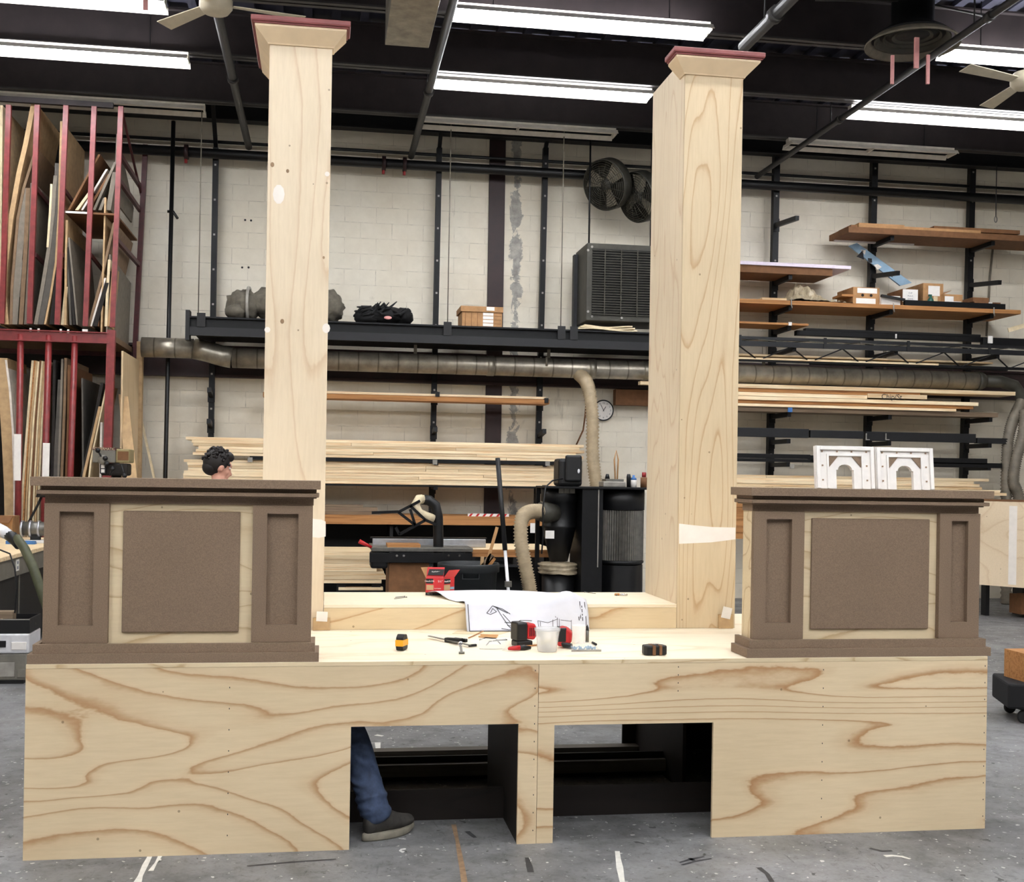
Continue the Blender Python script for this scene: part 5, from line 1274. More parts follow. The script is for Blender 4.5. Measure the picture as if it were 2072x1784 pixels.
# slab shelf with offcuts under the long piles
b = hbox(560, 1120, 1043, 1061, 14.7, .9, 800); tag(MB().box(*b).build('slab_shelf', M['oak_board']), 'thick brown slab shelf behind the table saw', 'shelf')
zt_ = b[5]
for k, (xa_, xb_, yt, yb, mt, lab) in enumerate(((560, 770, 1034.5, 1042.6, 'weathered', 'grey weathered board at the bottom of the short stack on the slab shelf'), (560, 764, 1026, 1034.2, 'weathered', 'grey weathered board in the middle of the short stack on the slab shelf'), (560, 735, 1021, 1025.6, 'weathered', 'thin grey board on top of the short stack on the slab shelf'))): plank(xa_, xb_, yt, yb, 700, 14.9 + .03 * k, .3, mt, 'weathered_board', lab)
q0, q1 = at(947, 1040, Y=14.72), at(1030, 1041, Y=14.72)
t = thing('striped_stick', 'red and white striped stick on the slab shelf', 'stick', (q0.x, 14.75, zt_)); L_ = q1.x - q0.x
MB().box(q0.x, q1.x, 14.73, 14.77, zt_ + .001, zt_ + .035).build('stick', M['white_paint'], t)
for k in range(6): MB().hexa([(q0.x + L_ * (k + .1) / 6, 14.728, zt_ + .0008), (q0.x + L_ * (k + .45) / 6, 14.728, zt_ + .0008), (q0.x + L_ * (k + .45) / 6, 14.7295, zt_ + .0008), (q0.x + L_ * (k + .1) / 6, 14.7295, zt_ + .0008)] + [(q0.x + L_ * (k + .4) / 6, 14.728, zt_ + .0352), (q0.x + L_ * (k + .75) / 6, 14.728, zt_ + .0352), (q0.x + L_ * (k + .75) / 6, 14.7295, zt_ + .0352), (q0.x + L_ * (k + .4) / 6, 14.7295, zt_ + .0352)]).build('red_stripe', M['tool_red'], t)
for px, lab in ((1053, 'white paper tag pinned to the edge of the slab shelf, nearer the black pole'), (1077, 'larger white paper tag hanging by the slab shelf')):
    plank(px - 4, px + (9 if px > 1060 else 5), 1058, 1078 if px > 1060 else 1064, px, 14.68, .004, 'white_paint', 'paper_tag', lab, 'tag')
t = thing('shelf_cabinet', 'black open cabinet under the slab shelf behind the table saw', 'cabinet', (at(850, 1100, Y=14.8).x, 14.8, 0))
b = hbox(560, 1120, 1062, 1064, 14.8, .7, 800); zc_ = b[4]
for xx in (b[0], (b[0] * .6 + b[1] * .4), b[1] - .04): MB().box(xx, xx + .04, 14.8, 15.5, 0, zc_ - .001).build('side_board', M['black_paint'], t)
MB().box(b[0], b[1], 15.5, 15.52, 0, zc_ - .001).build('back_board', M['black_paint'], t)
MB().box(b[0] + .041, b[1] - .041, 14.85, 15.49, .5, .53).build('shelf_board', M['black_paint'], t)
for s_ in ((b[0] + .3), (b[1] - .3)): MB().box(s_ - .2, s_ + .2, 14.9, 15.4, .531, .75).build('bin', M['sheet_dark'], t)
# pile of pine on the floor behind the step
pile(560, 778, 1116, 1180, 8, 720, 13.2, .9, 'knotty pine board in the low floor stack left of the table saw', 'pine boards in the low floor stack', jr=(-20, 6), split=.2)
zf_ = at(720, 1180, Y=13.2).z
for k, px in enumerate((600, 690, 760)):
    q = at(px, 1190, Y=13.4); tag(MB().box(q.x - .05, q.x + .05, 13.25, 14.0, 0, zf_ - .001).build('bearer_block', M['black_paint']), 'dark bearer under the low floor stack of pine', 'bearer', 'bearers under the low floor stack')
MB and plank(685, 775, 1188, 1194, 730, 13.22, .12, 'pine', 'pine_board', 'single pale board lying low in front of the floor stack', dz=0)

# ---------------------------------------------------------------- wide steel walkway shelf and what it carries
WY = 14.75
a = at(385, 640, Y=WY); x0 = a.x; x1 = at(1420, 690, Y=WY).x
ztop_ = at(666, 650, Y=WY).z; zmid = at(666, 671, Y=WY).z; zlo = at(666, 688, Y=WY).z
t = thing('steel_shelf', 'long black steel hanging shelf high on the block wall between the posts', 'shelf', ((x0 + x1) / 2, WY, zlo))
MB().box(x0, x1, WY, WY + .02, zmid, ztop_).box(x0, x1, WY - .05, WY, ztop_ - .02, ztop_).build('front_web', M['black_steel'], t)
MB().box(x0, x1, WY - .05, WY + .02, zlo, zmid - .001).build('front_channel', M['dark_steel_blue'], t)
MB().box(x0 + .05, x1, WY + .021, 15.55, zlo + .02, zmid).build('deck', M['black_steel'], t)
MB().box(x0, x1, 15.5, 15.55, zmid + .001, ztop_).build('rear_web', M['black_steel'], t)
MB().box(x0 - .05, x0 - .001, WY - .06, WY + .12, zlo - .06, ztop_ + .07).build('end_plate', M['black_paint'], t)
for px in (408, 905, 1135, 1160):
    q = at(px, 650, Y=WY); MB().box(q.x - .05, q.x + .05, WY - .06, WY - .0505, zmid, ztop_ + .04).build('clevis', M['black_paint'], t)
for px, py, lab in ((405, 400, ''), (908, 500, ''), (1137, 500, '')):
    q = at(px, py, Y=WY - .03); MB().tube([(q.x, WY - .03, ztop_ + .001), (q.x + .005, WY - .03, 6.15)], .007, 6).build('hanger_rod', M['hose_grey'], t)
MB().tube([at(1106, 722, Y=15.0), at(1106, 740, Y=15.0)], .015, 6).build('strut', M['hose_grey'], t)
SZ_ = ztop_ + .001
def lumpy(m, c, r, n=18, k=10, amp=.08, seed=0):
    b0 = len(m.v); m.ball((0, 0, 0), 1, n, k)
    for i in range(b0, len(m.v)):
        p = m.v[i]; f = 1 + amp * (math.sin(p.x * 7 + seed) * math.sin(p.y * 6 + seed * 2) + .7 * math.sin(p.z * 11 + p.x * 5 + seed) + .5 * math.sin(p.x * 17 + p.z * 13 + seed * 3))
        m.v[i] = Vector((p.x * r[0] * f + c[0], p.y * r[1] * f + c[1], max(p.z, -.85) * r[2] * f + c[2]))
    return m
# rolled tarpaulin bundle
p0, p1 = at(466, 615, Y=15.1), at(690, 615, Y=15.1); zc_ = SZ_ + .2
t = thing('tarp_bundle', 'grey tarpaulin bundle with white strap on the black shelf behind the left post', 'bundle', ((p0.x + p1.x) / 2, 15.1, SZ_))
m = MB(); lumpy(m, (p0.x + .17, 15.1, zc_), (.22, .24, .2), seed=1, n=28, k=18); lumpy(m, ((p0.x + p1.x) / 2 + .1, 15.1, zc_ + .03), (.62, .26, .235), seed=2.3, n=36, k=20, amp=.06); lumpy(m, (p1.x - .16, 15.1, zc_ + .02), (.2, .24, .21), seed=3.1, n=24, k=16); lumpy(m, (p0.x + .08, 15.0, zc_ - .1), (.14, .2, .1), seed=4)
m.build('tarp', M['canvas_grey'], t, smooth=True)
q = at(503, 610, Y=15.0); ring = [(q.x + .01 * math.cos(a), 15.1 + .255 * math.cos(a), zc_ + .005 + .225 * math.sin(a)) for a in [i * PI / 10 for i in range(21)]]
MB().tube(ring, .02, 6).build('strap', M['bag_plastic'], t)
# black bag
p0, p1 = at(718, 650, Y=14.8), at(834, 650, Y=14.8); zt_ = at(780, 617, Y=14.8).z
t = thing('black_bag', 'crumpled black cloth bag with small pink badge on the black shelf', 'bag', ((p0.x + p1.x) / 2, 15.0, SZ_))
m = MB(); cx = (p0.x + p1.x) / 2; hz = (zt_ - SZ_) / 2
lumpy(m, (cx - .03, 15.0, SZ_ + hz * .98), ((p1.x - p0.x) * .47, .3, hz * 1.1), 30, 18, .07, 2); lumpy(m, (cx + .26, 15.0, SZ_ + hz * .98), (.12, .24, hz * 1.0), 18, 12, .1, 5); lumpy(m, (cx - .2, 14.86, SZ_ + hz * .6), (.16, .14, hz * .7), 18, 12, .1, 1)
for k in range(14):
    a_ = rnd.uniform(-.3, .3); m.tube([(cx + a_ - .08, 14.72, SZ_ + rnd.uniform(.06, .2)), (cx + a_, 14.705, SZ_ + rnd.uniform(.1, .24)), (cx + a_ + .1, 14.74, SZ_ + rnd.uniform(.1, .3))], [.008, .02, .006], 6)
m.build('cloth', M['black_cloth'], t, smooth=True)
q = at(785, 642, Y=14.66); MB().ball((q.x, 14.69, q.z), (.05, .012, .022), 12, 8).build('badge', M['pink_strap'], t)
# cartons
p0, p1 = at(935, 655, Y=14.82), at(1016, 655, Y=14.82); zt_ = at(975, 620, Y=14.82).z
t = thing('carton_stack', 'brown carton with white printed labels and a loose lid on the black shelf', 'carton', ((p0.x + p1.x) / 2, 15.0, SZ_)); w_ = p1.x - p0.x
MB().box(p0.x, p1.x, 14.83, 15.3, SZ_, zt_ - .07).build('carton', M['cardboard'], t); MB().box(p0.x - .02, p1.x + .01, 14.81, 15.32, zt_ - .069, zt_).build('lid', M['cardboard'], t)
for k in range(3): MB().box(p0.x + w_ * (.08 + .15 * k), p0.x + w_ * (.09 + .15 * k), 14.827, 14.8295, SZ_ + .01, zt_ - .08).build('corner_crease', M['cardboard_dark'], t)
for k in range(4): MB().box(p0.x + w_ * .52, p0.x + w_ * .78, 14.826, 14.8295, SZ_ + .02 + k * .045, SZ_ + .056 + k * .045).build('white_label', M['white_paint'], t)
for k in range(3): MB().box(p0.x + w_ * .8, p0.x + w_ * .98, 14.827, 14.8295, SZ_ + .05 + k * .05, SZ_ + .056 + k * .05).build('crease', M['cardboard_dark'], t)
MB().box(p0.x + w_ * .6, p0.x + w_ * .8, 14.807, 14.8095, zt_ - .05, zt_ - .004).build('white_label', M['white_paint'], t)
# unit heater
HY = 14.75
b = hbox(1187, 1345, 494, 650, HY, .7, 1250)
t = thing('unit_heater', 'big grey louvred unit heater hanging above the black shelf behind the right post', 'heater', ((b[0] + b[1]) / 2, HY + .35, b[4]))
MB().box(*b).build('casing', M['olive_metal'], t, bevel=.008)
m = MB(); ix0, ix1, iz0, iz1 = b[0] + .07, b[1] - .07, b[4] + .07, b[5] - .07
MB().box(ix0, ix1, HY - .006, HY - .001, iz0, iz1).build('grille_back', M['black_paint'], t)
m = MB(); n_ = 26
for k in range(n_):
    z = iz0 + (iz1 - iz0) * (k + .5) / n_; m.hexa([(ix0, HY - .03, z - .012), (ix1, HY - .03, z - .012), (ix1, HY - .0065, z + .002), (ix0, HY - .0065, z + .002), (ix0, HY - .03, z - .006), (ix1, HY - .03, z - .006), (ix1, HY - .0065, z + .008), (ix0, HY - .0065, z + .008)])
m.build('grille', M['olive_metal'], t)
for k in (.18, .42, .66, .9): MB().box(ix0 + (ix1 - ix0) * k - .006, ix0 + (ix1 - ix0) * k + .006, HY - .036, HY - .0305, iz0, iz1).build('grille_bar', M['cage_wire'], t)
MB().box(b[0] - .05, b[0] - .002, HY + .55, HY + .66, b[4] - .1, b[5] - .05).build('side_rail', M['dark_steel_blue'], t)
for px, py in ((1198, 499), (1190, 506), (1190, 630), (1198, 640), (1258, 643)): q = at(px, py, Y=HY - .005); MB().lathe([(.016, 0), (.016, .006)], (q.x, HY - .001, q.z), 10, axis='y').build('bolt', M['bag_plastic'], t)
for xx in (b[0] + .1, b[1] - .1): MB().tube([(xx, HY + .35, b[5]), (xx, HY + .35, 6.1)], .012, 8).build('hanger_rod', M['pipe_black'], t)
p0, p1 = at(1168, 662, Y=14.72), at(1290, 666, Y=14.72); hz = b[4] - SZ_ - .004
t = thing('folded_cloth', 'folded cream cloth on the black shelf under the unit heater', 'cloth', ((p0.x + p1.x) / 2, 14.9, SZ_))
m = MB(); 
for k in range(3):
    pts = [(p0.x + (p1.x - p0.x) * f * (1 - .1 * k) + .05 * k, 14.72 + .015 * k, SZ_ + .012 + .021 * k + .012 * math.sin(f * 6 + k)) for f in [i / 12 for i in range(13)]]
    vs = [Vector(p) for p in pts] + [Vector(p) + Vector((0, .4, 0)) for p in pts]; vs2 = [v + Vector((0, 0, .016)) for v in vs]
    n_ = len(pts); fs = []
    for i in range(n_ - 1): fs += [[i, i + 1, n_ + i + 1, n_ + i], [2 * n_ + i, 3 * n_ + i, 3 * n_ + i + 1, 2 * n_ + i + 1], [i, 2 * n_ + i, 2 * n_ + i + 1, i + 1], [n_ + i, n_ + i + 1, 3 * n_ + i + 1, 3 * n_ + i]]
    fs += [[0, n_, 3 * n_, 2 * n_], [n_ - 1, 3 * n_ - 1, 4 * n_ - 1, 2 * n_ - 1]]; m.add(vs + vs2, fs)
m.build('fold', M['cream_cloth'], t, smooth=False)

# round caged fans under the roof
def caged_fan(cpx, R_, Y, dirv, lab, blades):
    c = at(*cpx, Y=Y); t = thing('caged_fan', lab, 'fan', (c.x, Y, c.z)); d = Vector(dirv).normalized()
    Mx = Matrix.Translation(c) @ d.to_track_quat('Z', 'Y').to_matrix().to_4x4()
    m = MB().lathe([(R_ * .96, -.1), (R_, -.09), (R_, .06), (R_ * .97, .08), (R_ * .95, .06), (R_ * .95, -.09)], (0, 0, 0), 40, caps=False); m.move(Mx); m.build('drum', M['olive_metal'], t)
    m = MB().lathe([(.001, -.12), (R_ * .95, -.1), (R_ * .95, -.095), (.001, -.115)], (0, 0, 0), 40); m.move(Mx); m.build('back_guard', M['olive_metal'], t)
    m = MB()
    for k in range(1, 12):
        r_ = R_ * k / 12; ring = [(r_ * math.cos(a), r_ * math.sin(a), .08 + .05 * (1 - (k / 12) ** 2)) for a in [i * PI / 14 for i in range(29)]]; m.tube(ring, .0045, 5)
    for k in range(16):
        a = k * PI / 8; m.tube([(.04 * math.cos(a), .04 * math.sin(a), .13), (R_ * .6 * math.cos(a), R_ * .6 * math.sin(a), .112), (R_ * .96 * math.cos(a), R_ * .96 * math.sin(a), .08)], .004, 5)
    m.move(Mx); m.build('cage', M['cage_wire'], t)
    m = MB().lathe([(.001, -.06), (.07, -.06), (.07, .04), (.03, .06), (.001, .06)], (0, 0, 0), 16); m.move(Mx); m.build('hub', M['dull_metal'], t)
    for a in blades:
        m = MB().hexa([(.07, -.05, -.02), (.07, .05, .02), (R_ * .86, .11, .03), (R_ * .86, -.11, -.03), (.07, -.05, -.012), (.07, .05, .028), (R_ * .86, .11, .038), (R_ * .86, -.11, -.022)]); m.move(Mx @ Matrix.Rotation(a, 4, 'Z')); m.build('blade', M['fan_blade'], t)
    e = c - d * .12; MB().bar(e, Vector((e.x + .12, YW - .05, e.z + .3)), .05, .05).build('bracket', M['black_steel'], t)
    return t
caged_fan((1228, 373), .335, 15.1, (-.75, -.62, -.35), 'round caged fan under the roof left of the right post, the fuller of two', (.6, 2.7, 4.8))
caged_fan((1294, 398), .335, 15.1, (-.88, -.42, -.3), 'round caged fan half hidden by the right post, seen more edge on', (1.2, 3.3, 5.4))

# ---------------------------------------------------------------- dust ducts
DY = 15.15
def dpt(x, y): return at(x, y, Y=DY)
t = thing('spiral_duct', 'long spiral dust duct running along the back wall from the red rack to the right', 'duct', dpt(1000, 735))
r_ = .125
L0, L1 = dpt(287, 702), dpt(392, 704); L2, L3 = dpt(470, 724), dpt(1975, 771)
zc_ = L2.z
sg = MB().tube([(L0.x, DY, L0.z), (L1.x, DY, L0.z)], r_, 20); sg.build('duct_run', M['spiral_duct'], t)
MB().tube([(L1.x + .003, DY, L0.z), (L1.x + .12, DY, L0.z - .02), (L2.x - .12, DY, zc_ + .02), (L2.x - .003, DY, zc_)], r_ * 1.04, 20).build('offset_elbow', M['galvanised'], t)
MB().tube([(L2.x, DY, zc_), (L3.x, DY, zc_)], r_, 20).build('duct_run', M['spiral_duct'], t)
for px in (592, 985, 1190, 1300): q = dpt(px, 728 + (px - 666) * .026); MB().tube([(q.x, DY, zc_), (q.x + .09, DY, zc_)], r_ * 1.05, 20).build('collar', M['galvanised'], t)
for px in (590, 840, 1110, 1545, 1790): q = dpt(px, 740); MB().box(q.x - .02, q.x + .02, DY - .01, DY + .01, zc_ + r_, zc_ + r_ + .25).build('hanger_strap', M['hose_grey'], t)
MB().tube([(L3.x + .002, DY, zc_), (L3.x + .05, DY, zc_), (L3.x + .12, DY, zc_ - .0)], [r_ * 1.08, r_ * 1.06, r_ * .8], 20).build('reducer', M['olive_metal'], t)
e0 = Vector((L3.x + .125, DY, zc_)); e1 = dpt(2052, 768 + 5)
pts = [e0, Vector((e1.x - .2, DY, zc_)), Vector((e1.x, DY, zc_ - .05)), Vector((e1.x + .12, DY, zc_ - .2)), Vector((e1.x + .15, DY, zc_ - .45))]
MB().tube(pts, .085, 16).build('branch_pipe', M['olive_metal'], t)
def flexhose(name, pts, r, mat, lab, rings=40, n=14):
    """corrugated hose: the radius swells and pinches along a smoothed path"""
    P_ = [Vector(p) for p in pts]; dense = []
    for i in range(len(P_) - 1):
        a = P_[max(i - 1, 0)]; b = P_[i]; c = P_[i + 1]; d = P_[min(i + 2, len(P_) - 1)]
        k = max(4, int(rings * 2 / (len(P_) - 1)))
        for j in range(k):
            f = j / k; dense.append(.5 * ((2 * b) + (c - a) * f + (2 * a - 5 * b + 4 * c - d) * f * f + (3 * b - a - 3 * c + d) * f ** 3))
    dense.append(P_[-1]); rs = [r * (1.08 if i % 2 else .84) for i in range(len(dense))]
    return tag(MB().tube(dense, rs, n).build(name, M[mat]), lab, 'hose')
q = at(1172, 752, Y=14.95)
flexhose('flexible_hose', [at(1172, 757, Y=15.1), at(1186, 772, Y=14.96), at(1194, 800, Y=14.9), at(1199, 850, Y=14.88), at(1199, 910, Y=14.88), at(1204, 965, Y=14.86), at(1212, 1010, Y=14.86), at(1214, 1120, Y=14.86), at(1214, 1225, Y=14.86)], .085, 'hose_tan', 'tan ribbed hose dropping from the dust duct beside the clock', 70)
flexhose('flexible_hose', [at(2068, 812, Y=15.1), at(2050, 850, Y=15.02), at(2040, 890, Y=15.0), at(2037, 940, Y=15.0), at(2036, 1008, Y=15.0), at(2036, 1100, Y=15.0), at(2036, 1222, Y=15.0)], .075, 'hose_grey', 'grey ribbed hose hanging at the right edge, the left one of two', 60)
flexhose('flexible_hose', [at(2074, 830, Y=14.95), at(2070, 880, Y=14.9), at(2056, 930, Y=14.9), at(2051, 975, Y=14.9), at(2062, 1010, Y=14.9), at(2070, 1100, Y=14.9), at(2070, 1222, Y=14.9)], .075, 'hose_grey', 'grey ribbed hose hanging at the right edge, the right one of two', 60)
tag(MB().tube([at(1187, 800, Y=15.7), at(1184, 840, Y=15.7), at(1180, 870, Y=15.7), at(1166, 900, Y=15.7)], .012, 6).build('wall_cable', M['hardboard']), 'thin brown cable running down the block wall left of the tan hose', 'cable')

# clock
c = at(1221, 830, Y=YW - .05); R_ = .142
t = thing('clock', 'round white clock with dark rim on the block wall by the right post', 'clock', (c.x, c.y, c.z))
MB().lathe([(.001, -.04), (R_, -.04), (R_ + .004, 0), (R_, .012), (R_ - .012, .012), (R_ - .014, .004)], c, 40, axis='y').build('rim', M['black_plastic'], t)
MB().lathe([(R_ - .0145, .0045), (R_ - .0145, .0058)], c, 40, axis='y').build('face', M['white_paint'], t)
for k in range(12):
    a = PI / 2 - (k + 1) * PI / 6; text_mesh(str(k + 1), .034, 'ink', t, Matrix.Translation((c.x + math.cos(a) * .1, c.y - .0075, c.z + math.sin(a) * .1)) @ FRONT, 'numeral')
for deg, ln, w_ in ((31, .06, .008), (-28, .085, .006)):
    a = math.radians(deg); MB().bar((c.x - math.sin(a) * .015, c.y - .0105, c.z - math.cos(a) * .015), (c.x + math.sin(a) * ln, c.y - .0105, c.z + math.cos(a) * ln), w_, .003, up=(0, 1, 0)).build('hand', M['ink'], t)
plank(1246, 1330, 788, 820, 1280, 15.6, .15, 'hardboard', 'wall_board', 'short brown board fixed to the block wall above the clock')
plank(1296, 1345, 771, 778, 1310, 15.0, .12, 'pine', 'pine_board', 'pale board end sticking out left of the right post')

# ---------------------------------------------------------------- table saw, bin, pole, dust collector
Y = 11.7
z_t = at(850, 1108, Y=Y).z
c = at(830, 1140, Y=Y); t = thing('table_saw', 'table saw with pale fence and black arched dust pipe behind the step', 'table saw', (c.x, Y + .3, 0))
b = hbox(752, 957, 1108, 1118, Y, .75, 850); MB().box(b[0], b[1], b[2], b[3], z_t - .04, z_t).build('saw_table', M['dull_metal'], t, bevel=.004)
b2 = hbox(748, 956, 1119, 1138, Y - .05, .06, 850); MB().box(*b2).build('front_rail', M['black_steel'], t)
for px in (803, 817, 908, 930): q = at(px, 1124, Y=Y - .052); MB().lathe([(.012, 0), (.012, .006)], (q.x, Y - .0505, q.z), 10, axis='y').build('bolt', M['chrome'], t)
b3 = hbox(754, 983, 1090, 1106, Y + .5, .06, 850); MB().box(*b3).build('fence', M['aluminium'], t, bevel=.004); b4 = hbox(750, 985, 1087, 1089.6, Y + .5, .09, 850); MB().box(*b4).build('fence_cap', M['black_plastic'], t)
b5 = hbox(787, 868, 1139, 1196, Y + .02, .6, 830); MB().box(b5[0], b5[1], b5[2], b5[3], 0, b5[5]).build('cabinet', M['cardboard_dark'], t)
b6 = hbox(789, 855, 1141, 1196, Y, .015, 830)
p0, p1 = at(752, 1107, Y=Y - .1), at(727, 1095, Y=Y - .12); MB().tube([p0, p1], [.014, .022], 10).build('red_handle', M['tool_red'], t)
pbox(m := MB(), 750, 785, 1118, 1150, Y - .04, .3, 760); m.build('motor', M['black_steel'], t, bevel=.02)
pa = [at(887, 1150, Y=Y + .2), at(887, 1090, Y=Y + .2), at(886, 1045, Y=Y + .2), at(881, 1022, Y=Y + .2), at(868, 1012, Y=Y + .2), at(853, 1010, Y=Y + .2)]
MB().tube(pa, .052, 16).build('dust_pipe', M['black_plastic'], t)
MB().tube([at(856, 1010, Y=Y + .2), at(848, 1010, Y=Y + .16), at(840, 1020, Y=Y + .14), at(848, 1036, Y=Y + .14), at(864, 1045, Y=Y + .16), at(876, 1050, Y=Y + .18)], [.05, .05, .045, .04, .046, .05], 12).build('dust_hood', M['cream_cloth'], t)
lk = [((806, 1036), (850, 1013)), ((806, 1036), (840, 1062)), ((830, 1023), (861, 1052)), ((861, 1052), (808, 1081)), ((840, 1062), (830, 1030)), ((808, 1081), (801, 1067)), ((861, 1052), (884, 1062)), ((752, 1037), (806, 1035))]
for a, b_ in lk: MB().bar(at(*a, Y=Y + .1), at(*b_, Y=Y + .1), .028, .012, up=(0, 1, 0)).build('guard_link', M['black_steel'], t)
tag(MB().box(*hbox(784, 851, 1101, 1107.4, Y + .05, .3, 820)).build('wood_offcut', M['oak_board']), 'brown board lying on the saw table before the fence', 'board')
# wooden outfeed table
b = hbox(955, 1128, 1088, 1090, 13.0, 1.0, 1040); zt_ = b[4]
t = thing('outfeed_table', 'pale wooden outfeed table behind the trash bin', 'table', ((b[0] + b[1]) / 2, 12.5, 0))
b_ = hbox(955, 1128, 1112, 1121, 11.9, .02, 1040); MB().box(b_[0], b_[1], 11.92, 13.0, b_[5] - .03, b_[5]).build('table_top', M['pine'], t); MB().box(b_[0], b_[1], 11.9, 11.919, b_[4] - .03, b_[5]).build('front_board', M['oak_board'], t)
for xx in (b_[0] + .05, b_[1] - .1):
    for yy in (11.95, 12.9): MB().box(xx, xx + .06, yy, yy + .06, 0, b_[5] - .031).build('leg', M['black_paint'], t)
MB().box(b_[0] + .12, b_[1] - .11, 12.0, 12.9, .3, .32).build('lower_shelf', M['sheet_dark'], t)
# trash bin
Y = 10.9; c = at(948, 1136, Y=Y); rr = (at(1010, 1136, Y=Y).x - at(886, 1136, Y=Y).x) / 2; zr_ = at(948, 1143, Y=Y - rr).z
t = thing('trash_bin', 'round dark grey trash bin with wood sticks poking out', 'bin', (c.x, Y, 0))
MB().lathe([(.001, .0), (rr * .8, 0), (rr * .93, zr_ * .9), (rr, zr_ * .905), (rr * 1.01, zr_ * .985), (rr * .99, zr_), (rr * .95, zr_ * .99), (rr * .9, zr_ * .9), (rr * .77, .02), (.001, .02)], (c.x, Y, 0), 40).build('bin_body', M['grey_plastic'], t)
q = at(953, 1158, Y=Y - rr * .93); 
m = MB(); w_, h_ = .075, .06
for a, b_ in (((-w_, -h_), (w_, -h_)), ((-w_, h_), (w_, h_)), ((-w_, -h_), (-w_, h_)), ((w_, -h_), (w_, h_))): m.bar((q.x + a[0], Y - math.sqrt((rr * .93) ** 2 - (q.x + a[0] - c.x) ** 2) - .004, q.z + a[1]), (q.x + b_[0], Y - math.sqrt((rr * .93) ** 2 - (q.x + b_[0] - c.x) ** 2) - .004, q.z + b_[1]), .008, .012, up=(0, 1, 0))
m.build('handle_frame', M['grey_plastic'], t)
for i, (a, b_, w_, mt, lab) in enumerate((((985, 1140), (1006, 1066), .028, 'wood_handle', 'long brown stick leaning tallest out of the trash bin'), ((975, 1142), (976, 1126), .03, 'pine_z', 'short pale stick standing in the trash bin'), ((982, 1140), (996, 1122), .05, 'weathered', 'short weathered offcut in the trash bin'), ((990, 1142), (1000, 1128), .04, 'oak_board', 'short brown offcut at the right inside the trash bin'))):
    p, q = at(*a, Y=Y), at(*b_, Y=Y); p = p + (p - q).normalized() * .12; tag(MB().bar(p, q, w_, .02, up=(0, 1, 0)).build('wood_stick', M[mt]), lab, 'stick')
# pole
Y = 10.3; a, b_ = at(1007, 927, Y=Y + .25), at(1028, 1187, Y=Y); k = b_.z / (a.z - b_.z); f_ = b_ + (b_ - a) * k
t = thing('floor_scraper', 'long handled floor scraper with black upper pole and pale lower pole leaning behind the drawing', 'scraper', (f_.x, f_.y, 0))
md = a.lerp(b_, .72)
MB().tube([md, a], .022, 12).build('black_pole', M['black_plastic'], t); MB().tube([f_ + (a - f_).normalized() * .06, md - (a - md).normalized() * .001], .015, 12).build('lower_pole', M['white_metal'], t); MB().box(f_.x - .14, f_.x + .14, f_.y - .01, f_.y + .01, .002, .06).build('blade', M['dull_metal'], t)
q = b_; MB().box(q.x - .03, q.x + .03, q.y - .02, q.y + .02, q.z - .0, q.z + .05).build('clamp', M['dull_metal'], t)
# dust collector
Y = 11.1
zt_ = at(1200, 985, Y=Y).z
X = lambda px, py=1050, y=Y: at(px, py, Y=y).x
Zp = lambda py, px=1200, y=Y: at(px, py, Y=y).z
t = thing('dust_collector', 'big black cyclone dust collector with pleated grey filter beside the right post', 'dust collector', (X(1200), Y + .3, 0))
MB().box(X(1106), X(1330), Y + .02, Y + .62, zt_ - .02, zt_).build('top_plate', M['black_steel'], t, bevel=.004)
MB().box(X(1134), X(1183), Y + .12, Y + .4, zt_ + .001, Zp(928)).build('motor', M['black_plastic'], t, bevel=.03)
MB().box(X(1146), X(1180), Y + .08, Y + .119, Zp(975), Zp(921)).build('motor_box', M['black_plastic'], t, bevel=.02)
q = at(1171, 953, Y=Y + .078); MB().ball((q.x, Y + .078, q.z), (.012, .003, .022), 12, 8).build('badge', M['white_metal'], t)
cx, cyy = X(1146, 1030), Y + .34; rc = (X(1180) - X(1112)) / 2
MB().lathe([(.001, Zp(1140)), (rc * .55, Zp(1140)), (rc * 1.0, Zp(1072)), (rc * 1.04, Zp(1070)), (rc * 1.04, Zp(1066)), (rc, Zp(1064)), (rc, Zp(1018)), (rc * 1.12, Zp(1016)), (rc * 1.12, zt_ - .021)], (cx, cyy, 0), 36).build('cyclone_body', M['black_plastic'], t)
for k in range(3): MB().box(X(1136) + .055 * k, X(1136) + .05 + .055 * k, cyy - rc * 1.12 - .006, cyy - rc * 1.12 + .03, Zp(999), Zp(989)).build('label_plate', M['dull_metal'], t)
MB().tube([at(1122, 1037, Y=Y + .2), at(1105, 1037, Y=Y + .12), at(1090, 1034, Y=Y + .1)], [.085, .1, .09], 16).build('inlet_collar', M['olive_metal'], t)
MB().lathe([(.001, 0), (rc * .95, 0), (rc * 1.0, Zp(1168)), (.001, Zp(1168))], (cx, cyy, 0), 32).build('drum', M['black_plastic'], t)
m = MB(); pts_ = [(rc * (1.18 + .05 * math.sin(k * 2.2)), Zp(1166 - k * 3)) for k in range(8)]; m.lathe([(rc * .8, Zp(1166))] + pts_ + [(rc * .5, Zp(1142))], (cx, cyy, 0), 26)
for i in range(len(m.v)): m.v[i] += Vector((rnd.uniform(-.012, .012), rnd.uniform(-.012, .012), rnd.uniform(-.006, .006)))
m.build('plastic_film', M['plastic_film'], t)
MB().box(X(1180), X(1222), Y + .05, Y + .6, .05, zt_ - .021).build('centre_panel', M['black_steel'], t)
q = X(1213); MB().box(q - .005, q + .005, Y + .044, Y + .0495, Zp(1148), Zp(990)).build('sight_strip', M['bag_plastic'], t)
fx_, fr_ = X(1272), (X(1320) - X(1224)) / 2
MB().lathe([(.001, Zp(1032)), (fr_ * 1.02, Zp(1032)), (fr_ * 1.02, zt_ - .021)], (fx_, Y + .34, 0), 32).build('filter_head', M['black_plastic'], t)
m = MB(); prof = []; n_ = 120; vs = []
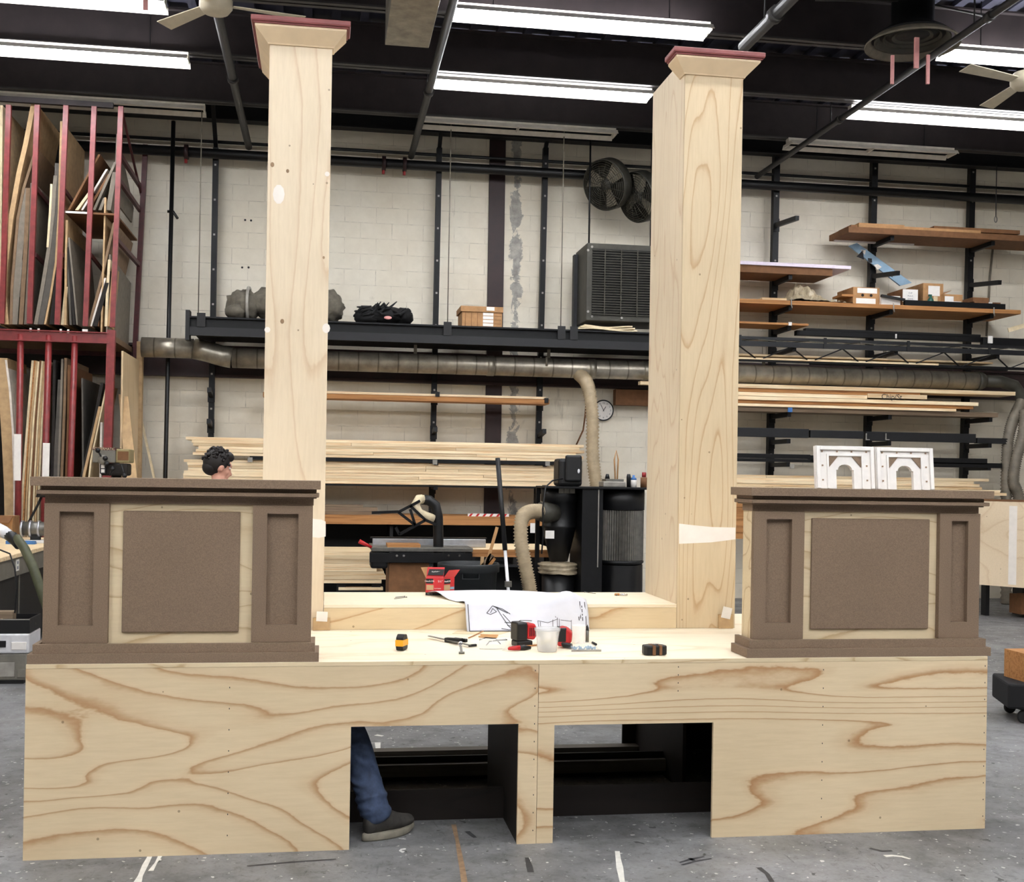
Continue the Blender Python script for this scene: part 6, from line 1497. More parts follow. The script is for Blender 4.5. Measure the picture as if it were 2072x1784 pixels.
for j, zz in enumerate((Zp(1136), Zp(1033))):
    for k in range(n_): r2 = fr_ * (1 if k % 2 else .955); a_ = 2 * PI * k / n_; vs.append((fx_ + r2 * math.cos(a_), Y + .34 + r2 * math.sin(a_), zz))
m.add(vs, [[k, (k + 1) % n_, n_ + (k + 1) % n_, n_ + k] for k in range(n_)]); m.build('pleated_filter', M['dull_metal'], t)
m = MB().lathe([(fr_ * .97, Zp(1144)), (fr_ * 1.02, Zp(1141)), (fr_ * 1.02, Zp(1138)), (fr_ * .98, Zp(1136.5))], (fx_, Y + .34, 0), 32); m.build('filter_clamp', M['black_plastic'], t)
m = MB(); vs = []; n_ = 40
for j, (zz, sc) in enumerate(((.12, .5), (.2, .85), (.45, .97), (Zp(1146), .95))):
    for k in range(n_): r2 = fr_ * sc * (1 + .035 * math.sin(k * 5.1 + j)); a_ = 2 * PI * k / n_; vs.append((fx_ + r2 * math.cos(a_), Y + .34 + r2 * math.sin(a_), zz))
m.add(vs, [[j * n_ + k, j * n_ + (k + 1) % n_, (j + 1) * n_ + (k + 1) % n_, (j + 1) * n_ + k] for j in range(3) for k in range(n_)], smooth=True); m.build('collection_bag', M['black_plastic'], t)
for xx in (X(1110), X(1224), X(1325)): MB().box(xx - .02, xx + .02, Y + .57, Y + .61, 0, zt_ - .021).build('leg', M['black_steel'], t)
flexhose('suction_hose', [at(1094, 1034, Y=Y + .08), at(1070, 1036, Y=Y), at(1056, 1050, Y=Y - .05), at(1054, 1090, Y=Y - .08), at(1060, 1130, Y=Y - .1), at(1068, 1170, Y=Y - .1), at(1073, 1200, Y=Y - .1), at(1078, 1262, Y=Y - .1)], .068, 'hose_tan', 'tan ribbed suction hose curving down from the cyclone inlet', 46, 16)
tag(MB().tube([at(1138, 968, Y=Y + .1), at(1118, 972, Y=Y - .05), at(1104, 985, Y=Y - .1), at(1098, 1030, Y=Y - .1), at(1099, 1080, Y=Y - .08), at(1096, 1120, Y=Y - .06)], .008, 6).build('motor_cable', M['black_plastic']), 'black motor cable looping down the left of the dust collector', 'cable')
q = at(1112, 1078, Y=Y); tag(MB().box(X(1104), X(1122), Y - .002, Y + .002, Zp(1090), Zp(1074)).build('paper_tag', M['white_paint']), 'small white tag hanging at the dust collector inlet', 'tag')
# what stands on top of the dust collector
zt2 = zt_ + .001; Yt = Y + .2
tt = thing('parts_tray', 'grey tray with a black knob on top of the dust collector', 'tray', (X(1238, 975, Yt), Yt, zt2)); MB().box(X(1216, 975, Yt), X(1262, 975, Yt), Yt - .1, Yt + .1, zt2, Zp(974, 1240, Yt)).build('tray', M['bag_plastic'], tt, bevel=.01); MB().box(X(1222, 975, Yt), X(1258, 975, Yt), Yt - .08, Yt + .08, Zp(974, 1240, Yt) + .001, Zp(969, 1240, Yt)).build('tray_rim', M['dull_metal'], tt); MB().tube([(X(1229, 960, Yt), Yt, Zp(969, 1240, Yt) + .001), (X(1229, 960, Yt), Yt, Zp(959, 1240, Yt))], [.025, .014], 10).build('knob', M['black_plastic'], tt)
tag(MB().tube([at(1245, 969, Y=Yt + .02), at(1243, 930, Y=Yt + .02), at(1247, 911, Y=Yt + .02), at(1251, 930, Y=Yt + .02), at(1249, 969, Y=Yt + .02)], .008, 6).build('wire_loop', M['wood_handle']), 'thin tan wire loop standing up behind the grey tray', 'wire')
tag(MB().lathe([(.02, 0), (.022, .1), (.016, .13)], (X(1272, 975, Yt), Yt, zt2), 14).build('black_canister', M['black_plastic']), 'slim black canister beside the blue and white bottle', 'canister')
tt = thing('spray_bottle', 'small blue and white bottle on top of the dust collector', 'bottle', (X(1282, 975, Yt), Yt, zt2)); MB().lathe([(.03, .0), (.032, .07), (.03, .072)], (X(1282, 975, Yt), Yt, zt2), 16).build('bottle', M['white_paint'], tt); MB().lathe([(.03, .0725), (.028, .09), (.012, .1), (.012, .12)], (X(1282, 975, Yt), Yt, zt2), 16).build('blue_top', M['blue_plastic'], tt)
tt = thing('paint_can', 'brown can with red cap on the dust collector next to the right post', 'can', (X(1303, 975, Yt), Yt, zt2)); MB().lathe([(.035, 0), (.035, .1)], (X(1303, 975, Yt), Yt, zt2), 16).build('can', M['hardboard'], tt); MB().lathe([(.022, .101), (.022, .15)], (X(1303, 975, Yt), Yt, zt2), 12).build('red_cap', M['red_cap'], tt)
# ---------------------------------------------------------------- right wall rack, top to bottom
def top_z(o): return max(v.co.z for v in o.data.vertices) + o.location.z
AY = 14.95
# top shelf and flattened cardboard on it
b = hbox(1717, 2140, 462, 474, AY, .62, 1800)
s1 = tag(MB().box(*b).build('top_shelf', M['hardboard']), 'brown topmost shelf board on the right wall rack', 'shelf')
zt_ = b[5]
def flat(x0, x1, yt, yb, Y, dep, mat, lab, name='cardboard_flat', cat='cardboard', zb=None, xr=None):
    h_ = hbox(x0, x1, yt, yb, Y, dep, xr); z = zb if zb is not None else h_[4]
    return tag(MB().box(h_[0], h_[1], Y, Y + dep, z + .0008, z + h_[5] - h_[4]).build(name, M[mat]), lab, cat)
f1_ = flat(1738, 1985, 456, 462, AY + .02, .5, 'cardboard', 'long tan cardboard flat lying lowest on the topmost right shelf', zb=zt_)
f2_ = flat(1722, 1736, 457, 462.5, AY + .06, .4, 'cardboard_dark', 'short brown cardboard flat at the left end of the topmost right shelf', zb=zt_)
flat(1738, 1830, 452, 456, AY + .05, .4, 'cardboard', 'shorter tan cardboard flat on top at the left of the topmost right shelf', zb=top_z(f1_))
flat(1808, 1845, 449, 452, AY + .3, .2, 'cardboard_dark', 'small cardboard flat raised behind the shorter tan flat', zb=top_z(f1_) + .03) if False else None
flat(1890, 2064, 459, 467, AY + .12, .4, 'cardboard_dark', 'brown cardboard flats at the right of the topmost right shelf', zb=top_z(f1_))
b2 = hbox(1690, 1850, 491, 494, 15.45, .05, 1770); tag(MB().box(b2[0], b2[1], 15.45, 15.5, b[4] - .0205, b[4] - .001).build('white_batten', M['white_paint']), 'thin white batten fixed under the topmost right shelf', 'batten')
# blue printed panel leaning on the wall
def quad_board(tl, tr, br, bl, Y, th_, mat, name, lab, cat, extra=None):
    P_ = [at(*p, Y=Y) for p in (tl, tr, br, bl)]; o = Vector((0, th_, 0))
    t = thing(name, lab, cat, P_[3]); MB().hexa([P_[3], P_[2], P_[2] + o, P_[3] + o, P_[0], P_[1], P_[1] + o, P_[0] + o]).build('panel', M[mat], t); return t
t = quad_board((1718, 497), (1734, 491), (1845, 572), (1822, 578), 15.45, .03, 'blue_print', 'printed_panel', 'long blue printed panel slanting on the block wall above the cardboard boxes', 'panel')
def mark(poly, Y, mat, par, nm='printed_mark'):
    q = [at(*p, Y=Y) for p in poly]; return MB().prism([(p.x, p.z) for p in q], Y - .0015, Y - .0003).build(nm, M[mat], par)
mark([(1733, 519), (1746, 506), (1748, 525)], 15.45, 'ink', t); mark([(1756, 522), (1764, 523), (1765, 531), (1757, 532)], 15.45, 'ink', t); mark([(1795, 556), (1806, 550), (1806, 561)], 15.45, 'ink', t); mark([(1768, 536), (1776, 534), (1784, 540), (1776, 546)], 15.45, 'sheet_white', t); mark([(1741, 505), (1752, 506), (1750, 516)], 15.45, 'sheet_white', t)
# pinkish foam boards on the first arm
b = hbox(1440, 1722, 532, 546, AY, .65, 1600)
tag(MB().box(b[0], b[1], b[2], b[3], b[5] - .045, b[5]).build('foam_board', M['foam_pink']), 'pale pink edged foam board lying upper on the rack arm right of the right post', 'board')
tag(MB().box(b[0], b[1] - .25, b[2] + .03, b[3], b[4] - .05, b[5] - .046).build('dark_board', M['hardboard']), 'dark brown board under the pale pink foam board', 'board')
# main pine shelf with boxes
b = hbox(1430, 2066, 612, 619, AY - .02, .8, 1700)
tag(MB().box(b[0], b[1], b[2], b[3], b[4] - .01, b[5]).build('pine_shelf', M['oak_board'], bevel=.003), 'long pine shelf carrying the cardboard boxes on the right wall rack', 'shelf')
SZR = b[5] + .001
for px in (1601, 1808, 2011):
    q = at(px, 618 + (px - 1700) * .024, Y=AY - .03); tag(MB().tube([(q.x, AY - .03, SZR + .02), (q.x, AY - .035, SZR - .06), (q.x + .015, AY - .03, SZR - .1)], .008, 6).build('hook', M['bag_plastic']), {1601: 'small metal hook on the pine shelf edge beside the plastic heap', 1808: 'small metal hook on the pine shelf edge under the boxes', 2011: 'small metal hook at the right end of the pine shelf edge'}[px], 'hook')
def cbox(x0, x1, yt, yb, Y, dep, mat, lab, name='cardboard_box', cat='box', open_=False, group=None):
    h_ = hbox(x0, x1, yt, yb, Y, dep); z1 = SZR + (h_[5] - h_[4])
    t = thing(name, lab, cat, ((h_[0] + h_[1]) / 2, Y + dep / 2, SZR), group); MB().box(h_[0], h_[1], Y, Y + dep, SZR, z1).build('carton', M[mat], t, bevel=.003)
    return t, h_[0], h_[1], Y, z1
def lab_(t, x0, x1, Y, z1, u0, u1, v0, v1, mat='white_paint', nm='paper_label', off=.0006):
    w_ = x1 - x0; h_ = z1 - SZR
    return MB().box(x0 + w_ * u0, x0 + w_ * u1, Y - off - .0012, Y - off, SZR + h_ * v0, SZR + h_ * v1).build(nm, M[mat], t)
def scrib(t, x0, x1, Y, z1, u, v, words_, size):
    w_ = x1 - x0; h_ = z1 - SZR
    text_mesh(words_, size, 'ink_grey', t, Matrix.Translation((x0 + w_ * u, Y - .003, SZR + h_ * v)) @ FRONT, 'handwriting')
t, x0, x1, Y_, z1 = cbox(1726, 1780, 572, 607, 15.02, .5, 'cardboard', 'tan cardboard box with two finger holes and white labels, leftmost box on the pine shelf')
lab_(t, x0, x1, Y_, z1, .16, .9, .66, .95); lab_(t, x0, x1, Y_, z1, .12, .85, .0, .36)
for u in (.36, .68): MB().lathe([(.02, 0), (.02, .0015)], (x0 + (x1 - x0) * u, Y_ - .0005, SZR + (z1 - SZR) * .54), 14, axis='y').build('finger_hole', M['sheet_dark'], t)
t, x0, x1, Y_, z1 = cbox(1783, 1822, 591, 610, 14.98, .3, 'white_paint', 'low white carton between the two tan boxes on the pine shelf', 'white_carton')
t, x0, x1, Y_, z1 = cbox(1826, 1858, 569, 606, 15.1, .45, 'cardboard_dark', 'brown cardboard box with large handwritten white sheet on the pine shelf')
lab_(t, x0, x1, Y_, z1, .02, .98, .3, .98); scrib(t, x0, x1, Y_, z1, .5, .78, 'CUP', .03); scrib(t, x0, x1, Y_, z1, .5, .62, 'PULLS', .03); scrib(t, x0, x1, Y_, z1, .5, .46, 'SHIMS', .03)
t, x0, x1, Y_, z1 = cbox(1868, 1909, 558, 609, 15.12, .5, 'cardboard', 'tallest tan cardboard box with white label on the pine shelf')
lab_(t, x0, x1, Y_, z1, .25, .82, .5, .9); lab_(t, x0, x1, Y_, z1, .52, .72, .25, .49, 'sheet_cream', 'cream_label')
q = at(1883, 606, Y=15.05); tt = thing('green_bottle', 'dark green spray bottle before the tallest cardboard box', 'bottle', (q.x, 15.05, SZR)); MB().lathe([(.04, 0), (.042, .1), (.015, .15)], (q.x, 15.05, SZR), 14).build('bottle', M['bottle_green'], tt); MB().box(q.x - .03, q.x + .014, 15.04, 15.06, SZR + .151, SZR + .18).build('nozzle', M['bottle_green'], tt)
t, x0, x1, Y_, z1 = cbox(1911, 1948, 585, 613, 15.02, .35, 'cardboard', 'small open tan box with white labels beside the rack upright')
lab_(t, x0, x1, Y_, z1, .02, .5, .3, .85); lab_(t, x0, x1, Y_, z1, .04, .92, .02, .5, off=.0022); MB().lathe([(.016, 0), (.016, .0012)], (x0 + (x1 - x0) * .76, Y_ - .0042, SZR + (z1 - SZR) * .3), 12, axis='y').build('round_sticker', M['ink'], t)
MB().hexa([(x0, Y_, z1 + .001), (x0 + .1, Y_, z1 + .05), (x0 + .1, Y_ + .3, z1 + .05), (x0, Y_ + .3, z1 + .001), (x0, Y_, z1 + .006), (x0 + .1, Y_, z1 + .055), (x0 + .1, Y_ + .3, z1 + .055), (x0, Y_ + .3, z1 + .006)]).build('flap', M['cardboard'], t)
t, x0, x1, Y_, z1 = cbox(1972, 2025, 598, 614, 15.05, .4, 'cardboard_dark', 'flat brown box with white tape, lower of two by the right upright')
lab_(t, x0, x1, Y_, z1, .54, .68, 0, 1)
hh_ = z1
t2 = thing('cardboard_box', 'smaller flat brown box lying on the white taped brown box', 'box', (x0, 15.2, hh_)); MB().box(x0 - .02, x0 + .22, 15.06, 15.4, hh_ + .001, hh_ + .06).build('carton', M['cardboard_dark'], t2)
b = hbox(1832, 2035, 611, 622, 14.94, .06, 1940)
tag(MB().box(b[0], b[1], 14.945, 15.0, SZR, SZR + .075).build('black_tube', M['black_steel']), 'long black square tube lying along the front of the pine shelf', 'tube')
tag(MB().bar(at(1783, 598, Y=14.93), at(1830, 611, Y=14.93) + Vector((0, 0, .03)), .05, .03).build('black_strip', M['black_paint']), 'short black strip propped on the white carton', 'strip')
q = at(1995, 612, Y=14.98); tag(MB().lathe([(.001, .0), (.12, 0), (.14, .012), (.001, .012)], (q.x, 15.02, SZR + .0765), 20).build('white_lid', M['white_paint']), 'white lid lying on the black tube before the flat brown boxes', 'lid') if False else None
# crumpled plastic heap
p0, p1 = at(1594, 610, Y=15.0), at(1722, 610, Y=15.0)
t = thing('plastic_heap', 'crumpled tan plastic sheeting heaped on the pine shelf', 'plastic sheeting', ((p0.x + p1.x) / 2, 15.1, SZR))
m = MB(); nx, ny = 44, 22; L_ = p1.x - p0.x
for j in range(ny):
    for i in range(nx):
        u, v = i / (nx - 1), j / (ny - 1); e_ = min(1, 5 * u, 5 * (1 - u)) * min(1, 4 * v + .15, 4 * (1 - v))
        hgt = .25 * (.55 + .45 * math.sin(u * 5 + .8)) * e_ * (.7 + .3 * math.sin(v * 9 + u * 14)) + .028 * math.sin(u * 47 + v * 21) * math.sin(v * 33 - u * 17) * e_ + rnd.uniform(-.012, .012) * e_
        m.v.append(Vector((p0.x + L_ * u, 14.93 + .5 * v + .02 * math.sin(u * 30), SZR + .004 + max(0, hgt))))
for j in range(ny - 1):
    for i in range(nx - 1): m.f.append([j * nx + i, j * nx + i + 1, (j + 1) * nx + i + 1, (j + 1) * nx + i]); m.m.append(0); m.sm.append(False)
m.build('sheeting', M['plastic_film'], t)
for k, (xa_, xb_, lab) in enumerate(((1542, 1592, 'short pale board lying at the left of the plastic heap'), (1700, 1724, 'brown board end poking out of the plastic heap'))):
    h_ = hbox(xa_, xb_, 606, 610, 14.96 + .1 * k, .25); tag(MB().box(h_[0], h_[1], h_[2] - .05 * k, h_[3], SZR + (.1 * k), SZR + .03 + .1 * k).build('board_end', M['pine' if k == 0 else 'oak_board']), lab, 'board')
# short shelf below
b = hbox(1430, 1636, 652, 656, AY, .5, 1560); tag(MB().box(*b).build('thin_shelf', M['oak_board']), 'thin short board shelf with a white clip just under the pine shelf', 'shelf')
q = at(1599, 655, Y=AY - .01); tag(MB().box(q.x - .022, q.x + .022, AY - .012, AY - .001, q.z - .022, q.z + .022).build('white_clip', M['white_paint']), 'small white clip on the thin short board shelf', 'clip')
# black lattice trusses and tubes
TY = 14.8
def truss(x0, x1, xr, Y, lab):
    a, b_ = at(x0, 690, Y=Y).x, at(x1, 700, Y=Y).x
    zt_, zm, zl = (at(xr, p, Y=Y).z for p in (680, 696, 726))
    t = thing('lattice_truss', lab, 'truss', ((a + b_) / 2, Y, zl))
    MB().box(a, b_, Y + .24, Y + .28, zt_ - .02, zt_ + .02).build('top_chord', M['dark_steel_blue'], t)
    MB().box(a, b_, Y - .02, Y + .02, zm - .035, zm + .03).build('front_chord', M['dark_steel_blue'], t)
    MB().box(a, b_, Y + .2, Y + .24, zl - .018, zl + .018).build('bottom_chord', M['black_steel'], t)
    n_ = int((b_ - a) / .34)
    for q in range(n_):
        u0, u1 = a + (b_ - a) * q / n_, a + (b_ - a) * (q + 1) / n_
        k_ = q % 2
        MB().bar((u0, Y if k_ else Y + .22, zm - .03 if k_ else zl), (u1, Y + .22 if k_ else Y, zl if k_ else zm - .03), .014).build('lattice_bar', M['black_steel'], t)
        MB().bar((u0, Y if k_ else Y + .25, zm + .03 if k_ else zt_ - .015), (u1, Y + .25 if k_ else Y, zt_ - .015 if k_ else zm + .03), .014).build('lattice_bar', M['cage_wire'], t)
    for q in range(4):
        u = a + (b_ - a) * (q + .32) / 4; MB().box(u - .02, u + .02, Y - .03, Y - .0205, zm - .04, zt_).build('splice_plate', M['black_paint'], t)
    return t
truss(1440, 2110, 1560, TY, 'long black lattice truss lying on the right wall rack, the front one above the duct')
def tube_(x0, x1, yt, yb, xr, Y, mat, name, lab, cat='tube', dep=.09, group=None):
    h_ = hbox(x0, x1, yt, yb, Y, dep, xr); return tag(MB().box(*h_).build(name, M[mat], bevel=.004), lab, cat, group)
tube_(1612, 2000, 671, 681, 1700, 15.2, 'black_steel', 'black_tube', 'long black tube lying behind the front lattice truss')
tube_(1630, 1985, 666, 671, 1700, 15.25, 'black_paint', 'black_tube', 'thin black tube lying on top of the one behind the truss')
tube_(1990, 2140, 684, 700, 2040, 15.1, 'black_steel', 'black_tube', 'thick black tube with a white taped end at the far right')
q = at(2004, 687, Y=15.09); tag(MB().box(q.x - .035, q.x + .03, 15.08, 15.0985, q.z - .05, q.z + .05).build('tape_wrap', M['white_paint']), 'lump of white tape on the end of a black tube at the far right', 'tape')
q = at(1813, 680, Y=15.19); tag(MB().bar(q + Vector((0, 0, -.03)), q + Vector((0, 0, .03)), .02, .012).build('white_hook', M['white_paint']), 'small white hook hanging on the long black tube', 'hook')
tube_(1440, 2010, 717, 721, 1560, 15.0, 'pine', 'thin_board', 'thin pale board lying above the duct on the right rack, the upper one', 'board', .3)
tube_(1440, 1900, 724, 728, 1560, 14.98, 'pine', 'thin_board', 'thin pale board lying above the duct on the right rack, the lower one', 'board', .1)
tube_(1640, 2040, 731, 739, 1700, 15.05, 'dark_steel_blue', 'black_tube', 'black channel lying just above the duct on the right rack', 'channel', .05)
# boards under the duct
RYB = 14.9
def rb(x0, x1, yt, yb, xr, lab, mat='pine', dY=0, dep=.4): return plank(x0, x1, yt, yb, xr, RYB + dY, dep, mat, 'pine_board' if mat == 'pine' else 'brown_board', lab)
rb(1440, 2055, 776, 784, 1500, 'longest pale board on top of the stack under the duct, right rack', 'pine', .0)
rb(1440, 1862, 784.5, 792, 1500, 'brown edged board second from the top under the duct, right rack', 'oak_board', .02)
rb(1440, 1755, 792.5, 800, 1500, 'pale board with a knot ending at the scribbled board, right rack', 'pine', .0)
sb = rb(1756, 1876, 797, 805.5, 1800, 'short pale board with black handwriting on its edge under the duct', 'pine', -.01)
q = at(1806, 803, Y=RYB - .012); W[sb.name] = Vector(sb.location)
text_mesh('Chip/St.', .10, 'ink', sb, Matrix.Translation((q.x, RYB - .0115, q.z)) @ FRONT, 'handwriting')
rb(1440, 1980, 800.5, 808, 1500, 'long pale board below the scribbled board under the duct', 'pine', .0)
rb(1440, 1970, 808.5, 815, 1500, 'long dull brown board below the pale ones under the duct', 'oak_board', .03)
rb(1440, 1935, 815.5, 821, 1500, 'pinkish pale board near the bottom of the stack under the duct', 'pine', .0)
rb(1440, 2020, 821.5, 831, 1500, 'grey weathered plank at the bottom of the stack under the duct', 'weathered', .04)
# black stock
for x0, x1, yt, yb, xr, lab in ((1440, 1637, 866, 884, 1560, 'black square tube at the left of the upper black stock row'), (1640, 1748, 871, 886, 1690, 'black square tube in the middle of the upper black stock row'), (1753, 1975, 875, 893, 1850, 'long black square tube at the right of the upper black stock row'), (1978, 2040, 886, 897, 2000, 'short grey black tube end at the far right of the upper black stock row')):
    tube_(x0, x1, yt, yb, xr, 14.95, 'dark_steel_blue', 'black_tube', lab)
for px, lab in ((1753, 'thin bright metal angle clipped on the black stock, left one'), (1793, 'thin bright metal angle clipped on the black stock, right one')):
    q = at(px, 884, Y=14.93); t = thing('metal_angle', lab, 'angle', q); MB().box(q.x - .006, q.x + .006, 14.93, 14.945, q.z - .04, q.z + .05).build('leg', M['bag_plastic'], t); MB().box(q.x + .0065, q.x + .05, 14.93, 14.945, q.z - .04, q.z - .028).build('leg', M['bag_plastic'], t)
for x0, x1, yt, yb, xr, lab in ((1440, 1640, 918, 927, 1560, 'black tube at the left of the lower black stock row'), (1440, 1660, 927.5, 934, 1560, 'black tube under the left of the lower black stock row'), (1640, 1998, 926, 938, 1900, 'long black tube behind the white arched frames'), (1880, 2028, 936, 946, 1960, 'black tube end at the right of the white arched frames')):
    tube_(x0, x1, yt, yb, xr, 14.95, 'black_steel', 'black_tube', lab)
q = at(1603, 943, Y=14.9); tag(MB().box(q.x - .03, q.x + .03, 14.9, 14.912, q.z - .03, q.z + .03).build('white_clip', M['bag_plastic']), 'small white clip on the black stock left of the white frames', 'clip')
pile(1440, 2018, 961, 984, 4, 1560, 14.8, .5, 'pale pine board in the lowest pile on the right wall rack', 'pine boards in the lowest right pile', jl=(-10, 0), jr=(-60, 8), split=.6)
pile(1440, 2038, 984.5, 996, 2, 1560, 14.78, .5, 'pale pine board under the lowest right pile', 'pine boards under the lowest right pile', jr=(-25, 4), split=.3)
pile(1440, 1530, 1000, 1090, 7, 1500, 14.7, .5, 'brown board end seen in the gap between right post and counter', 'board ends between right post and counter', 'oak_board', split=0)
tag(MB().tube([at(2010, 492, Y=15.75), at(2003, 560, Y=15.75), at(1996, 680, Y=15.75)], .016, 8).build('wall_conduit', M['hose_grey']), 'thin grey conduit rising on the block wall at the far right', 'conduit')
q0, q1 = at(2016, 340, Y=15.0), at(2015, 438, Y=15.0)
t = thing('pull_chain', 'thin chain with a small ring hanging under the roof at the far right', 'chain', q1); MB().tube([Vector((q1.x, 15.0, 6.05)), q1], .006, 6).build('chain', M['pipe_black'], t); m = MB(); m.tube([(q1.x + .018 * math.cos(a), 15.0, q1.z - .04 + .04 * math.sin(a)) for a in [i * PI / 8 for i in range(17)]], .006, 6); m.build('ring', M['dull_metal'], t)
tag(MB().bar(at(2040, 668, Y=15.1), at(2085, 655, Y=15.05), .02, .06).build('pale_batten', M['sheet_cream']), 'pale batten end at the right edge above the trusses', 'batten')
# plywood scenery box on black legs at the far right
FY = 13.6
b = hbox(1960, 2200, 1014, 1188, FY, 1.2, 2010)
t = thing('plywood_flat', 'large pale plywood box panel on black legs at the right edge', 'scenery box', ((b[0] + b[1]) / 2, FY + .6, 0))
x0 = at(1962, 1100, Y=FY).x; x1 = x0 + 2.6
zb0, zb1 = at(1985, 1181, Y=FY).z, at(1985, 1013, Y=FY).z
A = [(x0, FY), (x0 + .95, FY - 1.3)]
def slab(z0, z1, off=0, mat='ply_flat', nm='front_panel', dy=.02):
    m = MB(); (xa_, ya_), (xb_, yb_) = A; m.hexa([(xa_, ya_ + off, z0), (xb_, yb_ + off, z0), (xb_, yb_ + off + dy, z0), (xa_, ya_ + off + dy, z0), (xa_, ya_ + off, z1), (xb_, yb_ + off, z1), (xb_, yb_ + off + dy, z1), (xa_, ya_ + off + dy, z1)]); return m.build(nm, M[mat], t)
slab(zb0, zb1); slab(zb1 + .001, zb1 + .02, -.005, 'hardboard', 'top_board', .9); slab(zb0, zb1, .88, 'ply_side', 'back_panel')
for px, w_ in ((1981, .05), (2062, .16)):
    p = at(px, 1195, Y=FY + .3); MB().box(p.x - w_ / 2, p.x + w_ / 2, FY + .1, FY + .16 + w_, 0, zb0 - .001).build('leg', M['black_paint'], t)
p = at(2066, 1210, Y=FY - .2); MB().box(p.x, p.x + .4, FY - .2, FY + .05, .05, zb0 - .12).build('wood_block', M['cardboard_dark'], t)
(xa_, ya_), (xb_, yb_) = A; u0, u1 = .30, .36
P0, P1 = Vector((xa_ + (xb_ - xa_) * u0, ya_ + (yb_ - ya_) * u0 - .001, 0)), Vector((xa_ + (xb_ - xa_) * u1, ya_ + (yb_ - ya_) * u1 - .001, 0)); o_ = Vector((0, -.0012, 0))
MB().hexa([P0 + o_ + up * (zb0 + .03), P1 + o_ + up * (zb0 + .03), P1 + up * (zb0 + .03), P0 + up * (zb0 + .03), P0 + o_ + up * (zb1 - .05), P1 + o_ + up * (zb1 - .05), P1 + up * (zb1 - .05), P0 + up * (zb1 - .05)]).build('filler_stripe', M['filler'], t)
q = at(1599, 829, Y=14.88); tag(MB().box(q.x - .03, q.x + .03, 14.88, 14.895, q.z - .03, q.z + .03).build('blue_clip', M['blue_plastic']), 'small blue clip hanging under the grey plank beside the right post', 'clip')
# dolly with carton at the right edge
q = at(2064, 1464, Z=0); DYY = q.y
zz0, zz1 = at(2042, 1434, Y=DYY).z, at(2042, 1383, Y=DYY).z
x0 = at(2040, 1410, Y=DYY).x
t = thing('furniture_dolly', 'black carpeted furniture dolly on casters at the right edge', 'dolly', (x0 + .35, DYY, 0))
MB().hexa([(x0, DYY, zz0), (x0 + .75, DYY - .25, zz0), (x0 + .9, DYY + .2, zz0), (x0 + .15, DYY + .45, zz0), (x0, DYY, zz1), (x0 + .75, DYY - .25, zz1), (x0 + .9, DYY + .2, zz1), (x0 + .15, DYY + .45, zz1)]).build('deck', M['black_cloth'], t, bevel=.015)
for dx, dy in ((.13, .02), (.62, -.12), (.24, .36), (.74, .2)):
    MB().lathe([(.04, -.014), (.045, -.008), (.045, .008), (.04, .014)], (x0 + dx, DYY + dy, .0455), 18, axis='y').build('caster_wheel', M['rubber'], t); MB().box(x0 + dx - .03, x0 + dx + .03, DYY + dy - .024, DYY + dy + .024, .092, zz0 - .0005).build('caster_fork', M['black_steel'], t)
zc_ = at(2066, 1318, Y=DYY + .15).z; xx = at(2065, 1340, Y=DYY + .1).x
t = thing('wooden_crate', 'brown wooden crate standing on the furniture dolly', 'crate', (xx + .2, DYY + .1, zz1)); MB().box(xx, xx + .5, DYY + .05, DYY + .3, zz1 + .001, zc_).build('crate_body', M['oak_board'], t)
# ---------------------------------------------------------------- overhead: pipes, fans, diffuser, duct
ZP = 5.84
def run(px, lab, r, mat='pipe_grey', z=ZP, y0=3.0, y1=None, x2=None):
    p = at(*px, Z=z); e = at(*x2, Z=z) if x2 else None
    y1 = y1 or 15.5
    t = thing('sprinkler_pipe', lab, 'pipe', (p.x, (y0 + y1) / 2, z))
    MB().tube([(p.x, y0, z), (p.x, y1, z)], r, 12).build('pipe', M[mat], t)
    yy = y0 + .5
    while yy < y1 - .3:
        if abs(yy - p.y) > -1:
            MB().tube([(p.x, yy, z), (p.x, yy + .09, z)], r * 1.35, 12).build('coupling', M[mat], t)
            MB().tube([(p.x, yy + .3, z + r * .8), (p.x, yy + .3, zj + .2)], .008, 6).build('hanger_rod', M['pipe_black'], t)
        yy += 3.1
    return t
run((884, 125), 'dark sprinkler pipe running back between the two posts', .042)
run((476, 180), 'dark sprinkler pipe running back left of the left post', .045)
run((1548, 51), 'thick grey pipe running back behind the right post crown', .055, z=5.7, y1=at(1500, 95, Z=5.7).y)
run((1760, 200), 'dark sprinkler pipe running diagonally back across the upper right', .035)
# pipes along the back wall
def hpipe(p0, p1, Y, r, lab, mat='pipe_black', xl=None, xr=None, nm='wall_pipe'):
    a, b = at(*p0, Y=Y), at(*p1, Y=Y); z = (a.z + b.z) / 2
    return a.x if xl is None else xl, b.x if xr is None else xr, z
x0, x1, z = hpipe((675, 327), (1190, 352), 15.5, .06, '')
t = thing('sprinkler_main', 'thick black sprinkler main running the length of the back wall near the roof', 'pipe', (0, 15.5, z))
MB().tube([(XL + .02, 15.5, z), (XR - .02, 15.5, z)], .065, 12).build('pipe', M['pipe_black'], t)
for px in (373, 773, 815): 
    q = at(px, 322, Y=15.5); MB().tube([(q.x, 15.5, z), (q.x + .05, 15.5, z)], .095, 14).build('coupling', M['column_red'], t); MB().tube([(q.x + .02, 15.5, z - .08), (q.x + .02, 15.5, z - .14)], .02, 8).build('drain_plug', M['red_cap'], t)
x0, x1, z = hpipe((675, 301), (988, 318), 15.6, .02, '')
t = thing('conduit', 'thin black conduit running just above the sprinkler main', 'conduit', (0, 15.6, z)); MB().tube([(XL + .02, 15.62, z), (XR - .02, 15.62, z)], .022, 8).build('conduit_pipe', M['pipe_black'], t)
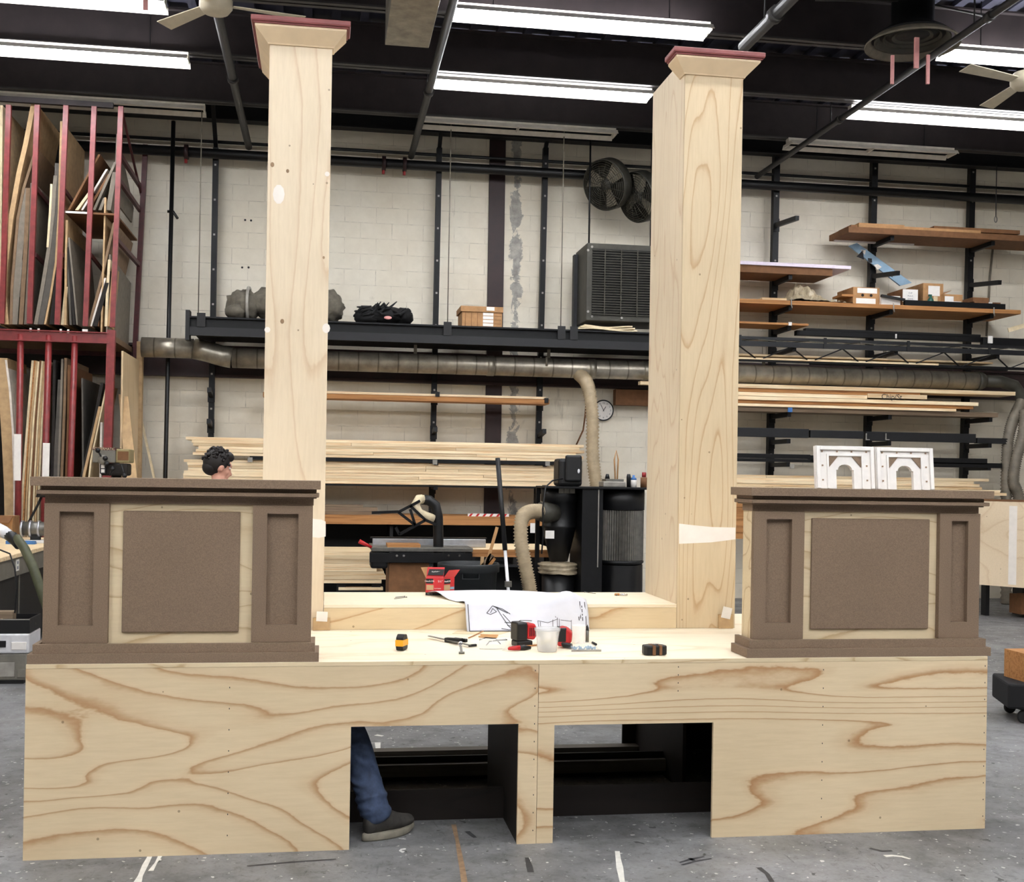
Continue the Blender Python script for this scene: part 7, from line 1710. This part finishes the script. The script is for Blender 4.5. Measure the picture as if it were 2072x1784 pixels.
# thin vertical pipe at the left with a clamp
a, b = at(353, 250, Y=15.45), at(335, 962, Y=15.45)
t = thing('stand_pipe', 'thin dark vertical pipe on the block wall beside the red rack', 'pipe', (b.x, 15.45, 0))
MB().tube([(b.x, 15.35, 0), (b.x + .01, 15.35, b.z), (a.x, 15.35, a.z)], .027, 10).build('pipe', M['pipe_black'], t)
q = at(347, 428, Y=15.35); MB().tube([q + Vector((-.05, 0, 0)), q + Vector((.02, 0, 0)), q + Vector((.08, -.04, -.09))], .018, 8).build('clamp', M['pipe_black'], t)

# ceiling fans
def ceiling_fan(hub, zf, angs, rod_top, lab, R_=.66):
    c = at(*hub, Z=zf); t = thing('ceiling_fan', lab, 'ceiling fan', (c.x, c.y, zf))
    MB().lathe([(.03, -.075), (.10, -.07), (.13, -.03), (.13, .03), (.10, .07), (.04, .09)], c, 24).build('motor', M['cream_metal'], t)
    MB().lathe([(.012, .09), (.012, ZC - zf + .0)], c, 10).build('down_rod', M['cream_metal'], t)
    MB().lathe([(.07, ZC - zf - .08), (.05, ZC - zf - .001)], c, 16).build('canopy', M['cream_metal'], t)
    for a in angs:
        m = MB(); m.hexa([(.13, -.045, -.02), (.13, .045, .0), (R_, .075, .0), (R_, -.065, -.025), (.13, -.045, -.012), (.13, .045, .008), (R_, .075, .008), (R_, -.065, -.017)])
        m.move(Matrix.Translation(c) @ Matrix.Rotation(a, 4, 'Z')); m.build('blade', M['cream_metal'], t, bevel=.003)
    return t
zf = 5.35
c0 = at(437, 8, Z=zf)
def ang(px, py, hub, zf):
    a, b = at(*hub, Z=zf), at(px, py, Z=zf); return math.atan2(b.y - a.y, b.x - a.x), (b - a).length
a1, l1_ = ang(345, 45, (437, 8), zf); a2, l2_ = ang(610, 33, (437, 8), zf)
ceiling_fan((437, 8), zf, (a1, a2, math.atan2(-math.sin(a1) - math.sin(a2), -math.cos(a1) - math.cos(a2))), None, 'cream three bladed ceiling fan cut by the top edge left of the left post', max(.7, (l1_ + l2_) / 2))
a1, l1_ = ang(1950, 138, (2072, 165), zf); a2, l2_ = ang(1999, 214, (2072, 165), zf)
ceiling_fan((2074, 163), zf, (a1, a2, math.atan2(-math.sin(a1) - math.sin(a2), -math.cos(a1) - math.cos(a2))), None, 'cream ceiling fan cut by the right edge below the round diffuser', max(l1_, .6))
# round diffuser
zd = 5.9; c = at(1846, 93, Z=zd); rd = abs(at(1943, 93, Z=zd).x - at(1750, 93, Z=zd).x) / 2
t = thing('round_diffuser', 'large round stepped air diffuser under the dark roof at the upper right', 'air diffuser', (c.x, c.y, zd))
for k, (a, b, dz) in enumerate(((1.0, .86, 0), (.80, .67, .045), (.61, .5, .07), (.43, .05, .08))):
    MB().lathe([(rd * b, dz + .06), (rd * (a * .97), dz + .012), (rd * a, dz), (rd * a, dz + .02), (rd * (a * .98), dz + .03), (rd * b, dz + .075)], c, 40, caps=False).build('cone_ring', M['olive_metal'] if k else M['hose_grey'], t)
MB().lathe([(.001, .1), (rd * .78, .1), (rd * .74, .12), (rd * .45, .2), (rd * .45, ZC - zd)], c, 32).build('neck', M['black_paint'], t)
for (xa_, ya_, yb_), w_, lab in (((1806, 112, 170), .03, 'pink strap hanging below the round diffuser, leftmost of three'), ((1855, 76, 138), .045, 'wide pink strap hanging in front of the round diffuser'), ((1878, 111, 170), .03, 'pink strap hanging below the round diffuser, rightmost of three')):
    q = at(xa_, ya_, Y=c.y - .25); e = at(xa_ - 1, yb_, Y=c.y - .25)
    tag(MB().box(q.x - w_ / 2, q.x + w_ / 2, q.y - .01, q.y + .01, e.z, q.z).build('hanging_strap', M['pink_strap']), lab, 'strap')
q = at(302, 0, Z=5.9); tag(MB().box(q.x - .025, q.x + .02, q.y - .2, q.y - .18, at(302, 20, Y=q.y - .2).z, 6.3).build('hanging_strap', M['pink_strap']), 'pink strap hanging by the ceiling light at the top left', 'strap')
# boxed duct
zb_ = 5.5; fl_ = at(779, 91, Z=zb_); fr = at(868, 95, Z=zb_)
t = thing('ceiling_duct', 'pale rectangular sheet metal duct hanging at the top centre', 'duct', ((fl_.x + fr.x) / 2, fl_.y - 1.5, zb_))
MB().box(fl_.x, fr.x, fl_.y - 4.2, fl_.y, zb_, zb_ + .4).build('duct_body', M['galvanised'], t, bevel=.004)
for yy in (.8, 2.2, 3.6):
    for xx in (fl_.x + .02, fr.x - .02): MB().box(xx - .006, xx + .006, fl_.y - yy, fl_.y - yy + .012, zb_ + .401, ZC).build('hanger_rod', M['pipe_black'], t)
tag(MB().tube([at(1650, 0, Z=6.3), at(1850, 2, Z=6.3), at(1960, 25, Z=6.3), at(2000, 35, Z=6.3)], .012, 6).build('conduit', M['pipe_grey']), 'thin grey conduit crossing the dark roof above the round diffuser', 'conduit')
# ---------------------------------------------------------------- fluorescent fixtures
ZL = 6.0
def fixture(cx, cy, label, lit=True, L=2.5, group=None, z=ZL):
    t = thing('fluorescent_fixture', label, 'ceiling light', (cx, cy, z + .06), group)
    x0, x1 = cx - L / 2, cx + L / 2
    MB().box(x0, x1, cy - .05, cy + .05, z + .035, z + .085).build('housing', M['fixture_white'], t)
    # hooded reflector
    m = MB().prism([(cy - .17, z - .022), (cy - .128, z + .028), (cy - .132, z + .032), (cy - .174, z - .02)], x0, x1, 'x').prism([(cy + .17, z - .022), (cy + .128, z + .028), (cy + .132, z + .032), (cy + .174, z - .02)], x0, x1, 'x').prism([(cy - .05, z + .03), (cy + .05, z + .03), (cy + .05, z + .0345), (cy - .05, z + .0345)], x0, x1, 'x')
    for e in (x0 + .02, cx, x1 - .02): m.box(e - .006, e + .006, cy - .131, cy + .131, z + .0285, z + .0345)
    m.build('reflector', M['fixture_white'], t)
    for s in (0, 1):
        a, b = (x0 + .02, cx - .012) if s == 0 else (cx + .012, x1 - .02)
        if lit:
            for d in (-.078, .078):
                MB().tube([(a, cy + d, z), (b, cy + d, z)], .034, 10).build('tube', M['tube_lit'], t, label='lit white tube')
    for e in (x0 + .008, cx, x1 - .008): MB().box(e - .008, e + .008, cy - .11, cy + .11, z - .012, z + .027).build('lamp_holder', M['fixture_white'], t)
    for e in (x0 + .4, x1 - .4): MB().box(e - .004, e + .004, cy - .004, cy + .004, z + .085, ZC + .001).build('hanger_rod', M['pipe_black'], t)
    return t
def fx(px0, px1, py0, py1, label, lit=True, L=2.5, fromleft=None):
    p = at((px0 + px1) / 2, (py0 + py1) / 2, Z=ZL)
    return fixture(p.x, p.y, label, lit, L)
f1 = at(1178, 46, Z=ZL); f2 = at(1100, 181, Z=ZL)
fixture(f1.x, f1.y, 'lit twin tube ceiling light between the two posts, the nearer and larger', True, 2.52)
fixture(f2.x, f2.y, 'lit twin tube ceiling light between the two posts, the farther and smaller', True, 2.48)
p3 = at(382, 125, Z=ZL); fixture(p3.x - 1.25, p3.y, 'lit twin tube ceiling light above the red sheet rack')
p0 = at(336, 12, Z=ZL); fixture(p0.x - 1.25, p0.y, 'lit tube ceiling light cut by the top left of the view, beside the ceiling fan')
p4 = at(1910, 107, Z=ZL); fixture(p4.x + 1.25, p4.y, 'lit twin tube ceiling light beside the round ceiling diffuser')
p5 = at(1720, 228, Z=ZL); fixture(p5.x + 1.22, p5.y, 'lit twin tube ceiling light on the right, below the round diffuser', True, 2.45)
u = at(1048, 262, Z=ZL); fixture(u.x, u.y, 'unlit ceiling light near the back, between the two posts', False, 2.5)
u = at(1762, 304, Z=ZL); fixture(u.x, u.y, 'unlit ceiling light near the back, right of the right post', False, 2.3)
u = at(415, 226, Z=ZL); fixture(u.x - 1.25, u.y, 'unlit ceiling light near the back, behind the red sheet rack', False, 2.5)
near = 'lit twin tube ceiling light in the rows right above the platform'
for cx, y0, k0 in ((f1.x, f1.y, 1), (p3.x - 1.25, p3.y, 2), (p4.x + 1.25, p4.y, 1)):
    for k in range(k0, 5):
        y = y0 - 2.02 * k
        if y > 3.4: fixture(cx, y, near, True, 2.5, 'ceiling lights of the nearer rows')
far = 'lit twin tube ceiling light added out of view over the front of the hall'
for row in range(4):  # unseen rows, added and spaced to brighten the front faces
    for cx in (-3.4, .2, 3.8, 7.4): fixture(cx, 2.0 - 1.7 * row, far, True, 2.5, 'added ceiling lights over the front of the hall')

# ---------------------------------------------------------------- world and output
w = bpy.data.worlds.new('room_air'); S.world = w; w.use_nodes = True
w.node_tree.nodes['Background'].inputs[0].default_value = (.8, .85, 1, 1); w.node_tree.nodes['Background'].inputs[1].default_value = .02
S.view_settings.view_transform = 'Standard'; S.view_settings.look = 'None'; S.view_settings.gamma = 1; S.view_settings.use_curve_mapping = False
S.view_settings.exposure = EXPO
